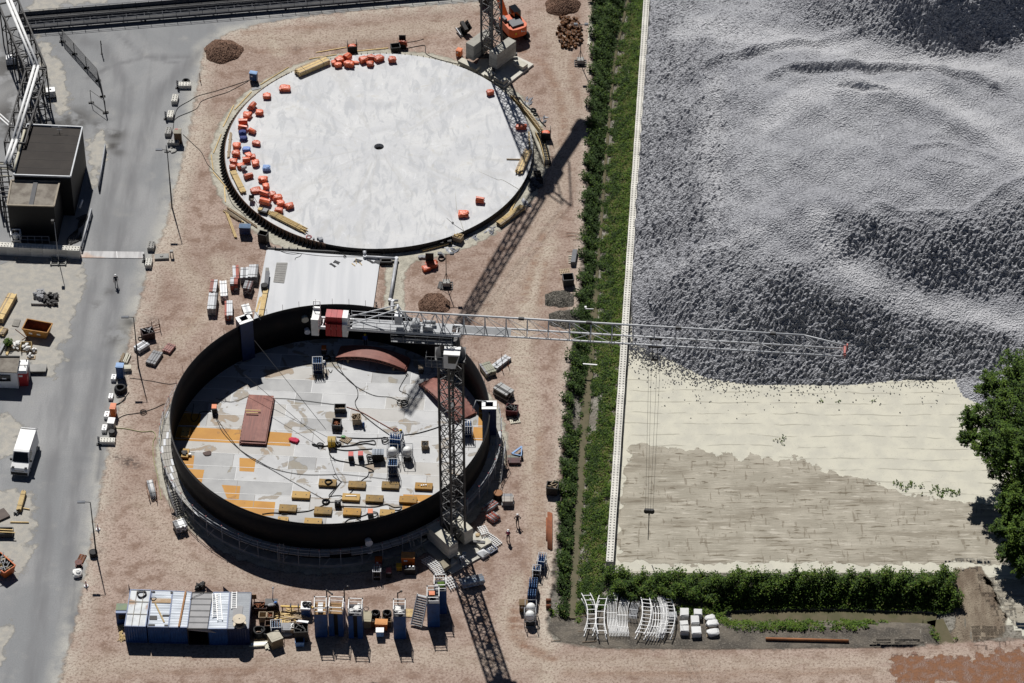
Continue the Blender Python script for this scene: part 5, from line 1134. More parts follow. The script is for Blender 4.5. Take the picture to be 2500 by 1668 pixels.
m_ = MB(); a = wa(935,495); m_.bar(a, a+up*2.2, .12); m_.box((a.x,a.y,0), (.3,.3,.06)); m_.tube(a+up*1.6, a+up*1.6+Vector((.14,0,0)), .05); single(m_, "marker_post", [DARKS], a, "thin dark marker post standing alone on the road", "post")
m_ = MB(); a = wa(1838,745); m_.tube(a, a+up*1.3, .05, 6); m_.box((a.x,a.y,0), (.2,.2,.05)); single(m_, "marker_post", [RUST], a, "short rusty stake standing in the gravel below the brown mound", "post")
# concrete blocks along the road
def lego(p, L, Wd, Hh, nl, nw, rz, label, mat=None, grp="studded concrete blocks along the road"):
    o = block_mesh(L, Wd, Hh, nl, nw, MB()).build("concrete_block", [mat or LEGO]); o.location = p; o.rotation_euler = (0,0,rz); tag(o, label, "concrete block", grp); return o
lego(wa(1697,800), 1.55,.8,.55,4,2,rad(0),"studded concrete block with a tyre lying behind it")
lego(wa(1608,930), .75,1.5,.6,2,4,rad(-4),"studded concrete block, second down the right edge of the road")
lego(wa(1567,1078), .75,1.4,.6,2,4,rad(-4),"studded concrete block with a striped board at its left side")
lego(wa(1548,1230), .75,1.35,.6,2,4,rad(-6),"weathered studded block left of the upright wooden crate", CONCD)
lego(wa(1594,1330), 1.5,.7,.6,4,2,rad(-2),"studded block lying crosswise in front of the wooden crate", CONCD)
lego(wb(1390,712), .8,1.3,.6,2,4,rad(-4),"mossy studded block above the right end of the steel plate", CONCD)
lego(wb(1367,868), .75,1.35,.6,2,4,rad(-3),"clean studded block below the right end of the steel plate")
lego(wc(1046,350), .55,.85,.5,1,2,rad(-5),"small two-stud block beside the light blue cabinet",WHITEP); lego(wc(1019,520), .5,.85,.4,1,3,rad(-3),"small scalloped white block below the black tyre",WHITEP)
lego(wc(983,692), .55,.9,.5,1,2,rad(-5),"small two-stud block beside the orange cabinet",WHITEP); lego(wc(961,815), .55,.95,.5,1,2,rad(-3),"small two-stud block beside the grey machine",WHITEP)
lego(wc(988,930), 1.75,.75,.5,5,2,rad(-2),"long studded block with rubble on top at the road edge")
lego(wb(1485,800), 1.75,.9,.3,1,1,rad(4),"flat worn grey slab lying right of the steel plate", CONCD)
coil(wa(1708,762,.0), .42,.12,RUBBER,"black tyre lying behind the first road block",3,"tyre","tyre"); coil(wc(1107,455),.62,.16,RUBBER,"large black tyre lying below the light blue cabinet",3,"tyre","tyre")
t = thing("wooden_crate", "tall weathered wooden crate with a red notice on top, beside the road blocks", "crate", wa(1637,1305)); o = wa(1637,1305); MB().box(o, (.9,.75,1.75)).build("crate_body", [M("brown_ply", (.15,.10,.055), rough=.8)], t); m_ = MB(); m_.box(o+up*1.752, (1.0,1.0,.08)); [m_.box(o+Vector((0,-.35+i*.17,1.84)), (.98,.12,.02)) for i in range(5)]; m_.build("crate_top", [M("pale_ply", (.46,.42,.33))], t); MB().box(o+Vector((-.15,.32,1.87)), (.35,.18,.02)).build("notice", [RED], t)
m_ = MB(); [m_.blob(wa(1590+random.uniform(-35,35),1375+random.uniform(-25,25)), (random.uniform(.2,.45),)*2+(.18,), 0, i, .4, i) for i in range(8)]; single(m_, "rubble_heap", [CONCD], wa(1590,1375), "small heap of grey rubble below the crosswise block", "rubble")
m_ = MB(); a = wa(1530,1395); m_.tube(a, a+up*1.1, .05, 6); m_.box((a.x,a.y,0), (.6,.3,.1)); single(m_, "stub_post", [DARKS], a, "short dark post on a foot left of the rubble heap", "post")
# concrete block wall, steel road plate
P0, P1 = wb(-160,765), wb(735,812); bw = thing("block_wall", "two-high wall of pale studded concrete blocks in front of the black building", "wall", P0, None, yaw(P0,P1)); Lw = (P1-P0).length; nb2 = 8
for k in range(nb2):
    for lv in range(2):
        pb2 = block_mesh(Lw/nb2-.03, .85, .68, 4, 2 if lv else 2, MB()).build("wall_block", [LEGO]); pb2.parent = bw; pb2.location = ((k+.5)*Lw/nb2, .42, lv*.7)
m_ = MB(); q = [wb(740,740),wb(1320,748),wb(1332,808),wb(738,800)]; rp_ = thing("road_plate", "scuffed steel plate laid across the road", "steel plate", q[0]); b = NB("scuffed_plate"); n = b.noise(.5,5,b.pos((2.5,.3,1))); n2 = b.noise(.16,3); c = b.mix(b.rng(n,.35,.65),(.30,.29,.29),(.47,.465,.46)); c = b.mix(b.rng(n2,.48,.58,0,.75), c, (.45,.27,.17)); b.fin(c,.55); m_.prism([(p.x,p.y) for p in q], .02, .07); m_.build("plate", [b.mat], rp_); a_, b_2 = q[0].lerp(q[1],.57), q[3].lerp(q[2],.57); MB().bar(a_+up*.075, b_2+up*.075, .06, .02).build("joint_strip", [WHITEP], rp_)
t = thing("power_outlet_post", "small grey box on legs right of the worn slab", "outlet box", wb(1578,790)); o = wb(1578,790); MB().box(o+up*.75, (.4,.35,.25)).build("box", [CONCD], t); m_ = MB(); [m_.bar(o+Vector((x,y,0)), o+Vector((x,y,.75)), .05) for x in (-.17,.17) for y in (-.14,.14)]; m_.build("legs", [BLACKS], t)
# poles
lamp_post(wa(1545,1568)+Vector((.10,-1.9,0))*0+ (at(420,507)-wa(1545,1568)), 9.3, -1, "tall dark lamp post on the gravel edge above the steel plate")
lamp_post(at(338,897), 8.0, -1, "lamp post leaning slightly beside the stacked steel frames, middle of the three"); lamp_post(at(235,1354), 8.3, -1, "nearest lamp post, standing above the container row")
lamp_post(at(674,-45), 7.5, 1, "lamp post at the top edge whose shadow falls on the road")
t = thing("camera_pole", "slim pole with a camera standing by the block wall on a ballast frame", "pole", wb(540,835)); o = wb(540,835); MB().tube(o, o+up*6.3, .06, 6, 0, .035).build("pole", [STEEL], t); MB().box(o+up*6.2+Vector((-.2,0,0)), (.35,.35,.5)).build("camera", [BLACKS], t); m_ = MB(); [m_.bar(o+Vector((-1.0,-.7+k*.35,.1)), o+Vector((1.0,-.7+k*.35,.1)), .14) for k in range(5)]; [m_.bar(o+Vector((-.9+k*.9,-.8,.22)), o+Vector((-.9+k*.9,.8,.22)), .12) for k in range(3)]; m_.build("ballast_frame", [CONCD], t)
# guard pipes beside the building
for pts, lab in ((((965,1325),(905,1568+140)),"upper grey crash rail beside the black building"),):
    t = thing("crash_rail", lab, "crash rail", wa(*pts[0]), "grey crash rails"); a, q = wa(*pts[0],.8), wa(*pts[1],.8); MB().tube(a,q,.09,8).tube(a-up*.4,q-up*.4,.09,8).build("rail", [STEEL], t); m_ = MB(); [m_.tube(a.lerp(q,k/4).to_2d().to_3d(), a.lerp(q,k/4)+up*.05, .08, 7) for k in range(5)]; m_.build("posts", [DARKS], t)
t = thing("crash_rail", "lower grey crash rail ending at the steel road plate", "crash rail", wb(840,345), "grey crash rails"); a, q, r_ = wb(838,345,.8), wb(745,695,.8), wb(712,690,.8); MB().tube(a,q,.09,8).tube(q,r_,.09,8).tube(a-up*.4,q-up*.4,.09,8).build("rail", [STEEL], t); m_ = MB(); [m_.tube(a.lerp(q,k/4).to_2d().to_3d(), a.lerp(q,k/4)+up*.05, .08, 7) for k in range(5)]; m_.build("posts", [DARKS], t)
for k in range(5): hose([wb(700+k*14,440+k*8,.1), wb(800-k*6,400+k*10,.1), wb(770-k*12,480,.1), wb(640+k*18,600,.15), wb(620+k*14,660,.1), wb(700+k*6,640,.1), wb(745,560+k*12,.1), wb(700,640,.1), wb(600+k*5,705-k*3,.1)], .05, RUBBER, ("thick black hose, outermost of the tangle beside the building","black hose in the tangle, second from the outside","black hose in the middle of the tangle by the crash rail","black hose in the tangle, second from the inside","innermost black hose of the tangle beside the building")[k], "hose", "hose")
cabinet(wb(672,300), (.55,.5,1.1), .1, WHITEP, "small white cabinet in the shade of the black building", plate=None); t = thing("white_valve", "white upright pipe valve beside the hose tangle", "valve", wb(735,345)); o = wb(735,345); MB().tube(o+Vector((0,-.3,.3)), o+Vector((.3,.6,.9)), .15, 8).build("valve_body", [WHITEP], t); MB().bar(o+Vector((-.2,-.4,0)), o+Vector((-.2,-.4,.9)), .06).bar(o+Vector((.3,-.4,0)), o+Vector((.3,-.4,.9)), .06).build("stand", [STEEL], t)
# yard clutter on the left
t = thing("broken_slab_heap", "heap of black torn sheeting and a broken slab on the sandy ground", "rubble", wb(410,1210)); m_ = MB(); [m_.blob(wb(330+random.uniform(-40,70),1165+random.uniform(-30,30)), (random.uniform(.5,1.2),random.uniform(.5,.9),random.uniform(.4,.9)), 0, i+40, .5, i) for i in range(5)]; m_.build("grey_sheeting", [GREYP], t); m_ = MB(); [m_.blob(wb(430+random.uniform(-60,95),1180+random.uniform(-45,55)), (random.uniform(.3,.9),random.uniform(.3,.7),random.uniform(.2,.8)), 0, i+60, .7, i) for i in range(16)]; m_.build("black_sheeting", [BLACKS], t); m_ = MB(); m_.ob(wb(285,1235), wb(500,1240)-wb(285,1235), Vector((0,.55,0)), up*.3); m_.build("slab", [CONCD], t)
for k, (a, q) in enumerate((((20,1420),(120,1165)),)): bundle(wb(-10,1400), wb(120,1165), 1.1,.7,7,5,[WOOD,OLDWOOD],"long stack of pale timber boards at the left edge beside the rusty skip","timber", seed=4)
bundle(wb(2,1520), wb(40,1460), 1.0,.4,4,3,[OLDWOOD,WOOD],"short stub of grey planks at the left edge below the long timber stack","timber")
t = thing("grid_mat", "small slatted wooden mat lying beside the rusty skip", "mat", wb(150,1395)); a_,b_2,c_2,d_2 = wb(130,1365,.1),wb(188,1370,.1),wb(168,1428,.1),wb(110,1418,.1); m_ = MB(); [m_.bar(a_.lerp(d_2,i/8), b_2.lerp(c_2,i/8), .1, .06) for i in range(9)]; [m_.bar(a_.lerp(b_2,i/3)-up*.04, d_2.lerp(c_2,i/3)-up*.04, .08, .05) for i in range(4)]; m_.build("slats", [M("grey_timber", (.36,.34,.30))], t)
def skip(corners, h, label, out, inn, fill=None):
    t = thing("waste_skip", label, "skip", (corners[0]+corners[2])/2-up*h); c = (corners[0]+corners[2])/2; bot = [c.lerp(p,.8)-up*(h-.12) for p in corners]; m_ = MB()
    c0 = [Vector(p) for p in corners]; ci = [c.lerp(p,.955) for p in corners]; bi = [c.lerp(p,.76)-up*(h-.2) for p in corners]
    m_.add(c0+bot, [(i,(i+1)%4,(i+1)%4+4,i+4) for i in range(4)]+[(4,5,6,7)]); m_.add(c0+ci, [(i,(i+1)%4,(i+1)%4+4,i+4) for i in range(4)]); sk_ = m_.build("skip_shell", [out], t)
    m_ = MB(); m_.add(ci+bi, [(i+4,(i+1)%4+4,(i+1)%4,i) for i in range(4)]+[(7,6,5,4)]); m_.build("skip_inside", [inn], t)
    for i in range(4): MB().bar(c0[i]+up*.03, c0[(i+1)%4]+up*.03, .12, .1).build("rim_bar", [out], sk_)
    a, q = (c0[2]+c0[3])/2, (bot[2]+bot[3])/2
    for f in (.3,.65): p = c0[3].lerp(c0[2],f).lerp(bot[3].lerp(bot[2],f),.45); nrm = (c0[2]-c0[3]).cross(bot[3]-c0[3]).normalized(); nrm = nrm if nrm.y < 0 else -nrm; MB().bar(p+nrm*.03-(c0[2]-c0[3]).normalized()*.22, p+nrm*.03+(c0[2]-c0[3]).normalized()*.22, .02, .3, 0, (bot[3]-c0[3]).normalized()).build("sign_plate", [WHITEP], sk_)
    if fill:
        r = random.Random(3); m_ = MB()
        for i in range(46): p = c+Vector((r.uniform(-.8,.8),r.uniform(-1,1),r.uniform(-.5,.15))); a = r.uniform(0,6.28); v = Vector((math.cos(a),math.sin(a),r.uniform(-.3,.4)))*r.uniform(.2,.6); m_.bar(p-v,p+v,.1,.05,r.randrange(3))
        m_.build("waste", fill, t)
    return t
skip([wb(250,1362,1.3), wb(482,1405,1.3), wb(432,1490,1.3), wb(202,1455,1.3)], 1.3, "rusty ochre waste skip standing empty on the sandy ground", M("skip_ochre", (.42,.20,.04), (.2,.09,.03), rough=.7), RUST)
skip([wd(5,370,1.3), wd(142,490,1.3), wd(40,560,1.3), wd(-110,440,1.3)], 1.3, "orange waste skip filled with broken wood at the left edge", M("skip_orange", (.55,.12,.015), (.3,.06,.01), rough=.6), BLACKS, [WOOD, OLDWOOD, GREYP])
hose([wb(140,1455,.05), wb(235,1530,.05), wb(300,1600,.05)], .035, RUST, "thin rusty rod lying on the ground below the rusty skip", "rod", "steel_rod", 2); hose([wb(200,1555,.05), wb(240,1530,.05), wb(255,1535,.05)], .035, RUST, "short bent rusty rod crossing the longer one", "rod", "steel_rod", 2)
# hut, toilet, bags
t = thing("site_hut", "white site hut with a beige flat roof and dark window at the left edge", "hut", wc(80,405)); Hh = 2.75; rf = [wc(-140,140,Hh), wc(182,142,Hh), wc(155,285,Hh), wc(-160,272,Hh)]; ct_ = (rf[0]+rf[2])/2; MB().prism([(p.x*.985+ct_.x*.015, p.y*.985+ct_.y*.015) for p in rf], .15, Hh-.12).build("wall", [WHITEP], t); MB().prism([(p.x,p.y) for p in rf], Hh-.115, Hh).build("roof", [FELT], t); MB().bar(rf[0]+up*.05, rf[1]+up*.05, .15, .2).build("roof_edge", [BLACKS], t); a_, q = wc(-20,300,2.2), wc(95,305,2.2); m_ = MB(); y_ = min(rf[2].y, rf[3].y)-.02; m_.ob((a_.x,y_-.02,1.35), (q.x-a_.x,0.02,0), (0,.06,0), (0,0,.95)); m_.build("window", [GLASSD], t); m_ = MB(); m_.box((a_.x+.75,y_-.045,1.75), (.5,.02,.2)); m_.build("window_notice", [WHITEP], t)
for k, (x0,y0,lab,mat_) in enumerate(((222,250,"red portable toilet with white roof, the front one beside the site hut",RED),(236,195,"portable toilet with white roof behind the red one beside the site hut",M("toilet_grey",(.45,.42,.42))))):
    t = thing("portable_toilet", lab, "toilet", wc(x0-18,y0,2.3).to_2d().to_3d(), "portable toilets beside the hut"); o = wc(x0-18,y0,2.3); o.z = 0; MB().box(o, (1.1,1.1,2.05)).build("cabin", [mat_], t); m_ = MB(); m_.add([o+Vector(v) for v in ((-.6,-.6,2.05),(.6,-.6,2.05),(.6,.6,2.05),(-.6,.6,2.05),(-.5,-.4,2.35),(.5,-.4,2.35),(.5,.45,2.35),(-.5,.45,2.35))], [(0,1,5,4),(1,2,6,5),(2,3,7,6),(3,0,4,7),(4,5,6,7),(3,2,1,0)]); m_.build("roof", [WHITEP], t); MB().box(o+Vector((-.2,-.565,1.5)), (.45,.02,.28)).build("sign", [WHITEP], t); MB().lathe([(.06,2.3),(.06,2.55)], o+Vector((.3,.3,0)), 8).build("vent", [BLACKS], t)
t = thing("stone_slab_stack", "stack of grey paving slabs right of the red toilet", "slabs", wc(338,262)); m_ = MB(); [m_.ob(wc(262,282,.1+i*.14)+Vector((0.02*i,0,0)), Vector((2.0,.02,0)), Vector((0.05,1.25,0)), up*.12) for i in range(3)]; m_.build("slabs", [CONCD], t); MB().box(wc(338,280), (1.7,.3,.1)).build("bearer", [OLDWOOD], t)
for i, (x,y,sx,sy,lab,mat_) in enumerate(((150,60,1.1,.9,"white sacks heaped on a pallet, left pile behind the site hut",WBAG),(245,75,1.0,.9,"grey sacks inside a wooden frame behind the site hut",WBAG),(305,95,.7,.6,"dusty sack slumped right of the framed pile",WBAG),(288,150,.8,.6,"white sack with yellow print nearest the toilets",WBAG))):
    t = thing("sack_pile", lab, "sacks", wc(x,y), "piles of sacks behind the hut"); m_ = MB(); r = random.Random(i); [m_.blob(wc(x,y)+Vector((r.uniform(-.35,.35)*sx,r.uniform(-.35,.35)*sy,.12+.2*(k//3))), (.62*sx,.42*sy,.25), 0, i*9+k, .25, r.uniform(0,3)) for k in range(8 if i < 2 else 4)]; m_.build("sacks", [mat_], t); m_ = MB(); m_.box(wc(x,y), (1.25*sx,1.05*sy,.1)); m_.build("pallet", [OLDWOOD], t)
    if i == 1: m_ = MB(); o = wc(x,y); [m_.box(o+Vector((e*.62,0,.1)), (.05,1.0,.75)) for e in (-1,1)]; m_.box(o+Vector((0,.5,.1)), (1.2,.05,.75)); m_.build("wooden_frame", [WOOD], t)
t = thing("potted_shrub", "small green shrub in a dark tub behind the site hut", "shrub", wc(80,50)); m_ = MB(); m_.lathe([(.3,0),(.4,.4)], wc(80,50), 12); m_.build("tub", [BLACKS], t); r = random.Random(2); m_ = MB()
for i in range(420): d = Vector((r.gauss(0,1),r.gauss(0,1),r.gauss(0,1))).normalized()*r.uniform(.2,.62); p = wc(80,50)+up*.8+Vector((d.x,d.y,d.z*.7)); u = Vector((r.uniform(-1,1),r.uniform(-1,1),r.uniform(-.4,.6)))*.11; w = Vector((u.y,-u.x,.03)); m_.add([p-u,p-w*.6,p+u,p+w*.6],[(0,1,2,3)],r.randrange(2))
m_.build("foliage", [G1,G2], t)
bundle(wc(62,125), wc(92,50), .3,.15,2,1,[WOOD,WOOD],"single pale plank leaning beside the shrub tub","plank","loose_plank",strap=False,bearers=0); bundle(wc(-30,120), wc(20,30), .9,.3,3,2,[CONCD,GREYP],"grey sheets stacked at the left edge behind the hut","sheets","sheet_stack",strap=False)
bundle(wc(175,1568), wc(222,1400), .55,.5,5,4,[WOOD,WOOD],"long bundle of new timber lying by the road at the lower left","timber",seed=2)
bundle(wc(145,1590), wc(172,1512), .5,.3,4,2,[DARKS,CONCD],"dark slatted frame beside the new timber bundle","frame","slatted_frame",strap=False); bundle(wd(-50,60), wd(60,10), 1.6,.2,1,1,[M("brown_sheet",(.12,.09,.075)),]*2,"brown sheet of plywood at the left edge above the trough","sheet","plywood_sheet",strap=False)
bundle(wd(95,95), wd(265,98), .12,.1,1,1,[WOOD]*2,"pale batten under the new timber bundle, lower one","batten","timber_batten",strap=False,bearers=0,jag=0); bundle(wc(215,1535), wc(272,1545), .12,.1,1,1,[WOOD]*2,"pale batten under the new timber bundle, upper one","batten","timber_batten",strap=False,bearers=0,jag=0)
t = thing("steel_trough", "dark steel trough with planks across it at the left edge", "trough", wd(20,215)); m_ = MB(); o = wd(10,205); [m_.box(o+Vector((0,e*.5,.1)), (2.8,.1,.6)) for e in (-1,1)]; m_.box(o+up*.05, (2.8,1.0,.08)); m_.box(o+Vector((1.35,0,.1)), (.1,.9,.6)); m_.build("trough_body", [DARKS], t)
for k,(x,y) in enumerate(((60,165),(80,188))): bundle(wd(-60,y-8,.75), wd(x+60,y,.75), .14,.08,1,1,[WOOD]*2,("upper plank laid across the dark trough","lower plank laid across the dark trough")[k],"plank","loose_plank",strap=False,bearers=0,z0=.0)
# ================================================================ WHITE VAN
o = wc(232,1095); vn = thing("white_van", "white delivery van with a ladder rack driving down the road", "van", o, None, rad(-97)); Lv, Wv = 5.6, 2.05
prof = [(-Lv/2,.38),(-Lv/2,2.35),(-Lv/2+.18,2.55),(.75,2.58),(1.05,2.5),(1.85,1.52),(2.55,1.28),(2.78,1.0),(2.8,.38)]
def loft(mb, prof, w, inset, m=0):
    n = len(prof); vs = [(x, s_*(w/2-inset(z)), z) for s_ in (-1,1) for x,z in prof]; fs = [(i,(i+1)%n,(i+1)%n+n,i+n) for i in range(n)]+[tuple(range(n-1,-1,-1)), tuple(range(n,2*n))]
    return mb.add([Vector(v)+o for v in vs], [tuple(reversed(f)) for f in fs], m)
ins = lambda z: max(0,(z-1.2))*.085
loft(MB(), prof, Wv, ins).build("body", [WHITEP], vn)
gw = MB(); gw.add([o+Vector(v) for v in ((1.12,-.80,2.43),(1.12,.80,2.43),(1.84,.92,1.56),(1.84,-.92,1.56))], [(3,2,1,0)]); gw.v = [(x+.012*1,y,z+.02) for x,y,z in gw.v]; gw.build("windscreen", [GLASSD], vn)
for s_ in (-1,1):
    g = MB(); g.add([o+Vector((x, s_*(Wv/2-ins(z)+.012), z)) for x,z in ((.2,2.25),(1.1,2.25),(1.7,1.55),(.2,1.5))], [(0,1,2,3)] if s_ < 0 else [(3,2,1,0)]); g.build("side_window", [GLASSD], vn)
    MB().box(o+Vector((1.55,s_*(Wv/2+.14),1.5)), (.14,.24,.3)).build("mirror", [BLACKS], vn)
    MB().box(o+Vector((2.45,s_*.75,1.22)), (.3,.3,.12)).build("headlight", [GLASSD], vn)
    for x in (-1.75,1.85): w = MB(); w.tube(o+Vector((x,s_*(Wv/2-.26),.35)), o+Vector((x,s_*(Wv/2+.01),.35)), .35, 16); ww = w.build("wheel", [RUBBER], vn); h_ = MB().tube(o+Vector((x,s_*(Wv/2+.0),.35)), o+Vector((x,s_*(Wv/2+.02),.35)), .2, 12); hh = h_.build("rim", [STEEL], ww)
MB().box(o+Vector((2.72,0,.42)), (.2,1.95,.42)).build("bumper", [BLACKS], vn); MB().box(o+Vector((2.70,0,.92)), (.16,1.1,.16)).build("grille", [BLACKS], vn)
m_ = MB(); [m_.bar(o+Vector((1.4,e*.55,1.85)), o+Vector((1.5,e*.05,1.72)), .03) for e in (-1,1)]; m_.build("wiper", [BLACKS], vn)
m_ = MB(); [m_.bar(o+Vector((-Lv/2-.55,e*.86,2.0)), o+Vector((-Lv/2+.1,e*.86,2.62)), .12) for e in (-1,1)]; [m_.bar(o+Vector((-2.7+k*.0,-.86,2.66)), o+Vector((-2.7,.86,2.66)), .06) for k in range(1)]; m_.build("ladder_rack", [WHITEP], vn)
# person on the road, cones, bits
person(wb(1068,1052), rad(-80), "person in dark clothes and a white helmet walking on the road", CLOTHD, CLOTHD, HELW, 'walk')
def cone(p, label):
    t = thing("barrier_post", label, "traffic post", p, "red and white traffic posts"); o = Vector(p); MB().lathe([(.28,0),(.28,.1),(.12,.14)], o, 10).build("foot", [WHITEP], t); m_ = MB(); [m_.lathe([(.11-.02*k,.14+k*.2),(.095-.02*k,.34+k*.2)], o, 8, k%2) for k in range(4)]; m_.build("post", [RED, WHITEP], t)
cone(wd(900,160), "red and white traffic post at the road edge, the upper one"); cone(wd(792,680), "red and white traffic post at the road edge, the lower one by the containers")
drum(wd(860,395), .45,.55, BLACKS, "black round tub at the foot of the nearest lamp post", "tub", "round_tub", inner=RUBBER); pallet(wd(748,430), rad(75), "brown pallet standing on the road beside a cable reel", RUST, L=1.3, Wd=.8); reel(wd(724,490), .42,.6, "small brown cable reel in front of the brown pallet", M("reel_brown",(.16,.07,.06))); bag(wd(712,575), (1.0,1.1,.6), .2, WBAG, "white bulk bag with tools at the road edge", None, 5, cat="bag", name="bulk_bag"); m_ = MB(); [m_.coil(wd(712+k*9,545,.62), .18,.04,1.1) for k in range(2)]; single(m_, "cable_loop", [WHITEP], wd(712,545,.6), "white cable loops lying on the bulk bag", "cable")
# cabinets along the road edge
cabinet(wc(1110,335), (.85,.75,2.0), rad(-5), BLUE, "tall light blue electrical cabinet at the road edge", lid=LBLUE, plate=None, lidh=.1); cabinet(wc(1045,680), (.6,.95,1.5), rad(-5), ORANGE, "orange electrical cabinet at the road edge", plate=None); cabinet(wc(1028,800), (.75,.9,1.3), rad(-6), CONCD, "grey machine with a pale lid below the orange cabinet", "machine", "grey_machine", lid=WHITEP, plate=None); drum(wc(1030,870), .35,.8, BLACKS, "black drum between the grey machine and the long block", "drum"); cabinet(wc(1168,265), (.9,.6,.55), rad(2), CREAM, "cream crate behind the light blue cabinet", "crate", "pale_crate", plate=None, legs=.05); bundle(wc(1130,205), wc(1165,120), 1.1,.25,5,1,[CREAM,OLDWOOD],"open pale slatted frame behind the light blue cabinet","frame","slatted_frame",strap=False,gap=.8)
cabinet(we(450,745), (.95,.55,1.4), rad(-14), BLUE, "light blue electrical cabinet at the upper left of the white slab", lid=LBLUE); m_ = MB(); a = we(472,815); m_.box((a.x,a.y,.02), (1.2,.5,.06), 0, rad(22)); single(m_, "loose_sheet", [GREYP], a, "grey sheet lying by the light blue cabinet above the slab", "sheet")
# mounds
def mound(c, R, h, label, mat, n=900, seed=0, ex=1.0):
    t = thing("gravel_mound", label, "mound", c, "mounds of loose gravel"); r = np.random.default_rng(seed); P_, F_ = grid(-R*1.1, R*1.1, -R*1.1, R*1.1, R/26); d_ = np.hypot(P_[:,0]/ex, P_[:,1]); a_ = np.arctan2(P_[:,1],P_[:,0]); rr_ = R*(1+.06*np.sin(3*a_+seed)+.04*np.sin(7*a_)); q = np.clip(1-d_/rr_, -.02, 1); z_ = np.where(q > 0, h*q**.85*(1.12-.25*q), -.05)+np.where(q > 0, r.normal(0,.035,len(q)), 0); P_, F_, u_ = compact(P_, F_, (q[F_] > 0).any(1)); ob = npmesh("gravel", np.c_[P_, z_[u_]], F_, [mat], None, False, t); return t
def gravelmat(name, a, bcol):
    b = NB(name); n = b.noise(1.,4); n3 = b.noise(7,3); c = b.mix(b.rng(n,.35,.65), a, bcol); c = b.mix(b.rng(n3,.48,.7,0,.8), c, tuple(q*.35 for q in a)); b.bump(n3,.8,.1); return b.fin(c,.95)
GB = gravelmat("brown_gravel", (.16,.095,.065), (.24,.145,.10)); GG = gravelmat("dark_grit", (.13,.12,.10), (.22,.20,.17))
mound(wa(2048,475), 2.55, 1.7, "round mound of dark brown gravel at the upper left of the yard", GB, seed=1); mound(wi(1400,50), 2.4, 1.8, "brown gravel mound at the top edge near the ditch", GB, seed=2); mound(wj(225,1225), 2.0, .8, "low brown gravel mound below the light tower", GB, seed=3); mound(wj(1375,1180), 1.6, .55, "low grey heap of grit beside the ditch, upper one", GG, seed=4, ex=1.4); mound(wj(1420,1365), 1.7, .8, "dark grey heap of grit beside the ditch, lower one by the jib", GG, seed=5, ex=1.4)
# ================================================================ ON AND AROUND THE WHITE SLAB
SZ = .93
GRP = "orange tarpaulin bundles on the white slab"
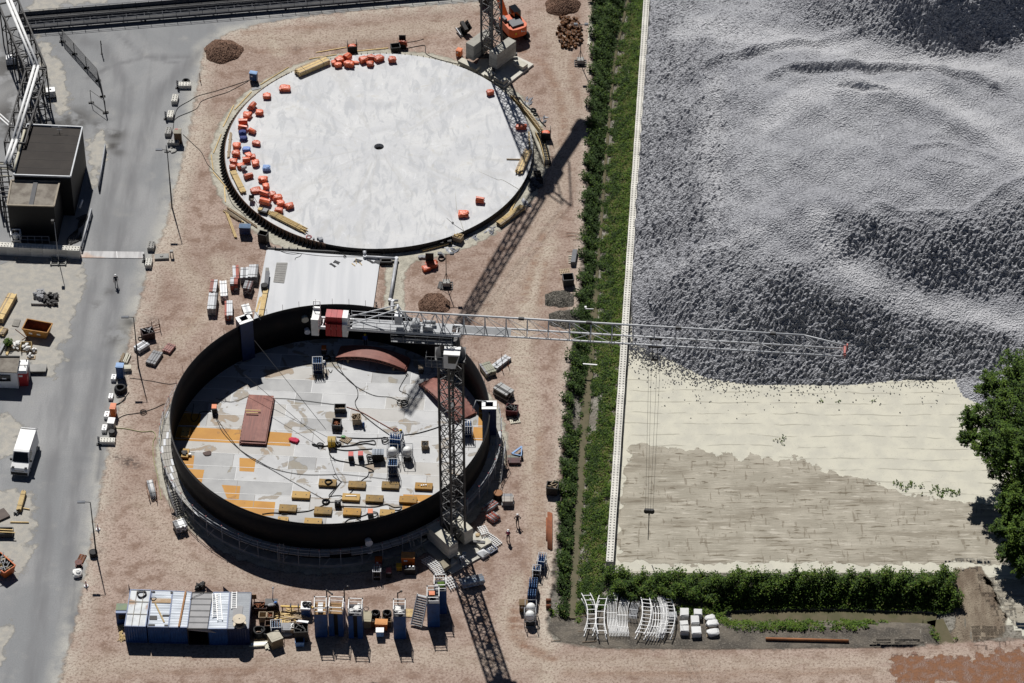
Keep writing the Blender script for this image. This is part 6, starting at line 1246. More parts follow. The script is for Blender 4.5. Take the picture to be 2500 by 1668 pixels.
# x, y (in crop e/f/i/j), w, d, h metres, yaw, roll?
LB = [ # left edge cluster, listed from the top down
 (we,738,818,1.5,1.0,.6,0,0,"crumpled orange tarpaulin lying apart nearest the timber on the upper left of the slab"),
 (we,572,890,1.05,.8,.6,0,0,"square orange tarpaulin bundle, second from the top of the left edge row"),
 (we,438,985,1.0,.8,.6,1.2,1,"rolled orange tarpaulin, third from the top of the left edge row"),
 (we,502,1040,1.0,.8,.6,0,0,"dark orange rolled bundle set inward of the left edge row"),
 (we,392,1065,1.1,.95,.65,-.3,0,"orange bundle, fourth from the top along the left edge of the slab"),
 (we,352,1132,1.1,.8,.6,.1,1,"orange bundle with a loose flap above the two navy bundles"),
 (we,350,1184,1.1,.7,.55,-.2,1,"orange roll directly above the navy bundles"),
 (we,434,1213,.85,.65,.5,-.5,1,"small orange roll right of the navy bundles"),
 (we,476,1322,1.05,.75,.55,-.35,0,"lone orange bundle right of the left edge cluster, below the navy bundles"),
 (we,292,1345,1.0,.9,.6,-.15,0,"orange bundle just below the navy bundles at the slab edge"),
 (we,288,1418,1.05,.95,.65,.05,0,"orange bundle left of the pale blue one"),
 (we,405,1430,.8,.9,.5,.6,0,"crumpled orange bundle touching the pale blue one from below"),
 (we,446,1440,.6,.75,.4,.1,0,"thin crumpled orange bundle right of the crumpled one"),
 (we,264,1487,.95,.75,.55,-.1,0,"flat orange bundle at the slab edge, middle of the left cluster"),
 (we,384,1480,.95,.75,.6,.1,1,"orange roll in the middle of the left cluster"),
 (we,466,1508,.95,1.0,.65,.2,0,"dark orange bundle at the right side of the left cluster"),
 (we,258,1540,.85,.65,.55,0,0,"orange bundle at the edge, bottom left of the dense cluster"),
 (we,333,1530,1.0,.75,.6,.3,0,"reddish orange bundle under the grey sheet in the dense cluster"),
 (wf,403,58,1.1,.65,.6,.45,1,"bright orange roll just below the dense cluster"),
 (wf,535,88,1.2,.85,.65,-.1,0,"wide orange bundle lying right of the bright roll, below the square blue bundle"),
 (wf,562,150,.85,.85,.6,.1,0,"orange bundle below the wide one in the lower left group"),
 (wf,470,183,1.3,1.0,.45,.3,0,"flat wrinkled pale orange bundle in the lower left group"),
 (wf,545,215,1.15,.65,.5,-.4,1,"orange roll right of the flat wrinkled bundle"),
 (wf,626,232,.8,.9,.7,0,0,"salmon bundle at the top of the chain in the lower left group"),
 (wf,672,262,1.2,.85,.75,.2,0,"orange bundle second in the chain of the lower left group"),
 (wf,698,308,1.0,.85,.65,.1,0,"crumpled orange bundle third in the chain of the lower left group"),
 (wf,554,298,1.35,.85,.7,-.35,1,"large red orange roll at the left of the lower left group"),
 (wf,682,370,1.05,.7,.6,-.1,0,"orange bundle at the bottom of the lower left group"),
 (wf,778,332,1.1,.8,.65,.3,0,"lighter orange bundle at the right end of the lower left group"),
 (we,1185,580,.7,.7,.5,0,0,"small orange bundle at the left end of the heap along the back edge"),
 (we,1240,565,1.1,1.1,.8,.5,0,"orange bundle on top of the heap at the back edge"),
 (we,1225,605,1.0,.7,.6,.2,0,"orange bundle in front of the heap at the back edge"),
 (we,1310,545,.9,1.0,.7,.9,1,"orange roll standing up at the back of the heap"),
 (we,1325,600,1.4,.9,.75,-.2,0,"wide crumpled orange bundle at the right of the heap"),
 (we,1385,575,.9,.4,.3,0,0,"thin pale orange strip linking the heap to the next bundles"),
 (we,1455,560,1.15,1.0,.75,.5,0,"square orange bundle right of the heap at the back edge"),
 (we,1518,595,.95,.75,.65,0,0,"dark orange bundle nearest the viewer in the back edge row"),
 (we,1525,535,1.2,.55,.6,0,0,"flat pale orange bundle behind the dark one"),
 (we,1600,545,1.25,.95,.65,.55,0,"squarish orange bundle near the right end of the back edge row"),
 (we,1722,558,1.05,.85,.7,.15,0,"lone orange bundle at the right end of the back edge row"),
 (wi,740,858,.95,.8,.65,.3,0,"lone orange bundle beside the crane mast shadow, the upper one"),
 (wi,1022,1172,1.4,.75,.6,0,0,"long dark red bundle lying in the crane mast shadow"),
 (wj,646,282,1.0,.8,.65,-.2,1,"lone orange roll on the lower right of the slab, the right one"),
 (wj,492,405,1.25,1.0,.65,.1,0,"lone crumpled orange bundle on the lower right of the slab, the left one")]
for i, (fn,x,y,w,d_,h,rz,ro,lab) in enumerate(LB): bag(fn(x,y+8,SZ), (w,d_*1.05,h*.95), rz, TARP, lab, GRP, i*7+1, bool(ro))
for i, (fn,x,y,w,d_,h,lab,m_) in enumerate(((we,348,1232,.95,.7,.55,"navy bundle, upper of two stacked on the slab's left edge",M("navy_tarp",(.03,.045,.19),bump=.6)),(we,356,1284,1.0,.65,.5,"navy bundle, lower of two on the slab's left edge",M("navy_tarp",(.03,.045,.19))),(we,384,1388,1.05,.75,.55,"pale blue bundle in the left cluster of orange ones",BTARP),(we,566,1560,.95,.9,.6,"square pale blue bundle lying apart right of the cluster",M("pale_blue_tarp",(.28,.42,.72),bump=.6)))): bag(fn(x,y,SZ), (w,d_,h), 0, m_, lab, "blue tarpaulin bundles on the white slab", i*5+90)
bag(we(360,1545,SZ+.3), (.7,.5,.35), .4, GREYP, "grey crumpled sheet lying on the reddish bundle in the cluster", None, 77)
WM = [WOOD, OLDWOOD]
bundle(we(850,690,SZ), we(1125,572,SZ), 1.2,.65,8,5,WM,"thick bundle of shuttering beams at the upper left edge of the slab","timber",group="timber stacks around the white slab")
bundle(wf(258,15,SZ), wf(355,210,SZ), .75,.3,6,3,[WOOD,WOOD],"bundle of planks at the left edge below the tarpaulins","timber",group="timber stacks around the white slab")
bundle(wf(600,395,SZ), wf(915,555,SZ), .85,.3,7,3,[WOOD,WOOD],"fanned out stack of pale boards at the lower left edge of the slab","timber",group="timber stacks around the white slab",jag=.6,gap=1.2)
bundle(we(240,1225,SZ), we(216,1450,SZ), .32,.12,2,1,[OLDWOOD,OLDWOOD],"two grey planks along the left edge of the slab","planks","loose_planks",strap=False)
bundle(wi(1090,1400,SZ), wi(1005,1590,SZ), .95,.45,6,4,WM,"stack of beams at the right edge of the slab in the crane shadow","timber",group="timber stacks around the white slab",jag=.3)
bundle(wi(898,1466,SZ), wi(1040,1468,SZ), .14,.12,1,1,WM,"single dark batten pointing left from the beam stack","batten","timber_batten",strap=False,bearers=0,z0=.02)
bundle(wi(1093,1215,SZ), wi(1102,1390,SZ), .22,.1,2,1,[WOOD,OLDWOOD],"two thin battens along the right edge of the slab","battens","loose_battens",strap=False,bearers=0,z0=.02)
bundle(wj(820,510), wj(1040,350), .85,.5,6,4,WM,"stack of old boards on the ground at the lower right of the slab","timber",group="timber stacks around the white slab"); bundle(wj(910,410), wj(1110,-10), .25,.12,2,1,[WOOD,WOOD],"long pale battens leaning along the lower right rim of the slab","battens","loose_battens",strap=False,bearers=0,jag=.5,gap=1.)
bundle(wj(120,738), wj(380,668), .35,.2,3,2,[WOOD,WOOD],"pale beams on the ground below the rim of the slab","battens","loose_battens",strap=False); crate(wj(445,645,0), (1.1,.9,.9), rad(-25), OLDWOOD, "wooden crate of timber offcuts at the lower rim of the slab", "crate", "wooden_crate", fill=WOOD, fillh=1.0)
for k,(x,y) in enumerate(((292,670),(366,658))): m_ = MB(); a = wj(x,y+15); m_.box(a, (.45,.35,.55)); m_.box(a+up*.55, (.5,.4,.05)); single(m_, "small_box", [BLACKS], a, ("small black box at the lower slab rim, left of a pair","small black box at the lower slab rim, right of a pair")[k], "box")
t = thing("wheelbarrow", "small wheelbarrow standing on the left edge of the slab below the planks", "wheelbarrow", wf(430,280,SZ)); o = wf(430,280,SZ); m_ = MB(); m_.add([o+Vector(v) for v in ((-.2,-.3,.25),(.2,-.3,.25),(.2,.3,.25),(-.2,.3,.25),(-.33,-.5,.6),(.33,-.5,.6),(.33,.5,.6),(-.33,.5,.6))], [(3,2,1,0),(0,1,5,4),(1,2,6,5),(2,3,7,6),(3,0,4,7)]); m_.build("tray", [M("barrow_grey",(.14,.11,.09))], t); m_ = MB(); [m_.tube(o+Vector((e*.28,.4,.35)), o+Vector((e*.3+.5,-.95,.55)), .03, 5) for e in (-1,1)]; m_.build("handles", [BLACKS], t); MB().tube(o+Vector((-.06,.62,.2)), o+Vector((.06,.62,.2)), .2, 12).build("wheel", [RUBBER], t)
t = thing("tool_box", "black and wooden tool boxes at the lower left edge of the slab", "tool box", wf(535,385,SZ)); o = wf(535,385,SZ); MB().box(o+Vector((.15,0,0)), (.95,.75,.42), 0, -.4).build("box", [BLACKS], t); MB().box(o+Vector((.3,0,.43)), (.6,.6,.05), 0, -.4).build("lid", [GREYP], t); MB().box(o+Vector((-.35,.2,.1)), (.5,.5,.4), 0, -.4).build("timber_pile", [WOOD], t)
coil(wf(955,610,SZ), .32,.035, RED, "thin red hose ring on the lower left edge of the slab", 2); m_ = MB(); a = wf(1065,640,SZ); m_.box(a, (.5,.45,.35), 0, .4); m_.box(a+Vector((-.35,.3,0)), (.3,.25,.25)); m_.box(a+Vector((-.9,.25,0)), (.22,.22,.15)); single(m_, "grey_toolbox", [M("toolbox_grey",(.30,.31,.33))], a, "group of small grey boxes on the front edge of the slab", "boxes")
hose([wj(500,555,SZ),wj(410,495,SZ),wj(380,470,SZ),wj(340,435,SZ)], .025, DARKS, "short dark cable end over the front edge of the slab", smooth=4, coils=[(wj(395,480,SZ),.12,2)]); hose([wj(1010,175,SZ),wj(860,88,SZ),wj(800,80,SZ),wj(640,10,SZ),wj(580,2,SZ),wj(480,60,SZ),wj(425,160,SZ),wj(430,330,SZ),wj(445,390,SZ),wj(500,560,SZ)], .022, M("yellow_grey_cable",(.30,.28,.20)), "thin pale cable looping over the right part of the slab", smooth=8)
# loosened curved form panels on the right
for k, (pts, lab) in enumerate((([(925,900),(1010,990),(1080,1070),(1140,1150),(1205,1235)],"curved timber form panel with ribs lying loose right of the slab, upper piece"),([(1155,1240),(1190,1310),(1215,1390),(1235,1480),(1240,1545)],"curved timber form panel with ribs right of the slab, lower piece"))):
    t = thing("form_panel", lab, "formwork", wi(*pts[0]), "loosened curved form panels"); m_, m2 = MB(), MB(); ps_ = [wi(x,y) for x,y in pts]; out = []
    for i in range(len(ps_)-1):
        for f in range(6): out.append(ps_[i].lerp(ps_[i+1],f/6))
    for i in range(len(out)-1):
        a, q = out[i], out[i+1]; d = (q-a).normalized(); s = Vector((-d.y,d.x,0)); s = s if s.x > 0 else -s; s = s if k == 0 else s
        m_.bar(a+up*.3, q+up*.3, .06, .55); m_.bar(a+up*.1+s*.55, q+up*.1+s*.55, .1, .1)
        if k == 0: m2.bar(a+up*.25, a+s*.6+up*.12, .06, .14)
        else: m2.bar(a+up*.25+s*.0, a+s*.85+up*.1, .07, .16)
    m_.build("facing_boards", [WOOD], t); m2.build("ribs", [BLACKS if k else OLDWOOD], t)
t = thing("black_form_panel", "black ribbed form pieces and sheeting heaped in the crane shadow right of the slab", "formwork", wj(1150,80)); m_ = MB()
for i in range(9): a = wj(1135+i*3,10+i*14); m_.bar(a, a+Vector((.9,-.12,0))+up*.25, .07, .2)
m_.build("ribs", [BLACKS], t); m_ = MB(); [m_.blob(wj(1160+random.uniform(-50,40),130+random.uniform(-60,70)), (random.uniform(.5,1.1),random.uniform(.4,.8),random.uniform(.1,.3)), 0, i+200, .6, i) for i in range(12)]; m_.build("sheeting", [M("dark_sheet",(.05,.055,.06),rough=.4)], t)
for k,(fn,x,y,lab) in enumerate(((wi,1080,930,"grey plastic sheet scraps beside the upper form panel"),(wi,1210,1110,"grey sheet scraps left of the box of orange tarpaulin"),(wj,1060,300,"broken boards and grey scraps at the lower right of the slab"),(wj,740,545,"crumpled grey sheet below the old board stack"),(wj,570,620,"long grey foil strip at the lower rim of the slab"),(wj,390,715,"grey net heap under the light tower"))):
    m_ = MB(); r = random.Random(k)
    for i in range(9):
        c = fn(x+r.uniform(-45,45), y+r.uniform(-30,30)); a = r.uniform(0,3.1); u = Vector((math.cos(a),math.sin(a),0))*r.uniform(.25,.7); w = Vector((-u.y,u.x,0))*r.uniform(.3,.6); z = up*r.uniform(.03,.2); m_.add([c-u+up*.02, c-w*.6+z, c+u+up*.04, c+w*.7+z*.6],[(0,1,2),(0,2,3)])
    single(m_, "plastic_scraps", [M("grey_plastic",(.30,.31,.34),(.10,.10,.11),rough=.4,amt=.9)], fn(x,y), lab, "scraps", "plastic scraps around the slab")
for pts, lab, co_ in (([(960,905),(1010,900),(1060,960),(1130,1020),(1180,1060),(1200,1110),(1250,1160)],"black hose with loops along the right rim of the slab",[(wi(1003,905),.18,1),(wi(1135,1018),.32,3),(wi(1155,1055),.26,2)]),): hose([wi(x,y,.12) for x,y in pts], .06, RUBBER, lab, "hose", "hose", 6, co_)
# timber laths round the left and back rim
for k,(a,q,fn) in enumerate((((270,1015),(430,845),we),((170,1165),(265,972),we),((80,1408),(150,1238),we),((58,1420),(78,1568),we),((505,785),(770,620),we),((80,20),(240,205),wf),((180,150),(190,285),wf))): bundle(fn(*a), fn(*q), .14,.08,1,1,[WOOD]*2,"lath along the slab's left rim, "+("fourth","third","second","first","fifth","sixth","seventh")[k]+" counting clockwise from the widest part" if k < 5 else ("long lath slanting out at the lower left rim of the slab","short lath standing out at the lower left rim of the slab")[k-5],"lath","timber_lath",strap=False,bearers=0,group="laths along the rim of the slab",z0=.03)
bundle(we(1020,487), we(1305,437), .12,.08,1,1,[WOOD]*2,"long lath pointing at the open black box behind the slab","lath","timber_lath",strap=False,bearers=0,group="laths along the rim of the slab",z0=.03); bundle(we(1340,480), we(1680,445), .2,.08,2,1,[WOOD]*2,"pair of long laths behind the slab between the black boxes","lath","timber_lath",strap=False,bearers=0,group="laths along the rim of the slab",z0=.03,gap=1); bundle(we(960,545), we(1210,505), .14,.08,1,1,[WOOD]*2,"lath along the back rim above the thick beam bundle","lath","timber_lath",strap=False,bearers=0,group="laths along the rim of the slab",z0=.03)
bundle(wf(195,380), wf(330,470), .5,.2,4,2,[OLDWOOD,WOOD],"loose weathered boards left of the dark blue container box","planks","loose_planks",strap=False,jag=.5,gap=1.2); bundle(wf(210,345), wf(455,510), .3,.15,3,1,[OLDWOOD]*2,"long dark boards running behind the dark blue box","planks","loose_planks",strap=False,jag=.6,gap=1.2); bundle(wf(200,390), wf(285,620), .35,.2,2,2,[WOOD,WOOD],"two pale beams on cross battens left of the dark blue box","planks","loose_planks",strap=False)
cabinet(wf(372,585), (1.35,.75,1.35), rad(-3), NAVY, "dark blue box on a timber frame at the lower left of the slab", "box", "blue_box", lid=M("slate_blue",(.09,.15,.24)), plate=None, legs=.3, lidh=.06)
t = crate(wf(540,655), (1.15,.8,1.5), rad(-20), BLACKS, "tall black open steel box at the lower left of the slab", group="black steel boxes around the slab")
# black boxes behind the slab
def tallbox(c, rz, label, fill):
    t = thing("steel_box", label, "box", c, "black steel boxes around the slab", rz); o = Vector(c); m_ = MB(); m_.box(o+Vector((0,-.42,.1)), (1.25,.05,1.1)); m_.box(o+Vector((0,.42,.1)), (1.25,.05,.9)); [m_.box(o+Vector((e*.6,0,.1)), (.05,.79,1.75)) for e in (-1,1)]; m_.box(o+up*.05, (1.2,.8,.05)); m_.build("box_shell", [BLACKS], t); m_ = MB(); m_.blob(o+up*.7, (1.05,.7,.5), 0, 4, .3); m_.build("contents", [fill], t); return t
tallbox(we(1355,480), rad(8), "open black steel box with two raised side plates and orange tarpaulin inside", TARP); crate(we(1750,470), (1.2,1.0,.95), rad(10), M("box_grey",(.05,.05,.05)), "open grey box behind the slab left of the tall one with tarpaulin", group="black steel boxes around the slab")
t = thing("steel_box", "tall black box spilling orange tarpaulin behind the slab", "box", we(1815,440), "black steel boxes around the slab"); o = we(1815,435); m_ = MB(); m_.box(o+Vector((0,.35,0)), (.9,.05,1.75)); m_.box(o+Vector((0,-.35,0)), (.9,.05,.7)); [m_.box(o+Vector((e*.43,0,0)), (.05,.65,1.0)) for e in (-1,1)]; m_.build("box_shell", [BLACKS], t); m_ = MB(); m_.blob(o+up*.5, (.9,.7,.7), 0, 8, .4); m_.blob(o+Vector((.45,-.1,.2)), (.4,.5,.9), 0, 9, .4); m_.build("contents", [TARP], t)
cabinet(wi(456,520), (.65,.7,1.15), rad(-25), ORANGE, "small orange box with a white label beside the crane ballast behind the slab"); hose([we(1850,445,.06),we(1950,425,.06),we(2020,420,.06),we(2030,490,.06),we(2100,530,.06),we(2200,560,.06),we(2330,590,.06)], .045, RUBBER, "black cable snaking behind the slab to the orange box"); hose([we(1860,390,.05),we(1950,375,.05),we(2010,358,.05)], .035, RUBBER, "short dark cable end right of the tall black box")
t = tallbox(wi(1250,1275), rad(2), "open black box of crumpled orange tarpaulin right of the slab", TARP)
# excavator behind crane
ex = thing("excavator", "orange excavator standing behind the crane mast at the top", "excavator", wi(930,300)); o = wi(945,315); a = rad(118); f_ = Vector((math.cos(a),math.sin(a),0)); s = Vector((f_.y,-f_.x,0))
for e in (-1,1):
    m_ = MB(); m_.ob(o+s*(e*1.2-.3)-f_*1.7+up*.15, f_*3.6, s*.6, up*.75); m_.tube(o+s*(e*1.2-.3)-f_*1.7+up*.5, o+s*(e*1.2+.3)-f_*1.7+up*.5, .45, 12); m_.tube(o+s*(e*1.2-.3)+f_*1.9+up*.5, o+s*(e*1.2+.3)+f_*1.9+up*.5, .45, 12); m_.build("track", [BLACKS], ex)
pr_ = [(-2.0,-1.0),(-2.15,-.5),(-2.15,.5),(-2.0,1.0),(-1.5,1.35),(1.3,1.35),(1.3,-1.35),(-1.5,-1.35)]
EXO = M("excavator_orange",(.72,.12,.02),(.55,.09,.02),amt=.3,rough=.4); MB().prism([tuple((o+f_*x+s*y).to_2d()) for x,y in pr_], 1.05, 2.35).build("counterweight_body", [EXO], ex)
m_ = MB(); m_.ob(o-f_*1.6-s*.85+up*2.35, f_*1.5, s*1.7, up*.28); m_.ob(o-f_*.0-s*1.2+up*2.35, f_*.9, s*.4, up*.5); m_.build("engine_cover", [M("cover_grey",(.10,.105,.115),rough=.5)], ex); MB().ob(o+f_*.1+s*.35+up*2.1, f_*1.6, s*.95, up*1.3).build("cab", [GLASSD], ex); MB().ob(o-f_*2.12-s*.75+up*1.55, f_*(-.03), s*.35, up*.3).build("sign_plate", [YELLOW], ex)
m_ = MB(); [m_.ob(o-f_*2.17+s*(.15+k*.16)+up*(1.75-.02*k), f_*(-.012), s*.11, up*(.12 if k else .3)) for k in range(4)]; m_.build("white_marks", [WHITEP], ex); MB().tube(o-f_*.6-s*.9+up*2.35, o-f_*.6-s*.9+up*2.9, .08, 8).build("exhaust", [BLACKS], ex)
m_ = MB(); b0 = o+f_*1.2-s*.3+up*1.9; b1 = o+f_*3.9-s*.3+up*4.6; b2 = o+f_*6.4-s*.3+up*3.2; m_.bar(b0,b1,.5,.7,0,tuple(s)); m_.bar(b1,b2,.42,.55,0,tuple(s)); m_.build("boom", [EXO], ex); m_ = MB(); m_.bar(b2,b2+f_*.8-up*2.0,.4,.4); m_.ob(b2+f_*.4-s*.6-up*2.9, f_*1.2, s*1.2, up*1.1); m_.build("bucket", [BLACKS], ex)
t = thing("excavator_bucket", "black excavator bucket lying on the gravel behind the slab", "bucket", wi(490,320)); c0 = wi(480,310); m_ = MB(); a_ = wi(425,262,.5); q = wi(470,340,.1); d = (q-a_); m_.bar(a_+up*.0, q+up*.2, .12, .35, 1); w = Vector((.85,.35,0)); [m_.add([a_, q, q+w*(k+1)+up*z2, a_+w*(k+1)+up*z2] if k == 0 else [a_+w*.6*k+up*z1, q+w*.6*k+up*z1, q+w*.6*(k+1)+up*z2, a_+w*.6*(k+1)+up*z2],[(0,1,2,3),(3,2,1,0)],0) for k,(z1,z2) in enumerate(((0,.1),(.1,.5),(.5,1.0)))]; m_.bar(a_+w*.9+up*.8, q+w*.9+up*.8, .5, .5); m_.build("bucket_shell", [BLACKS, STEEL], t); m_ = MB(); [m_.bar(a_+w*1.2+d*f+up*.6, a_+w*1.6+d*f+up*1.2, .1, .35) for f in (.35,.6)]; m_.build("lugs", [DARKS], t)
# rusty drums heap
pr = None; n_ = 0; r = random.Random(9); spots_ = []
for k in range(4000):
    x, y = r.uniform(1355,1580), r.uniform(165,480)
    if ((x-1470)/108)**2+((y-315)/150)**2 > 1.0+.25*math.sin(x*.05): continue
    if all((x-a_)**2+((y-b_)*1.2)**2 > 17**2 for a_,b_ in spots_): spots_.append((x,y))
    if len(spots_) >= 88: break
spots_.sort(key=lambda s: -s[1])
for (x,y) in spots_:
    if pr is None:
        pr = thing("rusty_bobbin", "rusty steel bobbin in the pile of bobbins near the ditch", "bobbin", wi(x,y), "pile of rusty steel bobbins"); m_ = MB(); m_.lathe([(.22,0),(.22,.07),(.15,.09),(.15,.36),(.22,.38),(.22,.45)], (0,0,0), 10); bo = m_.build("spool", [M("bobbin_rust",(.17,.075,.03),(.06,.035,.02),rough=.85,amt=.9,jit=.35)]); bo.parent = pr; m_ = MB(); m_.lathe([(.1,.452),(.1,.456)],(0,0,0),8); bo = m_.build("bore", [BLACKS]); bo.parent = pr; q_ = pr
    else: q_ = dup(pr, wi(x,y), 0, "rusty steel bobbin in the pile of bobbins near the ditch")
    q_.rotation_euler = (r.choice((0,0,1.57,1.57,.4)), r.uniform(-.3,.3), r.uniform(0,6.28)); z = .22 if abs(q_.rotation_euler[0]) > 1 else .0; q_.location = wi(x,y)+up*(z+(.3 if r.random() < .25 else 0))
mast_lamp(wi(1568,585), 6.4, "light tower on a skid beside the heap of rusty bobbins", (-.7,.7)); mast_lamp(wj(338,1060), 5.2, "dark light tower standing on the gravel between slab and crane jib", (-.75,.75)); pallet(wj(300,1055), rad(80), "dark pallet leaning by the light tower between slab and jib", DARKS)
for k,(x0,y0,x1,y1) in enumerate(((1660,180,1635,415),(1672,182,1642,410),(1683,185,1650,418),(1690,180,1660,400))): bundle(wi(x0,y0), wi(x1,y1), .12,.1,1,1,[CREAM]*2,"pale pole on the ground at the ditch edge, "+("leftmost","second from the left","third from the left","rightmost")[k]+" of four","pole","pale_pole",strap=False,bearers=0,jag=0,group="pale poles at the ditch edge")
# right side of the yard between slab and ditch
t = thing("packed_sheets", "grey wrapped stack on a pallet at the ditch edge", "stack", wj(1500,850)); MB().ob(wj(1478,868,.12), wj(1520,868)-wj(1478,868), wj(1498,752)-wj(1478,868), up*.55).build("wrapped_stack", [M("slate_grey",(.17,.175,.19))], t); m_ = MB(); [m_.bar(wj(1458,845-i*20,.06), wj(1535,842-i*20,.06), .12) for i in range(4)]; m_.build("pallet", [CREAM], t)
pallet(wj(1425,930), rad(10), "dark slatted pallet above the open black box at the ditch edge", OLDWOOD, L=1.3, Wd=.9); crate(wj(1455,1040), (1.3,1.25,1.2), rad(6), DARKS, "open black steel box at the ditch edge above the grit heaps", group="black steel boxes around the slab"); bundle(wj(1498,1070), wj(1560,1095), .1,.08,1,1,[CREAM]*2,"thin pale lath at the corner of the open box","lath","timber_lath",strap=False,bearers=0)
for k,(x0,y0,x1,y1) in enumerate(((1450,742,1580,745),(1440,570,1560,580),(1450,600,1550,605),(1500,632,1570,640))): hose([wj(x0,y0,.1),wj((x0+x1)/2,y0-5,.12),wj(x1,y1,.1)], .03, RUST, "rusty bar sticking out over the ditch edge, "+("lowest","topmost","second","third")[k]+" of four", "bar", "steel_bar", 2)
t = thing("black_board", "black board standing among orange tarpaulins below the slab", "board", wj(185,880)); m_ = MB(); a_,q = wj(147,868,0), wj(222,868,0); m_.ob(a_, q-a_, Vector((0,.12,0)), up*1.9); m_.build("board", [BLACKS], t); MB().ob(a_-Vector((0,.3,0)), q-a_, Vector((0,1.,0)), up*.08).build("foot", [BLACKS], t)
bag(wj(205,880), (1.5,1.1,.75), .1, TARP, "large crumpled orange tarpaulin in front of the black board", "orange tarpaulins on the gravel", 301); bag(wj(155,912), (1.1,.9,.55), .4, TARP, "smaller orange tarpaulin heap left of the large one below the black board", "orange tarpaulins on the gravel", 311); coil(wj(293,812),.42,.05,RUBBER,"black hose ring right of the black board",3); bag(wj(113,800), (.9,.6,.3), 0, GREYP, "grey sheet heap left of the black board", None, 321, cat="sheet", name="crumpled_sheet"); m_ = MB(); a = wj(290,785); m_.box(a, (.6,.4,.3)); m_.box(a+up*.3, (.4,.3,.1)); single(m_, "small_machine", [GREYP], a, "small grey device behind the black hose ring", "device")
hose([wa(2290,735,.05),wa(2000,830,.05),wa(1820,880,.05),wa(1740,925,.05),wa(1630,995,.05),wa(1600,1100,.05),wa(1590,1180,.05)], .035, RUBBER, "upper black cable from the light blue cabinet across to the road blocks"); hose([wa(2280,745,.05),wa(2180,800,.05),wa(2080,850,.05),wa(1980,880,.05),wa(1850,930,.05),wa(1800,1000,.05),wa(1640,1070,.05),wa(1595,1110,.05)], .035, RUBBER, "lower black cable from the light blue cabinet to the road blocks"); hose([wa(1680,1235,.05),wa(1780,1330,.05),wa(1850,1400,.05),wa(1900,1500,.05),wb(1960,0,.05),wb(2060,120,.05),wb(2130,300,.05),wb(2240,400,.05),wb(2260,440,.05)], .035, RUBBER, "black cable from the wooden crate along the slab rim")
hose([wf(590,680,.05),wf(700,740,.27),wf(800,765,.27),wf(880,760,.27),wf(875,785,.27),wf(835,800,.27),wf(828,820,.27)], .03, RUBBER, "thin black cable with a hooked end on the white pad"); hose([wf(640,730,.27),wf(850,755,.27),wf(1050,780,.27),wf(1280,790,.27),wf(1460,790,.27)], .03, RUBBER, "thin black cable along the back edge of the white pad", coils=[(wf(1285,790,.27),.15,2)])
for k,(x,y) in enumerate(((1210,842),(1175,868),(1405,830),(1585,840),(1520,832))):
    m_ = MB(); r = random.Random(k+3); c = wf(x,y,.28); u = Vector((r.uniform(.4,.7),r.uniform(-.3,.3),0)); w = Vector((-.2,.35,.1)); m_.add([c-u, c-w, c+u, c+w],[(0,1,2,3)]); m_.add([c-u*.4+up*.05, c-w*1.2+up*.1, c+u*.7+up*.12, c+w*.4+up*.05],[(0,1,2,3)]); single(m_, "sheet_scrap", [M("dark_scrap",(.07,.07,.075))], c, "dark sheet scrap on the white pad, "+("largest","lower left","middle","rightmost","second from the right")[k]+" of five", "scrap", "dark scraps on the white pad")
for k,(a,q) in enumerate((((1385,805),(1392,855)),((1415,835),(1442,868)),((1350,852),(1380,875)))): bundle(wf(*a,.26), wf(*q,.26), .09,.06,1,1,[WOOD]*2,"short yellow lath on the white pad, "+("upright","right","left")[k]+" one of three","lath","timber_lath",strap=False,bearers=0,z0=0,jag=0)
t = thing("long_box", "long grey lidded box at the left edge of the white pad", "box", wf(568,985,.25)); MB().ob(wf(548,1045,.25), wf(578,1045)-wf(548,1045), wf(560,920)-wf(548,1045), up*.55).build("body", [CONCD], t); MB().ob(wf(546,1047,.81), wf(582,1047)-wf(546,1047), wf(560,920)-wf(548,1045), up*.06).build("lid", [M("slate_grey",(.17,.175,.19))], t)
drum(wf(548,1085,.25), .42,.6, BLACKS, "black open tub below the long grey box", "tub", "round_tub", inner=RUBBER); bundle(wf(562,1095,.25), wf(515,1340,.25), .6,.25,5,2,[WOOD,WOOD],"pale planks along the left edge of the white pad","planks","loose_planks"); bundle(wf(515,1165,.1), wf(472,1310,.1), .3,.12,3,1,[WOOD,WOOD],"narrow planks left of the white pad edge","planks","loose_planks",strap=False)
m_ = MB(); [m_.tube(wf(1560+k*8,1205,.25+.03*k), wf(1590-k*9,1255,.3), .025, 4) for k in range(4)]; single(m_, "wire_stand", [BLACKS], wf(1575,1230,.25), "bent black wire stand at the right corner of the white pad", "stand")
t = thing("shutter_box", "black sunken frame at the upper right corner of the white pad", "frame", wf(1660,845)); m_ = MB(); a_,q = wf(1615,850,.3), wf(1715,850,.3); m_.bar(a_,q,.15,.5); m_.bar(a_+Vector((0,.6,0)),q+Vector((0,.6,0)),.15,.5); m_.bar(a_,a_+Vector((0,.6,0)),.15,.5); m_.bar(q,q+Vector((0,.6,0)),.15,.5); m_.build("frame", [BLACKS], t)
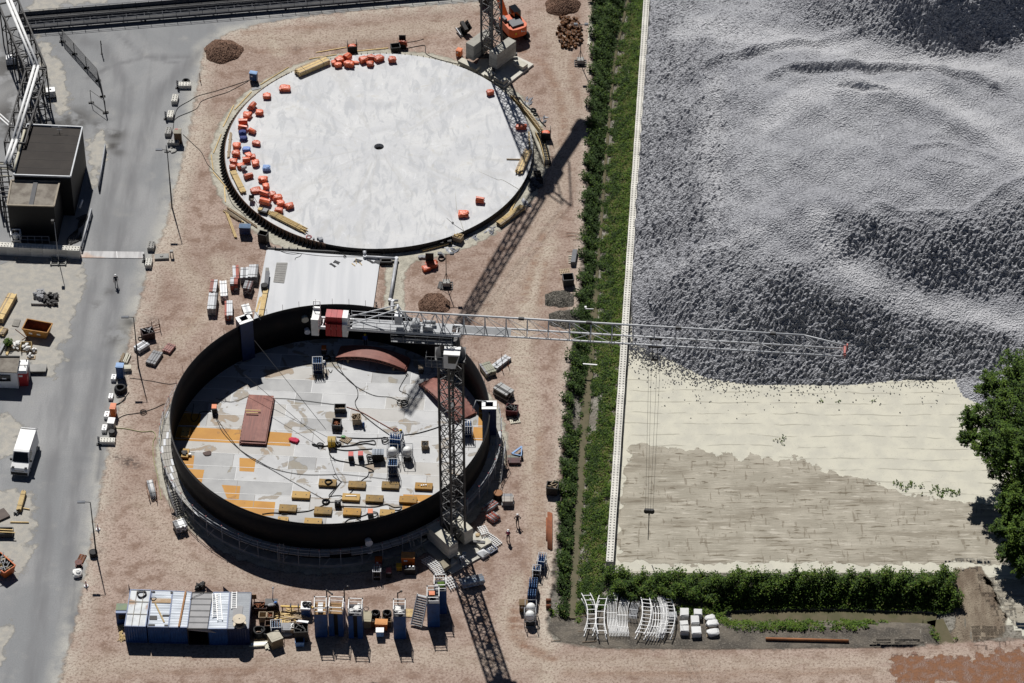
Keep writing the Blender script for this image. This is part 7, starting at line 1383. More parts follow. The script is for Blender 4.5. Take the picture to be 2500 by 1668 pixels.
# scaffold material stacks left of the tank
STM = [STEEL, M("scaffold_red",(.42,.12,.09))]
for a,q,w,h,nw,nl,mt,lab in (((285,920),(290,1045),.75,.9,4,4,STM,"narrow stack of red and grey scaffold parts, topmost of the group left of the pad"),((370,945),(365,1040),1.0,1.0,3,6,[GREYP,STEEL],"grey stack of scaffold decks, left of the touching pair"),((455,925),(440,1040),1.15,1.1,4,6,[GREYP,STEEL],"grey stack of scaffold decks, right of the touching pair"),((412,1070),(388,1140),1.0,1.0,5,5,[GREYP,M("dark_red",(.12,.06,.06))],"dark stack of scaffold decks below the touching pair"),((275,1040),(270,1100),.95,1.1,2,3,STM,"white framed stack with red ends in the middle of the group"),((92,1050),(75,1160),.85,.9,4,4,[REDPLATE,STEEL],"red ended scaffold stack at the left of the group"),((170,1060),(180,1200),.85,.85,5,4,[WHITEP,STEEL],"white topped scaffold stack with red ends"),((82,1185),(65,1330),1.05,1.1,4,3,[STEEL,GREYP],"tall grey deck stack at the lower left of the group"),((222,1245),(222,1380),.95,.9,4,5,STM,"stack of red and white couplers and frames at the bottom of the group"),((370,1255),(405,1350),.95,.5,6,2,[WHITEP,STEEL],"pale deck boards lying by the tank's box shaft")): bundle(wf(*a), wf(*q), w,h,nw,nl,mt,lab,"scaffold stack","scaffold_stack","stacks of scaffold parts left of the tank",jag=.06)
for a,q,w,h,nw,nl,mt,lab in (((1350,40),(1255,100),1.15,.55,4,3,[GREYP,STEEL],"grey scaffold deck stack beside the middle lamp post"),((1455,115),(1380,225),1.25,.45,4,2,[M("deck_dark",(.16,.15,.14)),GREYP],"dark grey deck stack below the red one left of the tank"),((1580,45),(1525,110),1.05,.35,4,2,[M("faded_pink",(.34,.17,.15)),]*2,"faded red deck stack left of the tank")): bundle(wc(*a), wc(*q), w,h,nw,nl,mt,lab,"scaffold stack","scaffold_stack","deck stacks on the gravel left of the tank",jag=.05,gap=.3)
crate(wb(1360,1530), (1.5,1.2,1.1), rad(20), M("rust_dark",(.06,.03,.025)), "dark rusty open box of scrap beside the middle lamp post", fill=GREYP, fillh=.9); coil(wb(1290,1545),.3,.04,BLACKS,"black hose ring left of the dark rusty box",2)
t = thing("tube_stillage", "rusty red tube stillage frame behind the dark rusty box", "stillage", wb(1430,1460)); o = wb(1430,1475); m_ = MB(); k_ = [Vector((x,y,0)) for x,y in ((-.7,-.35),(.55,.1),(.35,1.0),(-.5,.6))]; [m_.bar(o+v, o+v+up*1.1, .07) for v in k_]; [m_.bar(o+k_[i]+up*z, o+k_[(i+1)%4]+up*z, .07) for i in range(4) for z in (.25,)]; m_.build("frame", [RUST], t)
for fn,a,q,lab in ((wc,(1375,1300),(1415,1450),"bundle of galvanised scaffold tubes in a red rack, left of the tank stairs"),): bundle(fn(*a), fn(*q), .7,.5,6,4,[STEEL,WHITEP],lab,"tubes","tube_bundle",tube=True)
t = thing("tube_rack", "red rack frame round the tube bundle left of the tank stairs", "rack", wc(1360,1400)); m_ = MB(); [m_.bar(wc(x,y), wc(x,y)+up*.9, .06) for x,y in ((1345,1340),(1430,1330),(1375,1455),(1440,1465))]; m_.bar(wc(1345,1340,.5), wc(1375,1455,.5), .05).bar(wc(1430,1330,.5), wc(1440,1465,.5), .05); m_.build("frame", [RUST], t)
bundle(wd(1640,125), wd(1675,195), 1.35,.85,6,4,[GREYP,WHITEP],"grey board stack on feet at the lower left of the tank","scaffold stack","scaffold_stack",z0=.25)
hose([wc(1190,335,.05),wc(1240,340,.05),wc(1400,365,.05),wc(1550,390,.05),wc(1625,380,.05)], .03, RUBBER, "black cable from the light blue cabinet to the tank"); hose([wc(1080,710,.05),wc(1150,675,.05),wc(1280,655,.05),wc(1400,620,.05),wc(1510,570,.05)], .045, RUBBER, "black hose with a loop from the orange cabinet to the tank", "hose", "hose", 6, [(wc(1315,650,.05),.35,2)]); hose([wc(1060,795,.06),wc(1150,800,.06),wc(1300,828,.06),wc(1400,825,.06),wc(1428,870,.06),wc(1405,930,.06),wc(1410,1080,.06),wc(1440,1200,.06),wc(1465,1350,.06),wc(1480,1450,.06)], .045, M("yellow_green_hose",(.33,.33,.16)), "yellowish hose running from the grey machine along the tank", "hose", "hose"); hose([wc(1070,490,.06),wc(1080,515,.06),wc(1150,505,.06),wc(1140,540,.06),wc(1060,580,.06),wc(1110,560,.06),wc(1185,465,.06)], .045, RUBBER, "black hose trailing below the large tyre", "hose", "hose")
# right of the tank
for fn,a,q,w,h,nw,nl,mt,lab in ((wk,(775,260),(905,160),.9,.45,5,3,[GREYP,STEEL],"grey deck stack in a red stillage at the upper right of the tank"),(wk,(685,235),(750,325),1.35,.7,5,4,[M("sage_board",(.33,.33,.25)),GREYP],"sage green board stack leaning at the tank's upper right"),(wk,(800,455),(925,530),1.35,1.0,4,4,[M("deck_light",(.42,.42,.41)),BLACKS],"tall striped deck stack right of the tank"),(wk,(905,1100),(1020,1100),1.3,.35,3,2,[M("olive_board",(.24,.25,.21)),M("dark_red",(.12,.06,.06))],"flat green and red deck stack right of the stair"),(wk,(850,1480),(950,1480),1.3,.8,3,4,[M("pale_board",(.45,.41,.37)),GREYP],"pale reddish deck stack below the rusty drum"),(wk,(690,1568),(790,1500),1.0,.6,6,3,STM,"long bundle of red and grey scaffold ledgers at the lower right of the tank"),(wl,(735,40),(800,90),1.2,.5,7,3,STM,"loose heap of scaffold tubes right of the ledger bundle")):
    bundle(fn(*a), fn(*q), w,h,nw,nl,mt,lab,"scaffold stack","scaffold_stack","scaffold stacks right of the tank",tube=fn is wl or nw == 6,jag=.08)
for k,(x,y) in enumerate(((793,225),(843,185),(850,265),(905,225))): m_ = MB(); a = wk(x,y); m_.bar(a, a+up*1.25, .07); m_.box((a.x,a.y,0), (.2,.2,.04)); single(m_, "stillage_post", [RUST], a, "rusty post of the stillage at the upper right of the tank, "+("back left","back right","front left","front right")[k], "post", "rusty stillage posts")
crate(wk(940,660), (1.35,1.2,.95), rad(-8), M("dark_red_steel",(.10,.012,.015)), "dark red steel bin right of the tank", "bin", "steel_bin", fill=BLACKS, fillh=1.0); pallet(wk(965,725), rad(12), "pale pallet with a coil on it below the dark red bin", CREAM, L=1.25, Wd=1.1); coil(wk(965,712,.15),.28,.05,BLACKS,"black coil lying on the pale pallet",2)
t = thing("trailer_frame", "blue triangular trailer frame right of the tank stair", "frame", wk(990,1010)); m_ = MB(); a_,q,r_ = wk(940,1030,.5), wk(1030,965,.5), wk(1025,1050,.5); m_.bar(a_,q,.22,.15).bar(q,r_,.12).bar(a_,r_,.12); m_.build("frame", [LBLUE], t); m_ = MB(); [m_.bar(p.to_2d().to_3d(), p, .1) for p in (a_,q,r_)]; m_.build("legs", [BLACKS], t); MB().tube(r_-up*.3, r_-up*.3+Vector((.2,0,0)), .3, 12).build("wheel", [RUBBER], t)
drum(wk(815,1440), .5,.85, BLACKS, "black drum with a rusty top right of the tank", inner=M("drum_top",(.30,.13,.05))); crate(wk(1310,1390), (1.3,1.1,1.3), rad(-8), BLACKS, "tall black box with planks on top by the ditch edge", fill=OLDWOOD, fillh=1.0)
for k,(x,y0,y1) in enumerate(((1262,50,255),(1275,0,330),(1287,0,335),(1300,5,345),(1309,10,340))): m_ = MB(); m_.tube(wl(x-4,y0,.12), wl(x-4,y1,.12), .085, 9); single(m_, "rusty_pipe", [M("pipe_rust",(.26,.09,.04),(.15,.05,.03),rough=.8)], wl(x,y1), "long rusty pipe at the ditch edge, "+("short leftmost","second from the left","middle","second from the right","rightmost")[k]+" of five", "pipe", "rusty pipes at the ditch edge")
for k in range(2): m_ = MB(); a = wl(1252,810+k*52,.25); q = wl(1298,812+k*52,.25); m_.tube(a,q,.24,14); m_.tube(q,q+Vector((.01,0,0)),.15,12,1); single(m_, "pipe_stub", [RUST,BLACKS], a, ("upper of two short rusty pipe pieces by the ditch end","lower of two short rusty pipe pieces by the ditch end")[k], "pipe piece", "short rusty pipe pieces")
person(wl(905,262), rad(-100), "person in dark clothes and a pink vest with a white helmet beside the tank crane", CLOTHD, CLOTHD, HELW, 'phone', 0, M("pink_vest",(.45,.06,.14),jit=0)); person(wl(990,122), rad(95), "person in black with hands on hips and a white helmet near the ditch", CLOTHD, CLOTHD, HELW, 'hips')
m_ = MB(); a = wk(1590,205,.0); m_.bar(wk(1592,206,.25), wk(1722,216,.25), .16, .12); m_.bar(wk(1600,208,.0), wk(1600,208,.25), .1); m_.bar(wk(1712,216,-.2), wk(1712,216,.25), .1); single(m_, "plank_bridge", [WHITEP], a, "white plank laid across the ditch", "plank"); m_ = MB(); m_.bar(wj(1615,1268,.3), wj(1688,1270,.3), .08); m_.box(wj(1615,1268,0), (.25,.25,.35)); single(m_, "measuring_staff", [WHITEP], wj(1615,1268), "short white staff over the ditch below the grit heap", "staff")
# ================================================================ INSIDE THE BLACK TANK
Z = FZ+.012
wt = Q(640,1180,5.109)
b = NB("primer_plate"); v = b.pos((6,.25,1), 0, True); n = b.noise(1.5, 4, v); n2 = b.noise(.8,4,b.pos(obj=True)); c = b.mix(b.rng(n,.35,.68), (.255,.095,.072), (.17,.065,.052)); c = b.mix(b.rng(n2,.5,.75,0,.5), c, (.37,.17,.13)); PRIM = b.fin(c,.6)
def arch_stack(ends, width, n, sag, label, off, seed):
    a, q = ends; t = thing("rolled_plate_stack", label, "steel plates", a.lerp(q,.5).to_2d().to_3d()+up*FZ, "stacks of rolled red plates", yaw(a,q)-math.pi/2); L = (q-a).length; r = random.Random(seed)
    for k in range(n):
        m_ = MB(); ox, oy = off[k]; N = 18; w = width*(1 if k == 0 else .92); l = L*(1 if k == 0 else .97)
        for i in range(N):
            y0, y1 = -l/2+l*i/N, -l/2+l*(i+1)/N; z0, z1 = (sag*(1-(2*y/l)**2)+.1+k*.16 for y in (y0,y1))
            m_.add([(-w/2+ox,y0+oy,z0),(w/2+ox,y0+oy,z0),(w/2+ox,y1+oy,z1),(-w/2+ox,y1+oy,z1)]+[(-w/2+ox,y0+oy,z0+.09),(w/2+ox,y0+oy,z0+.09),(w/2+ox,y1+oy,z1+.09),(-w/2+ox,y1+oy,z1+.09)], [(3,2,1,0),(4,5,6,7),(1,2,6,5),(3,0,4,7)]+([(0,1,5,4)] if i == 0 else [])+([(2,3,7,6)] if i == N-1 else []))
        o = m_.build("plate", [PRIM], None, (0,0,0)); o.parent = t; o.location = (0,0,0)
    m_ = MB()
    for i in range(15):
        y = -L/2*.94+L*.94*i/14; z = sag*(1-(2*y/L)**2)+.1
        for e in (-1,1): m_.box((e*width*.47,y,z-.12), (.1,.12,.36))
    o = m_.build("edge_wedges", [BLACKS], None, (0,0,0)); o.parent = t; o.location = (0,0,0); o['kind'] = 'stuff'
    for e in (-1,1): o = MB().box((0,e*L*.32,0), (width,.25,.14+sag*.4)).build("bearer", [OLDWOOD], None, (0,0,0)); o.parent = t; o.location = (0,0,0)
    return t
arch_stack((wg(440,955,Z), wg(520,505,Z+.3)), 3.2, 3, .28, "stack of red rolled plates left on the tank floor, two battens on top", [(0,0),(.1,-.1),(.0,.15)], 1)
arch_stack((wg(1220,105,Z+.3), wg(1870,215,Z+.3)), 2.25, 3, .85, "arched red plates lying along the back of the tank floor", [(0,0),(0,.1),(0,-.05)], 2)
arch_stack((wk(175,335,Z+.4), wk(520,690,Z+.4)), 3.0, 2, .7, "red rolled plates behind the crane mast on the right of the tank floor", [(0,0),(.05,.1)], 3)
for k,(x0,y,x1) in enumerate(((372,632,512),(378,655,490))): bundle(wg(x0,y,Z+.95), wg(x1,y+4,Z+.95), .14,.08,1,1,[WOOD]*2,("longer pale batten lying across the left red plate stack","shorter pale batten lying across the left red plate stack")[k],"batten","timber_batten",strap=False,bearers=0,z0=0,jag=0)
OBM = M("ochre_block_paint",(.40,.21,.035),(.27,.15,.04),rough=.7,sc=1.4,amt=.8); OBP = M("pale_ochre_paint",(.48,.30,.09),(.38,.23,.07)); OBD = M("dirty_ochre_paint",(.28,.17,.045),(.15,.10,.04),sc=1.4,amt=.9)
bp = None
for k,(fn,x,y,w,dd,m_,lab) in enumerate(((wg,1128,1312,2.0,1.05,OBD,"with a black cable coil on top, left end of the upper row"),(wg,1398,1330,2.0,1.0,OBD,"second in the upper row"),(wg,1705,1335,2.0,1.05,OBD,"third in the upper row, below the blue cylinders"),(wg,2010,1344,2.0,1.0,OBM,"with white caps on top, right end of the upper row by the mast"),(wg,884,1425,2.05,1.05,OBP,"cleanest one, left end of the second row"),(wg,1343,1445,2.0,1.05,OBP,"with a pale lath on top in the second row"),(wg,1558,1458,2.0,1.05,OBD,"with a whitish smear in the second row"),(wg,1866,1468,2.0,1.0,OBM,"lying on the ochre floor plate at the right"),(wg,763,1546,2.0,1.05,OBD,"darkest one, left end of the third row"),(wt,760,365,2.0,1.1,OBD,"second in the third row, crossed by a cable"),(wt,1122,378,2.0,1.1,OBM,"in the third row left of the small orange machine"),(wt,1560,392,1.7,1.0,OBP,"half hidden by the tank wall right of the orange machine"),(wt,637,500,2.0,1.0,OBP,"half hidden by the tank wall, lowest one in the middle"),(wt,262,472,1.2,.7,OBP,"just showing above the tank wall, lowest one at the left"),(wc,1690,1040,1.1,1.4,OBP,"with a black fitting on top at the left of the tank floor"),(wc,1705,848,.95,1.45,OBP,"upper one in the shade at the left tank wall"))):
    t = thing("ochre_block", "ochre block "+lab, "block", fn(x,y,FZ), "ochre blocks on the tank floor", rad(-4)); o = fn(x,y,FZ); MB().box(o+up*.06, (w,dd,.30)).build("block_body", [m_], t); MB().box(o, (w*.8,dd*.7,.06)).build("skid", [BLACKS], t)
    for e in (-1,1): MB().lathe([(.07,0),(.07,.02)], o+Vector((e*w*.3,0,.36)), 8).build("lifting_eye", [BLACKS], t)
    if k == 0: coil(o+Vector((.1,0,.37)), .42,.045,RUBBER,"black cable coil on the first ochre block",3)
    if k == 3: m2 = MB(); [m2.lathe([(.09,0),(.09,.12)], o+Vector((.0+e*.25,.05*e,.37)), 8) for e in (-1,1,0)]; m2.build("white_caps", [WHITEP], t)
    if k == 5: m2 = MB(); m2.bar(o+Vector((-.6,.1,.4)), o+Vector((.6,.1,.4)), .1,.05); single(m2, "pale_lath", [WHITEP], o+up*.37, "short pale lath on an ochre block", "lath")
    if k == 14: m2 = MB(); m2.blob(o+Vector((.05,-.1,.37)), (.6,.6,.2), 0, 5, .6); single(m2, "black_fitting", [BLACKS], o+up*.37, "black fitting on the ochre block at the left wall", "fitting")
cylinder_rack(wg(1038,275,FZ), rad(2), 4, 4, "rack of blue gas cylinders at the back of the tank floor beside a worker"); cylinder_rack(wg(1728,1225,FZ), rad(0), 4, 4, "rack of blue gas cylinders below the white compressors", h=1.7); cylinder_rack(wk(530,860,FZ), rad(0), 4, 4, "rack of blue gas cylinders right of the crane mast, by the ochre plates", h=1.6); cylinder_rack(wg(1752,950,FZ), rad(-8), 5, 4, "rack of bright blue cylinders with a worker leaning on it", h=1.1, body=BLUE)
def compressor(c, label):
    t = thing("compressor", label, "compressor", c, "white compressors in tube frames"); o = Vector(c); MB().lathe([(.1,.55),(.42,.62),(.52,.8),(.52,1.45),(.42,1.68),(.2,1.8),(.05,1.82)], o, 16).build("tank_vessel", [CRW], t); MB().box(o+up*.1, (.9,.9,.5)).build("motor_box", [DARKS], t); MB().lathe([(.53,1.0),(.535,1.05)], o, 16).build("band", [BLACKS], t)
    m_ = MB(); [m_.tube(o+Vector((x,y,0)), o+Vector((x,y,1.9)), .035, 5) for x in (-.62,.62) for y in (-.62,.62)]; [m_.tube(o+Vector((-.62,y,z)), o+Vector((.62,y,z)), .035, 5) for y in (-.62,.62) for z in (.1,1.0,1.9)]; [m_.tube(o+Vector((x,-.62,z)), o+Vector((x,.62,z)), .035, 5) for x in (-.62,.62) for z in (.1,1.0,1.9)]; m_.build("tube_frame", [STEEL], t)
compressor(wg(1725,1085,FZ), "white round compressor in a tube frame, left of the pair in the tank"); compressor(wg(1860,1080,FZ), "white round compressor in a tube frame, right of the pair in the tank")
for k in range(4): cabinet(wg(1553+k*26,1080,FZ), (.30,.85,1.15), 0, BLACKS, "grey topped welding set, "+("leftmost","second from the left","third from the left","rightmost")[k]+" of four beside the compressors", "welding set", "welding_set", lid=M("slate_light",(.30,.33,.37)), plate=None, legs=.1, group="grey welding sets in a row")
def welder(c, label, col, mx=None): 
    t = thing("welding_machine", label, "welding machine", c, "small welding machines in the tank"); o = Vector(c); MB().box(o+up*.12, (.55,.7,.75)).build("case", [BLACKS], t); MB().box(o+up*.88, (.58,.72,.1)).build("top_cover", [col], t); m_ = MB(); [m_.tube(o+Vector((e*.3-.03,.2,.12)), o+Vector((e*.3+.03,.2,.12)), .12, 10) for e in (-1,1)]; m_.build("wheels", [RUBBER], t); MB().tube(o+Vector((-.25,-.4,.9)), o+Vector((.25,-.4,.9)), .03, 5).build("handle", [STEEL], t); return t
PINK = M("faded_red_cover",(.55,.14,.12)); welder(wg(1343,1085,FZ), "welding machine with a red top in the middle of the tank floor", PINK); welder(wg(1432,1080,FZ), "welding machine with a red cable heap on top, right of the red topped one", PINK); welder(wg(1095,108,FZ), "orange and black welding machine by the back wall of the tank", ORANGE); welder(wg(1985,285,FZ), "welding machine with cables at the right end of the arched plates", M("sand_cover",(.55,.42,.28))); welder(wg(90,650,FZ), "orange topped welding machine on the left of the tank floor", ORANGE); welder(wt(1352,420,FZ), "orange topped machine at the near wall of the tank", ORANGE)
crate(wg(1243,640,FZ), (1.3,.9,.8), 0, DARKS, "open dark bin on the tank floor, upper one of two", "bin", "steel_bin", fill=OLDWOOD, fillh=.35); crate(wg(1212,785,FZ), (1.0,1.2,.85), rad(-6), DARKS, "open dark bin with rusty scrap on the tank floor, lower one of two", "bin", "steel_bin", fill=RUST, fillh=.5); crate(wg(1395,745,FZ), (1.0,1.0,1.0), rad(3), OLDWOOD, "wooden crate filled with offcuts right of the two dark bins", "crate", "wooden_crate", fill=OLDWOOD, fillh=1.0)
m_ = MB(); a = wg(1458,790,FZ); m_.lathe([(.14,0),(.14,.75),(.08,.85)], a, 10); single(m_, "gas_cylinder", [BLUE], a, "single blue gas cylinder standing right of the wooden crate", "gas cylinder"); pallet(wg(1292,905,FZ), rad(-32), "small wooden pallet with green cloth beside the yellow transformer", OLDWOOD, L=1.2, Wd=.9); bag(wg(1272,880,FZ+.15), (.5,.35,.2), 0, BRASS, "green cloth on the small pallet", None, 4, cat="cloth", name="cloth"); crate(wg(2022,975,FZ), (.8,.85,.7), 0, OLDWOOD, "wooden box with fittings left of the crane mast", "crate", "wooden_crate", fill=BLACKS, fillh=.9); bag(wg(820,915,FZ), (1.2,.7,.3), -.4, M("red_cloth",(.50,.015,.06),bump=.6), "crumpled red cloth lying at the end of the ochre plate", None, 8, cat="cloth", name="cloth")
cabinet(wg(1165,955,FZ), (.85,.85,1.0), 0, YELLOW, "yellow transformer box in the middle of a cable tangle", "transformer", "transformer", lid=M("brass_lid",(.45,.32,.10)), plate=None, legs=.05); m_ = MB(); a = wg(1166,960,FZ+1.0); m_.tube(a, a+up*1.2, .035, 5); m_.bar(a+up*.8+Vector((-.5,0,0)), a+up*.8+Vector((.5,0,0)), .04); single(m_, "cable_mast", [BLACKS], a, "short black cable mast on the yellow transformer", "mast")
m_ = MB(); a = wt(945,285,FZ); m_.box(a, (.7,.5,.7)); m_.box(a+up*.7+Vector((-.2,0,0)), (.2,.3,.12)); m_.box(a+up*.7+Vector((.2,0,0)), (.2,.3,.12)); single(m_, "junction_box", [BLACKS], a, "black junction box among the cables near the tank's front wall", "box"); coil(wt(795,238,FZ),.42,.06,RUBBER,"black cable coil near the tank's front wall",3); coil(wg(1120,158,FZ),.42,.06,RUBBER,"black cable coil at the back of the tank floor",3)
bag(wc(1905,1030,FZ), (.9,.7,.12), .3, M("brown_cloth",(.10,.06,.05)), "dark brown cloth on the left of the tank floor", None, 12, cat="cloth", name="cloth"); bag(wc(1745,1048,FZ), (.35,.35,.35), 0, WHITEP, "white bucket beside the ochre block at the left wall", None, 13, cat="bucket", name="bucket")
zc = FZ+.06
for pts, r_, lab, fn, co_ in (
 ([(1160,880),(1130,950),(1060,965),(1000,955),(990,940),(1060,955),(1180,965)],.05,"thick black cable loop left of the yellow transformer",wg,[(wg(1060,955,zc),.35,2)]),
 ([(1200,880),(1215,930),(1250,950),(1220,960),(1180,930)],.05,"thick black cable loop right of the yellow transformer",wg,[(wg(1225,945,zc),.3,2)]),
 ([(1180,960),(1330,955),(1420,925),(1500,915),(1555,910),(1560,945),(1480,935),(1380,950),(1250,965)],.05,"heavy cable running right from the transformer in a long loop",wg,[]),
 ([(1210,875),(1350,885),(1500,890),(1620,885),(1700,880)],.045,"straight heavy cable from the transformer to the blue cylinders",wg,[(wg(1655,910,zc),.4,3)]),
 ([(1190,985),(1300,1000),(1450,990),(1540,985)],.045,"heavy cable from the transformer to the welding sets",wg,[]),
 ([(1145,990),(1150,1040),(1200,1085),(1320,1110),(1430,1135),(1540,1115),(1640,1090)],.05,"long black cable sweeping below the red topped machines",wg,[(wg(1525,1090,zc),.4,3),(wg(1510,1060,zc),.3,2)]),
 ([(1430,1135),(1480,1155),(1540,1180),(1545,1195),(1500,1200)],.05,"cable tail with an end loop above the ochre blocks",wg,[]),
 ([(1510,1195),(1490,1240),(1440,1275),(1340,1385),(1240,1470)],.035,"thin cable running down between the ochre blocks",wg,[]),
 ([(1250,1290),(1200,1210),(1150,1060)],.02,"thin line from the transformer to the ochre blocks",wg,[]),
 ([(1255,1285),(1130,1450),(1110,1480)],.025,"thin cable down to the coil near the front wall",wg,[]),
 ([(1530,1280),(1400,1280),(1260,1285),(1200,1215),(1700,1265)],.02,"thin cable crossing the row of ochre blocks",wg,[]),
 ([(1130,120),(1200,240),(1300,330),(1390,420),(1405,500),(1380,560),(1420,640),(1560,760),(1700,860)],.035,"dark cable from the back wall winding across the floor to the cylinders",wg,[]),
 ([(1170,100),(1260,280),(1360,390),(1540,490),(1700,510),(1790,545)],.025,"thin cable from the back wall to the wire tangle",wg,[(wg(1830,570,zc),.42,4),(wg(1790,560,zc),.35,3)]),
 ([(1860,300),(1800,400),(1790,450),(1870,490),(1860,560)],.025,"thin cable curling down from the welding machine by the arched plates",wg,[(wg(1855,305,zc),.15,1)]),
 ([(1300,600),(1440,650),(1600,740),(1760,830)],.035,"reddish hose running down to the blue cylinders",wg,[(wg(1750,815,zc),.3,2)]),
 ([(1830,858),(1960,840),(2100,800),(2180,770)],.04,"black cable arching right from the cylinders to the crane mast",wg,[]),
 ([(645,520),(760,525),(900,540),(1050,560),(1195,578)],.025,"thin cable from the left red plates to the upper dark bin",wg,[]),
 ([(100,520),(200,550),(290,545),(420,490)],.02,"thin wire at the left of the tank floor above the red plates",wg,[(wg(170,540,zc),.3,1)]),
 ([(75,660),(120,740),(170,840),(320,990),(480,1090),(640,1170),(900,1220),(1200,1220)],.025,"long thin cable sweeping from the left machine to the centre",wg,[]),
 ([(80,660),(330,1000),(640,1190),(900,1340),(1100,1450)],.022,"long thin cable from the left machine down to the coil",wg,[]),
 ([(-100,570),(-110,640),(-125,700),(-100,735),(-60,700),(-40,650),(60,640)],.035,"black cable loop at the far left of the tank floor",wg,[]),
 ([(0,385),(120,370),(230,375),(270,390),(420,365),(600,340),(780,265)],.045,"black cable along the front of the tank to the coil",wt,[]),
 ([(830,235),(920,230),(1000,190),(990,155),(900,155),(850,165),(840,140),(970,0)],.03,"thin cable curling round the junction box",wt,[]),
 ([(990,285),(1150,290),(1400,295),(1550,265),(1650,300),(1740,295),(1700,335),(1600,320),(1590,305)],.04,"black cable from the junction box along the right front",wt,[]),
 ([(990,285),(1060,340),(1180,440),(1230,460)],.04,"black cable from the junction box to the front wall",wt,[]),
 ([(1310,370),(1300,390),(1180,430),(1080,450),(1030,490)],.045,"black cable from the orange machine to the front wall",wt,[(wt(1400,395,zc),.4,2)]),
 ([(1130,250),(1155,285),(1170,260)],.025,"short cable loop behind the coil at the tank's back",wg,[])):
    hose([fn(x,y,zc) for x,y in pts], r_*1.25, RUBBER if 'reddish' not in lab else M("red_hose",(.25,.06,.03)), lab, "cable", "cable", 6, co_)
for a, q, lab in ((wg(455,-10,6.5), wg(1112,808,1.2), "taut black line from the left box shaft, the upper one"),(wg(365,305,3.2), wg(1100,930,1.2), "taut black line from the left wall shaft down to the transformer, the lower one")):
    m_ = MB(); m_.tube(a,q,.028,5); single(m_, "guy_line", [BLACKS], a, lab, "line")
person(wg(1103,262,FZ), rad(-95), "worker in blue with a pale cap beside the back cylinder rack", M("blue_overall",(.02,.05,.16)), M("blue_overall",(.02,.05,.16)), HELW, 'lean', FZ); person(wg(1822,915,FZ), rad(160), "worker in a light blue shirt and yellow helmet bending over the blue cylinders", M("light_blue_shirt",(.30,.42,.58)), M("jeans",(.015,.03,.09)), HELY, 'lean', FZ); person(wf(1475,1600,FZ), rad(-90), "worker in a bright blue jacket and yellow helmet in the shade below the counterweight", M("bright_blue_jacket",(.06,.16,.48)), CLOTHD, HELY, 'stand', FZ)
# nozzles in the shell
for fn, x, y, z, sgn, lab in ((wh,1513,300,2.9,1,"a"),(wh,1528,388,1.6,1,"b"),(wf,942,1455,4.4,-1,"c"),(wf,957,1548,2.4,-1,"d")):
    p = fn(x,y,z); a = math.atan2(p.y-TC.y, p.x-TC.x); u = Vector((math.cos(a),math.sin(a),0)); c0 = Vector((TC.x,TC.y,z))+u*(TR+.05*sgn if sgn > 0 else TR-.1)
    R_ = .43 if lab in "ac" else .36; m_ = MB(); ux = u*sgn; m_.tube(c0, c0+ux*.55, R_*.85, 16); m_.tube(c0+ux*.55, c0+ux*.64, R_, 20); m_.build("manhole_nozzle", [WHITEP if lab != "c" else CREAM], tank)
# ================================================================ CONTAINER ROW AND BLUE TOWERS
CH = 2.55
def corr(mb, a, q, h, z0, depth, pitch, m=0):
    d = (q-a); L = d.length; d.normalize(); nrm = Vector((d.y,-d.x,0)); n = int(L/pitch); pts = []
    for i in range(n+1): s0 = L*i/n; pts += [a+d*s0, a+d*min(L,s0+L/n*.35)] if i%2 == 0 else [a+d*s0+nrm*depth, a+d*min(L,s0+L/n*.35)+nrm*depth]
    for i in range(len(pts)-1): p, r_ = pts[i], pts[i+1]; mb.add([p+up*z0, r_+up*z0, r_+up*h, p+up*h], [(0,1,2,3)], m)
def container(cor, roofmat, ribs, label, side=BLUE, front=True, doors=True):
    C_ = [wd(x,y,CH) for x,y in cor]; g_ = [p.to_2d().to_3d() for p in C_]; t = thing("shipping_container", label, "container", (g_[2]+g_[3])/2, "blue site containers side by side"); m_ = MB()
    for i,j in ((0,1),(1,2),(3,0)): m_.add([g_[i]+up*.12, g_[j]+up*.12, g_[j]+up*CH, g_[i]+up*CH], [(0,1,2,3),(3,2,1,0)][:1])
    if front: corr(m_, g_[3], g_[2], CH, .12, .05, .14)
    m_.add([p+up*.15 for p in g_],[(0,1,2,3)]); m_.build("wall", [side], t); m_ = MB()
    if ribs:
        a, q, d_, e = C_[0], C_[1], C_[3], C_[2]; n = ribs
        for i in range(n): p0,p1,p2,p3 = a.lerp(d_,i/n), q.lerp(e,i/n), q.lerp(e,(i+.5)/n), a.lerp(d_,(i+.5)/n); p4,p5 = q.lerp(e,(i+1)/n), a.lerp(d_,(i+1)/n); z = up*.05; m_.add([p0,p1,p2+z,p3+z,p4,p5],[(0,3,2,1),(3,5,4,2)])
    else: m_.prism([(p.x,p.y) for p in C_], CH-.05, CH)
    m_.build("roof", [roofmat], t); m_ = MB()
    for i in range(4): m_.bar(C_[i], C_[(i+1)%4], .1, .12); m_.bar(g_[i]+up*.06, C_[i], .12)
    m_.bar(g_[3]+up*.08, g_[2]+up*.08, .12,.16); m_.build("frame", [side], t)
    if doors:
        a, q = g_[0], g_[1]; m_ = MB(); m_.add([a+up*.15, a+Vector((doors,1.0,.15)), a+Vector((doors,1.0,CH)), a+up*CH],[(0,1,2,3),(3,2,1,0)]); m_.build("open_door", [NAVY], t)
    return t
b = NB("rusty_white_roof"); n = b.noise(.9,5,b.pos(obj=True)); n2 = b.noise(.45,3,b.pos(obj=True)); c = b.mix(b.rng(n,.35,.65), (.66,.68,.68), (.48,.50,.52)); c = b.mix(b.rng(n2,.58,.68,0,.8), c, (.34,.18,.07)); RRW = b.fin(c,.6)
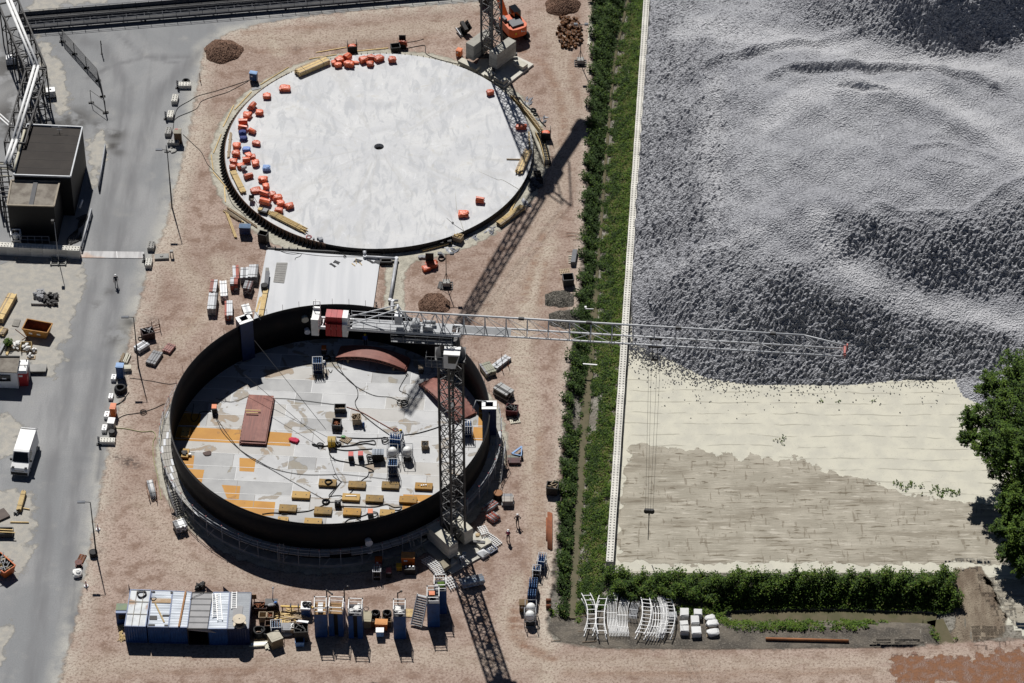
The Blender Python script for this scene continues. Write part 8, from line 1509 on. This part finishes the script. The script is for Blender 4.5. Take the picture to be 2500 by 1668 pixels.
b = NB("white_metal_roof"); n = b.noise(.8,5,b.pos((.4,2,1),0,True)); c = b.mix(b.rng(n,.35,.68), (.66,.70,.75), (.44,.48,.53)); WMR = b.fin(c,.5,.0)
GRF = M("grey_corrugated_roof",(.36,.38,.40),(.27,.28,.30),rough=.5); TARPG = M("grey_roof_tarp",(.33,.325,.325),(.24,.24,.245),rough=.8,sc=.8)
t1 = container([(1198,712),(1385,716),(1335,1050),(1145,1045)], RRW, 0, "blue container with a rusty white panelled roof, leftmost of the row", doors=-.35); C_ = [wd(x,y,CH) for x,y in ((1198,712),(1385,716),(1335,1050),(1145,1045))]
m_ = MB(); [m_.bar(C_[0].lerp(C_[3],f)+up*.06, C_[1].lerp(C_[2],f)+up*.06, .06,.03) for f in (.33,.67)]; [m_.bar(C_[0].lerp(C_[1],f)+up*.07, C_[3].lerp(C_[2],f)+up*.07, .05,.03) for f in (.33,.67)]; m_.build("roof_seams", [M("seam_grey",(.30,.27,.22))], t1)
t2 = container([(1398,720),(1582,724),(1545,1055),(1358,1052)], WMR, 14, "blue container with a patched white corrugated roof, second from the left", doors=0)
[MB().ob(wd(x,y,CH+.07), wd(x+w,y,CH+.07)-wd(x,y,CH+.07), wd(x,y+h_,CH+.07)-wd(x,y,CH+.07), up*.03).build("roof_patch", [BLACKS], t2.children[1]) for x,y,w,h_ in ((1372,950,70,36),(1490,940,66,12),(1360,1028,62,16),(1565,728,22,18),(1392,726,32,10),(1508,1032,35,14))]; m_ = MB(); m_.ob(wd(1395,790,CH+.06), wd(1572,793,CH+.06)-wd(1395,790,CH+.06), wd(1393,830,CH+.06)-wd(1395,790,CH+.06), up*.03); m_.build("rust_streak", [M("roof_rust",(.36,.24,.13),(.5,.46,.4))], t2)
container([(1588,724),(1758,735),(1720,1058),(1550,1056)], WMR, 14, "blue container with a pale corrugated roof crossed by a brown beam", doors=0); bundle(wd(1705,735,CH+.05), wd(1642,1055,CH+.05), .2,.18,1,1,[M("orange_brown_beam",(.32,.15,.05))]*2,"long orange brown beam lying along the third container roof","beam","steel_beam",strap=False,bearers=0,z0=.0,jag=0)
t4 = container([(1764,738),(1954,740),(1905,1070),(1722,1068)], TARPG, 0, "open fronted container bay under a grey tarpaulin roof", BLACKS, False, 0); m_ = MB(); a_,q,r_,s_ = wd(1724,1068,CH),wd(1903,1072,CH),wd(1985,1108,CH-.35),wd(1722,1082,CH-.25); m_.add([a_,q,r_,s_],[(3,2,1,0)]); m_.add([v+up*.02 for v in (a_,q,r_,s_)],[(0,1,2,3)]); m_.build("awning_flap", [TARPG], t4); C_ = [wd(x,y,CH) for x,y in ((1764,738),(1954,740),(1905,1070),(1722,1068))]; m_ = MB(); [m_.bar(C_[0].lerp(C_[3],f)+up*.07, C_[1].lerp(C_[2],f)+up*.07, .05,.03) for f in (.17,.33,.5,.67,.83)]; m_.build("tarp_folds", [M("tarp_fold",(.17,.17,.17))], t4)
container([(1960,736),(2108,735),(2083,1070),(1907,1070)], WMR, 14, "blue container carrying two long white ladders on its roof", doors=-.9); container([(2116,738),(2305,738),(2280,1068),(2090,1070)], GRF, 18, "dark blue container with a grey roof, rightmost of the row, carrying a cable drum", NAVY, True, -.9)
for k,(a,q,lab) in enumerate((((1972,745),(1975,965),"long white ladder on the container roof, left of the overlapping pair"),((2000,745),(2020,990),"long white ladder on the container roof, right of the overlapping pair"),((2152,730),(2148,885),"short white ladder on the grey container roof"))): single(ladder(MB(), wd(*a,CH+.12+.08*(k==1)), wd(*q,CH+.12+.08*(k==1)), .52, 13 if k < 2 else 9, .045), "ladder", [WHITEP], wd(*a,CH), lab, "ladder", "white ladders on the containers")
reel(wd(2200,1025,CH+.06), .72, .85, "large wooden cable drum standing on the grey container roof", M("drum_wood",(.60,.52,.40),(.42,.36,.27))); m_ = MB(); m_.ob(wd(2128,995,CH+.08), wd(2215,995,CH+.08)-wd(2128,995,CH+.08), wd(2145,860,CH+.08)-wd(2128,995,CH+.08), up*.03); single(m_, "grey_sheet", [TARPG], wd(2128,995,CH), "grey sheet lying on the grey container roof behind the drum", "sheet")
bundle(wd(1424,838,CH+.05), wd(1508,1012,CH+.05), .16,.08,2,1,[WOOD,CREAM],"thin pale poles lying across the patched roof","poles","pale_pole",strap=False,bearers=0,z0=0); coil(wd(1410,795,CH+.08),.28,.03,BLACKS,"dark wire coil on the patched roof",2); coil(wd(1300,755,CH+.03),.5,.035,BLACKS,"tangled black cable on the leftmost container roof",4); hose([wd(1745,800,CH+.1),wd(1790,770,CH+.1),wd(1830,755,CH+.1),wd(1870,735,CH+.1)], .03, BLACKS, "black cable at the back corner of the grey tarpaulin roof")
t = thing("blue_cabinet", "small blue cabinet with a greenish lid at the left end of the containers", "cabinet", wd(1128,1015)); o = wd(1124,985); MB().box(o, (1.15,1.3,1.75)).build("body", [BLUE], t); MB().box(o+up*1.75+Vector((.02,.25,0)), (1.2,1.0,.06)).build("lid", [M("mossy_lid",(.20,.25,.14),(.14,.18,.2))], t); MB().box(o+Vector((.1,-.665,.75)), (.75,.02,.75)).build("opening", [BLACKS], t)
m_ = MB(); r = random.Random(4)
for i in range(40): c = wd(1125+r.uniform(-25,25),1115+r.uniform(-70,75)); a = r.uniform(0,3.1); v = Vector((math.cos(a),math.sin(a),r.uniform(-.1,.3)))*r.uniform(.12,.4); m_.bar(c+up*.15-v, c+up*.15+v, .07,.05)
single(m_, "wood_scraps", [WOOD], wd(1125,1115), "yellowish wood scraps beside the leftmost container", "wood scraps"); m_ = MB(); [m_.blob(wd(1845+r.uniform(-35,30),705+r.uniform(-30,25)), (.5,.4,.7), 0, i+20, .6, i) for i in range(6)]; single(m_, "scrap_heap", [BLACKS], wd(1845,710), "dark heap of scrap behind the container row", "scrap")
# towers
wq = Q(760,1440,3.95)
def tower(p, w, d_, h, rz, label, deck, split=False, stuff=None):
    t = thing("blue_tower", label, "platform tower", p, "blue steel towers with guard rails", rz); o = Vector(p)+up*.0; m_ = MB()
    if split: [m_.box(o+Vector((e*w*.32,d_/2,0)), (w*.36,d_,h)) for e in (-1,1)]; MB().box(o+Vector((0,d_/2+.1,0)), (w*.3,d_-.3,h-.1)).build("inner_web", [BLACKS], t)
    else: m_.box(o+Vector((0,d_/2,0)), (w,d_,h))
    m_.build("steel_body", [BLUE], t); MB().box(o+Vector((0,d_/2,h)), (w*.98,d_*.98,.06)).build("deck", [deck], t)
    m_ = MB(); x0,y0,y1 = w/2-.04,.05,d_-.05
    for z in (.45,1.0):
        for y in (y0,y1): m_.bar(o+Vector((-x0,y,h+z)), o+Vector((x0,y,h+z)), .075 if z > .9 else .05)
        for e in (-1,1): m_.bar(o+Vector((e*x0,y0,h+z)), o+Vector((e*x0,y1,h+z)), .075 if z > .9 else .05)
    for e in (-1,1):
        for y in (y0,y1): m_.bar(o+Vector((e*x0,y,h)), o+Vector((e*x0,y,h+1.04)), .075)
    m_.build("guard_rail", [WHITEP], t); m_ = MB()
    for e in (-1,1):
        for y in (y0,y1): m_.box(o+Vector((e*x0,y,h+1.03)), (.12,.12,.1))
    m_.build("corner_cap", [BLACKS], t)['kind'] = 'stuff'; return t
def topstuff(p, w, d_, h, kind, k):
    r = random.Random(k); o = Vector(p)+up*(h+.07); m_ = MB()
    if kind == 'bags': [m_.blob(o+Vector((r.uniform(-.3,.3)*w,d_*r.uniform(.25,.75),0)), (.5,.5,.4), 0, k*7+i, .4) for i in range(5)]; single(m_, "white_bags", [WBAG], o, ("white bags lying on the third blue tower","grey and white bags lying on the lone middle tower")[k%2], "bags")
    if kind == 'bricks': [m_.box(o+Vector((0,d_*f,0)), (w*.4,d_*.28,.3)) for f in (.28,.68)]; single(m_, "white_packs", [WHITEP], o, "two white packs on the leftmost blue tower", "packs")
DKW = M("brown_deck",(.30,.17,.06),(.18,.10,.05))
for k,(x,y,w,d_,h,rz,sp,lab,dk_) in enumerate(((97,459,1.38,1.8,3.6,0,False,"blue tower with a brown deck and white packs, leftmost of the towers",DKW),(243,450,1.6,1.7,3.55,rad(-4),True,"blue tower split by a dark gap, second from the left",DKW),(430,472,1.55,1.75,3.6,rad(-2),True,"blue tower with white bags on top, third from the left",M("dark_deck",(.06,.06,.07))),(855,476,1.36,1.75,3.55,0,False,"lone blue tower right of the orange box",M("dark_deck",(.06,.06,.07))),(1180,361,1.38,1.8,3.7,rad(1),False,"blue tower with an orange machine on its deck",M("dark_deck",(.06,.06,.07))),(1247,235,1.38,1.7,3.6,rad(1),False,"blue tower farthest back, beside the white curved rails",M("dark_deck",(.06,.06,.07))))):
    p = wq(x,y); tower(p,w,d_,h,rz,lab,dk_,sp); 
    if k == 0: topstuff(p,w,d_,h,'bricks',0)
    if k == 2: topstuff(p,w,d_,h,'bags',2)
    if k == 3: topstuff(p,w,d_,h,'bags',3)
    if k == 4: cabinet(p+Vector((-.15,1.1,h+.06)), (.55,.5,.5), 0, BLACKS, "small orange topped machine on a blue tower's deck", "machine", "small_machine", lid=ORANGE, plate=None, legs=.05)
    if k == 5: bag(p+Vector((.1,.8,h+.06)), (.8,.8,.4), 0, G2, "green netting on the farthest blue tower", None, 33, cat="netting", name="green_netting")
m_ = MB(); p = wq(318,400); m_.box(p+Vector((.05,.9,0)), (.18,1.6,2.9)); single(m_, "upright_sheet", [M("mauve_panel",(.34,.30,.34))], p, "tall pale grey panel standing right of the split blue tower", "panel")
for k,(a,b_,zz_,lab) in enumerate((((150,300),(200,42),2.8,"black davit arm left of the split tower"),((320,300),(350,-30),2.8,"tall black davit arm right of the split tower"),((835,330),(868,15),2.8,"black davit arm behind the lone blue tower"))):
    t = thing("davit_arm", lab, "davit", wq(*a), "black davit arms behind the towers"); foot = wq(*a)+Vector((0,1.7,0)); hd2 = wq(*b_, 3.9); MB().bar(foot, Vector((foot.x,foot.y,3.2)), .12).bar(Vector((foot.x,foot.y,3.1)), hd2, .12).build("arm", [BLACKS], t); MB().lathe([(.1,-.1),(.13,0),(.1,.1)], hd2, 8).build("sheave", [BLACKS], t)
t = thing("white_stair", "white steel stair flight standing between the blue towers", "stair", wq(1012,352)); f0, f1 = wq(1012,350,.2), wq(1075,52,2.9); d = f1-f0; s = Vector((d.y,-d.x,0)).normalized()*.62; m_ = MB(); m_.bar(f0-s,f1-s,.08,.28).bar(f0+s,f1+s,.08,.28); m_.build("stringer", [WHITEP], t); m_ = MB(); fw = Vector((d.x,d.y,0)).normalized()
for i in range(13): p = f0.lerp(f1,(i+.5)/13); m_.ob(p-s-fw*.13, s*2, fw*.26, up*.04)
m_.build("treads", [M("tread_steel",(.55,.56,.57))], t); m_ = MB(); [m_.bar((f1+s*e).to_2d().to_3d(), f1+s*e, .08) for e in (-1,1)]; m_.build("props", [STEEL], t)
# things between containers and towers
wj2 = Q(600,1420,4.478)
t = thing("yellow_beam", "long yellow roller beam on stands running to the first blue tower", "beam", wj2(520,285)); a_,q = wj2(380,270,.75), wj2(770,285,.75); MB().bar(a_,q,.2,.16).build("beam", [YELLOW], t); m_ = MB(); [m_.bar(a_.lerp(q,f).to_2d().to_3d(), a_.lerp(q,f), .1) for f in (.05,.3,.5,.8)]; m_.build("stands", [BLACKS], t); MB().bar(a_.lerp(q,.28)+up*.15-Vector((0,.2,0)), a_.lerp(q,.28)+up*.15+Vector((0,.3,0)), .15,.12).bar(a_.lerp(q,.5)+up*.15-Vector((0,.2,0)), a_.lerp(q,.5)+up*.15+Vector((0,.3,0)), .15,.12).build("clamp", [BLACKS], t)
m_ = MB(); a = wj2(290,300); m_.tube(a, wj2(298,72,2.6)+Vector((0,0,0)), .05, 6); m_.tube(wj2(298,80,2.5), wj2(298,60,2.6), .1, 6); single(m_, "white_pole", [STEEL], a, "leaning pale pole behind the black workbench", "pole")
cabinet(wj2(285,300), (1.3,.9,1.1), 0, BLACKS, "black workbench with grey tools on top beside a worker", "workbench", "workbench", lid=DARKS, plate=None); bag(wj2(275,262,1.15), (.7,.4,.2), .2, GREYP, "grey tool bag on the black workbench", None, 44, cat="bag", name="tool_bag"); person(wj2(362,345), rad(170), "worker in dark clothes and a blue helmet at the black workbench", CLOTHD, CLOTHD, M("blue_helmet",(.10,.25,.60),jit=0), 'lean')
cabinet(wj2(660,350), (1.0,1.1,1.15), rad(-2), BLUE, "blue box with a white lid under two tyres left of the first tower", "box", "blue_box", lid=WHITEP, plate=None, legs=.05, lidh=.2); coil(wj2(650,250,1.4),.28,.07,RUBBER,"black ring on the white lid, left one",2,"ring","rubber_ring"); coil(wj2(690,255,1.4),.28,.07,RUBBER,"black ring on the white lid, right one",2,"ring","rubber_ring")
crate(wj2(193,425), (.9,.85,.95), 0, OLDWOOD, "open wooden crate, left of the touching pair beside the containers", "crate", "wooden_crate", group="wooden crates by the containers"); crate(wj2(265,425), (.75,.85,.95), 0, OLDWOOD, "wooden crate of rusty scrap, right of the touching pair", "crate", "wooden_crate", "wooden crates by the containers", RUST, fillh=.8); crate(wj2(275,515), (1.2,.8,.9), 0, M("dark_brown_box",(.09,.05,.03)), "dark brown open crate behind the blue cylinders", "crate", "wooden_crate", "wooden crates by the containers", RUST, fillh=.4); cylinder_rack(wj2(338,580), rad(3), 4, 4, "rack of pale capped blue cylinders among the crates beside the containers", capm=M("pale_cap",(.62,.72,.85)), h=1.4)
m_ = MB(); r = random.Random(6)
for i in range(34): a = wj2(r.uniform(310,640), r.uniform(315,405), r.uniform(.05,.25)); an = r.gauss(0,.25); v = Vector((math.cos(an),math.sin(an),0))*r.uniform(.4,1.3); m_.bar(a-v, a+v, .1,.06,r.randrange(2))
single(m_, "timber_scraps", [WOOD,OLDWOOD], wj2(480,380), "heap of loose timber scraps below the yellow beam", "timber"); pallet(wj2(435,440), rad(-8), "pale pallet standing among the timber scraps", WOOD, L=1.2, Wd=1.0)
crate(wj2(515,535), (.85,1.2,.75), rad(2), OLDWOOD, "wooden crate filled with white stones", "crate", "wooden_crate", "wooden crates by the containers", WHITEP, fillh=.9); cabinet(wj2(435,545), (1.1,1.0,.75), 0, GREYP, "grey square machine left of the crate of white stones", "machine", "grey_machine", plate=WHITEP, legs=.05); bag(wj2(455,580), (1.2,.6,.2), .2, WBAG, "white plastic sheet on the ground below the grey machine", None, 50, cat="sheet", name="crumpled_sheet")
crate(wj2(610,620), (1.5,1.3,1.7), rad(3), M("dark_wood_box",(.05,.045,.04)), "tall dark crate of black tubes left of the first blue tower", "crate", "wooden_crate", "wooden crates by the containers", BLACKS, fillh=1.0); bundle(wj2(560,440,1.75), wj2(680,455,1.75), .3,.15,2,1,[WHITEP]*2,"white boards lying over the tall dark crate","boards","loose_planks",strap=False,bearers=0); crate(wj2(592,690), (.95,.75,.75), rad(2), LBLUE, "light blue open bin in front of the tall dark crate", "bin", "steel_bin"); cabinet(wj2(325,690), (1.3,1.3,1.35), rad(28), M("brown_box",(.20,.15,.085)), "brown wooden box turned askew in front of the blue cylinders", "box", "wooden_box", plate=None, legs=0, lid=M("pale_ply",(.46,.42,.33)))
coil(wj2(148,580,.12),.62,.13,RUBBER,"stack of black hose coils on a small pallet beside the containers",5); pallet(wj2(148,605), 0, "small pallet under the black hose coils", OLDWOOD, L=1.1, Wd=.9); coil(wj2(238,580),.6,.15,RUBBER,"black tyre lying right of the hose coils",4,"tyre","tyre"); bundle(wj2(55,705), wj2(215,695), .7,.25,4,2,[WHITEP,CREAM],"pale planks on battens lying by the rightmost container","planks","loose_planks",strap=False,jag=.3); bundle(wj2(238,750), wj2(238,655), .5,.15,3,1,[CREAM,WHITEP],"short pale planks right of the plank pile","planks","loose_planks",strap=False); crate(wj2(160,325), (1.5,1.0,1.0), 0, M("rust_dark",(.06,.03,.025)), "dark rusty stillage full of scrap beside the rightmost container", "stillage", "steel_stillage", fill=RUST, fillh=1.0); m_ = MB(); a = wj2(98,245); m_.box(a, (.1,.1,1.2)); m_.box(a+Vector((0,0,.8)), (.5,.06,.7)); single(m_, "notice_board", [M("brown_board",(.28,.14,.05))], a, "small brown board on a post behind the rightmost container", "sign")
cabinet(wq(540,330), (.95,1.5,1.2), rad(-3), M("tan_board",(.26,.22,.15)), "tan topped machine box right of the third tower", "box", "machine_box", lid=M("tan_lid",(.42,.37,.25)), plate=None, legs=.05); coil(wq(530,185,1.3),.28,.035,BLACKS,"black loop on the tan topped box",1)
for k,(x,lab) in enumerate(((620,"rusty stillage of black hoses, left one behind the orange box"),(730,"rusty stillage of coiled hoses, right one behind the orange box"))): t = crate(wq(x,320), (1.0,1.5,1.0), 0, M("stillage_brown",(.16,.10,.05)), lab, "stillage", "steel_stillage", "stillages behind the orange box", BLACKS, fillh=.9); coil(wq(x,235,1.0),.42,.06,RUBBER,("black hose coil on the left stillage","grey black hose coil on the right stillage")[k],4)
cabinet(wq(678,385), (1.3,.75,1.25), rad(-3), ORANGE, "orange cabinet between the hose stillages and the light blue box", plate=None, lid=M("orange_lid",(.72,.32,.10))); cabinet(wq(663,450), (.8,.6,1.0), 0, LBLUE, "light blue box with a white lid in front of the orange cabinet", "box", "blue_box", lid=WHITEP, plate=None); pallet(wq(945,230), rad(85), "pale pallets stacked left of the white stair", WOOD)
# near the crane foot and the tank front
cabinet(wh(1868,480), (1.45,.9,1.5), rad(-2), ORANGE, "large orange cabinet in front of the tank", lid=M("orange_lid",(.72,.32,.10))); cabinet(wh(1597,490), (.75,.65,1.1), 0, M("dark_red_box",(.30,.04,.02)), "dark red box with an orange lid in front of the tank", lid=ORANGE); cylinder_rack(wh(1582,600), 0, 3, 4, "rack of silver and black cylinders in front of the dark red box", capm=M("silver_cap",(.62,.64,.68)), h=1.2, body=BLACKS); welder(wh(1690,585), "small red machine in the yard in front of the tank", PINK); cabinet(wh(1785,535), (.55,.6,.8), 0, M("dark_yellow",(.40,.22,.02)), "small yellow machine left of the large orange cabinet", "machine", "small_machine", lid=YELLOW, plate=None); t = thing("cylinder_trolley", "dark frame with white caps in front of the large orange cabinet", "trolley", wh(1882,555)); o = wh(1882,555); MB().box(o, (1.2,.7,.85)).build("frame_box", [BLACKS], t); m_ = MB(); [m_.lathe([(.12,0),(.1,.15)], o+Vector((-.4+k*.4,.05,.86)), 8) for k in range(3)]; m_.build("white_caps", [WHITEP], t)
wz = Q(1020,1280,4.479)
def curved_rails(p, q, bend, w, n, h, label, loc, mat=WHITEP, rows=4, grp=None):
    t = thing("curved_guard_rail", label, "guard rails", loc, grp); d = (q-p); s = Vector((-d.y,d.x,0)).normalized(); N = 10; mid = lambda f, o: p.lerp(q,f)+s*(bend*4*f*(1-f)+o); m1, m2 = MB(), MB()
    for k in range(rows):
        o = (k/(rows-1)-.5)*w
        for z in (.08, h): m1.path([mid(i/N,o)+up*(z) for i in range(N+1)], .065 if rows < 3 else .045 if rows < 6 else .03, 4)
    for i in range(n): f = (i+.5)/n; m2.bar(mid(f,-w/2-.08)+up*h, mid(f,w/2+.08)+up*h, .06); m2.bar(mid(f,-w/2)+up*.05, mid(f,-w/2)+up*h, .05); m2.bar(mid(f,w/2)+up*.05, mid(f,w/2)+up*h, .05)
    m1.build("curved_bars", [mat], t); m2.build("cross_bars", [mat], t); return t
curved_rails(wz(80,400), wz(250,580), .25, 1.0, 12, .5, "white curved guard rails leaning in a heap left of the crane foot", wz(160,480)); curved_rails(wz(310,600), wz(400,720), .1, .9, 5, .3, "short white guard rail piece behind the farthest blue tower", wz(350,690)); curved_rails(wz(690,60), wz(740,150), .05, .8, 5, .6, "white railing section behind the right crane ballast", wz(715,110)); curved_rails(wz(745,130), wz(890,245), .1, .9, 9, .2, "white guard rail lying right of the crane foot", wz(820,190)); curved_rails(wz(700,185), wz(780,220), .0, .8, 5, .25, "short stack of white railing parts beside the grey hood", wz(740,205))
t = thing("machine_hood", "pale grey hood with a sloping top at the right of the crane foot", "hood", wz(715,325)); a_,q,r_,s_ = wz(640,325,.25), wz(712,375,.25), wz(785,328,.25), wz(715,275,.25); m_ = MB(); m_.prism([(v.x,v.y) for v in (a_,q,r_,s_)], .1, .4); pk = (a_+q+r_+s_)/4+up*.5; m_.add([a_+up*.16,q+up*.16,r_+up*.16,s_+up*.16,pk],[(0,1,4),(1,2,4),(2,3,4),(3,0,4)]); m_.build("hood_shell", [M("hood_grey",(.68,.69,.71))], t); MB().bar(q.lerp(r_,.2)+up*.3, q.lerp(r_,.8)+up*.3, .08).build("handle", [BLACKS], t)
t = thing("navy_grid", "navy blue grid frame lying right of the crane foot", "frame", wz(810,275)); a_,q,r_,s_ = wz(750,280,.2), wz(795,325,.2), wz(872,275,.2), wz(820,232,.2); m_ = MB(); [m_.bar(v,w_,.12,.25) for v,w_ in ((a_,q),(q,r_),(r_,s_),(s_,a_))]; m_.bar(a_.lerp(q,.5),s_.lerp(r_,.5),.1,.2).bar(a_.lerp(s_,.5),q.lerp(r_,.5),.1,.2); m_.build("frame", [NAVY], t); m_ = MB(); m_.prism([(v.x,v.y) for v in (a_,q,r_,s_)], .02, .08); m_.build("base", [BLACKS], t); m_ = MB(); [m_.bar(a_.lerp(s_,f)+up*.14+(q-a_)*.1, a_.lerp(s_,f)+up*.14+(q-a_)*.35, .09,.04) for f in (.2,.45,.7)]; m_.build("white_marks", [WHITEP], t)
bundle(wz(475,690), wz(715,640), 1.1,.75,7,4,[M("pale_blue_tube",(.42,.50,.60)),STEEL],"bundle of pale blue tubes lying in the crane mast shadow","tubes","tube_bundle",tube=True,z0=.25); m_ = MB(); a = wz(305,520,.2); m_.ob(wz(285,528,.22), wz(365,480,.22)-wz(285,528,.22), wz(245,450,.22)-wz(285,528,.22), up*.6); single(m_, "concrete_block", [M("tan_block",(.30,.26,.18))], a, "tan concrete block at the lower left of the crane plate", "concrete block"); bag(wz(432,355,.22), (.7,.6,.4), 0, CREAM, "tan sack beside the seated figure at the crane foot", None, 60, cat="sack", name="sack"); bag(wz(655,130,1.0), (.5,.5,.3), 0, M("tan_sack",(.45,.33,.18)), "tan sack behind the right ballast stack", None, 61, cat="sack", name="sack"); person(wz(465,425,.22), rad(-60), "worker in a pale blue shirt stooping at the crane foot", M("pale_blue_shirt",(.50,.55,.62)), CLOTHD, HELW, 'bend', .22); m_ = MB(); r = random.Random(8); [m_.bar(wz(505+r.uniform(-25,25),325+r.uniform(-25,30),.25+r.uniform(0,.3)), wz(505+r.uniform(-25,25),325+r.uniform(-25,30),.25+r.uniform(0,.3)), .07) for i in range(14)]; single(m_, "fitting_heap", [M("pale_blue_tube",(.42,.50,.60))], wz(505,330,.22), "heap of pale fittings in the shade at the crane foot", "fittings")
# racks at the ditch end
cylinder_rack(wl(1212,500), rad(-10), 3, 5, "tall tube rack with bright blue cylinders nearest the ditch, upper part", h=1.2, body=BLUE); cylinder_rack(wl(1165,585), rad(-8), 3, 3, "empty looking tube rack with few cylinders below the upper rack", h=1.0, body=DARKS); cylinder_rack(wl(1135,735), rad(-4), 4, 6, "long rack of blue cylinders at the ditch end, upper one", h=1.4, pitch=.26, frame=False); cylinder_rack(wl(1122,828), rad(-4), 4, 4, "rack of blue cylinders just above the two white vessels", h=1.4, pitch=.26, frame=False)
compressor(wl(1112,950), "white vessel in a tube frame at the ditch end, upper of two"); compressor(wl(1105,1020), "white vessel in a tube frame at the ditch end, lower of two"); cabinet(wl(1045,895), (.9,.8,1.2), 0, M("brown_cab",(.16,.10,.04)), "brown box with a white label left of the white vessels", "box", "brown_box", legs=.1)
# ---- curved rails and packs on the dark soil
wp = Q(1330,1380,2.686)
CR = "curved white rail stacks on the dark soil"
for k,(x0,y0,x1,y1,w,rows,n,h,bd_,lab) in enumerate(((285,470,268,222,.95,2,8,.95,-.55,"white curved railing stack on the dark soil, leftmost, with wide rungs"),(378,490,385,238,.95,2,6,.95,.35,"white curved railing stack, second from the left, with few rungs"),(456,470,452,205,1.0,7,3,.6,.25,"flat stack of many white curved tubes, third from the left"),(522,470,532,232,1.0,7,3,.55,.3,"flat white curved tube stack with a top cross bar, fourth from the left"),(575,380,600,262,.8,6,3,.7,.1,"short grey tube stack leaning behind the fifth railing"),(620,490,658,252,.95,2,10,.95,-.45,"white ladder-like curved railing, fifth large one from the left"),(705,500,715,240,1.2,5,6,.8,-.6,"dense stack of curved tubes, left of the three touching stacks"),(752,480,755,240,.8,8,2,.9,-.55,"smooth white curved tubes in the middle of the three touching stacks"),(795,490,797,250,.9,2,11,.95,-.5,"white curved ladder railing at the right end of the row"))):
    curved_rails(wp(x0,y0), wp(x1,y1), bd_, w, n, h, lab, wp(x0,y0), WHITEP if k != 4 else STEEL, rows, CR)
for k,(x,y,w,d_,h,lab) in enumerate(((838,350,.9,.95,.5,"grey pack lying right next to the curved rails"),(914,340,.95,1.2,.7,"white pack at the top of the left pack row"),(912,400,.9,.7,.4,"small white pack in the middle of the left pack row"),(915,445,.95,.9,.6,"white pack at the bottom of the left pack row"),(1003,340,.9,.9,.7,"white pack at the top of the middle row"),(984,385,.9,1.2,.6,"white pack in the middle of the middle row"),(992,455,1.05,1.1,.6,"square white pack at the bottom of the middle row"),(1085,362,1.2,.8,.5,"rumpled white pack at the top of the right row"),(1098,397,1.35,.9,.5,"rumpled white pack in the middle of the right row"),(1103,455,1.4,.95,.5,"rumpled black strapped white pack, lowest of the right row"))):
    t = thing("wrapped_pack", lab+" on the dark soil", "wrapped pack", wp(x,y), "white wrapped packs on the dark soil"); o = wp(x,y); m_ = MB(); r = random.Random(k)
    if k < 7: m_.box(o+up*.12, (w,d_,h), 0, r.uniform(-.06,.06)); m_.box(o+up*(.12+h), (w*.9,d_*.85,.08), 0, r.uniform(-.1,.1))
    else: m_.blob(o+up*.1, (w,d_,h), 0, k, .2, .2)
    m_.build("wrapping", [M('pack_wrap',(.62,.62,.61),(.45,.44,.42),rough=.5) if k else M("slate_light2",(.45,.46,.47))], t); MB().box(o, (w*1.02,d_*1.02,.11)).build("pallet", [OLDWOOD], t)
m_ = MB(); m_.tube(D(1757,1466,.2), D(1948,1471,.2), .17, 12); single(m_, "rusty_pipe", [M("pipe_rust2",(.36,.15,.06),(.2,.08,.04),rough=.8)], D(1757,1466), "very long rusty pipe lying on the dark soil below the hedge", "pipe"); m_ = MB(); m_.bar(wp(423,205,0), wp(423,172,.4), .08); single(m_, "white_stake", [WHITEP], wp(423,205), "short white stake in the hedge above the curved rails", "stake")
for k,(x0,y0,x1,y1) in enumerate(((205,338,285,325),(218,436,265,434),(245,505,340,498),(40,498,105,492))): hose([wp(x0,y0,.1),wp((x0+x1)/2,y0-3,.1),wp(x1,y1,.1)], .045, M("old_pole",(.20,.14,.09)), "old brown pole lying on the dark soil, "+("topmost","second","third","leftmost")[k]+" of four", "pole", "old_pole", 2)
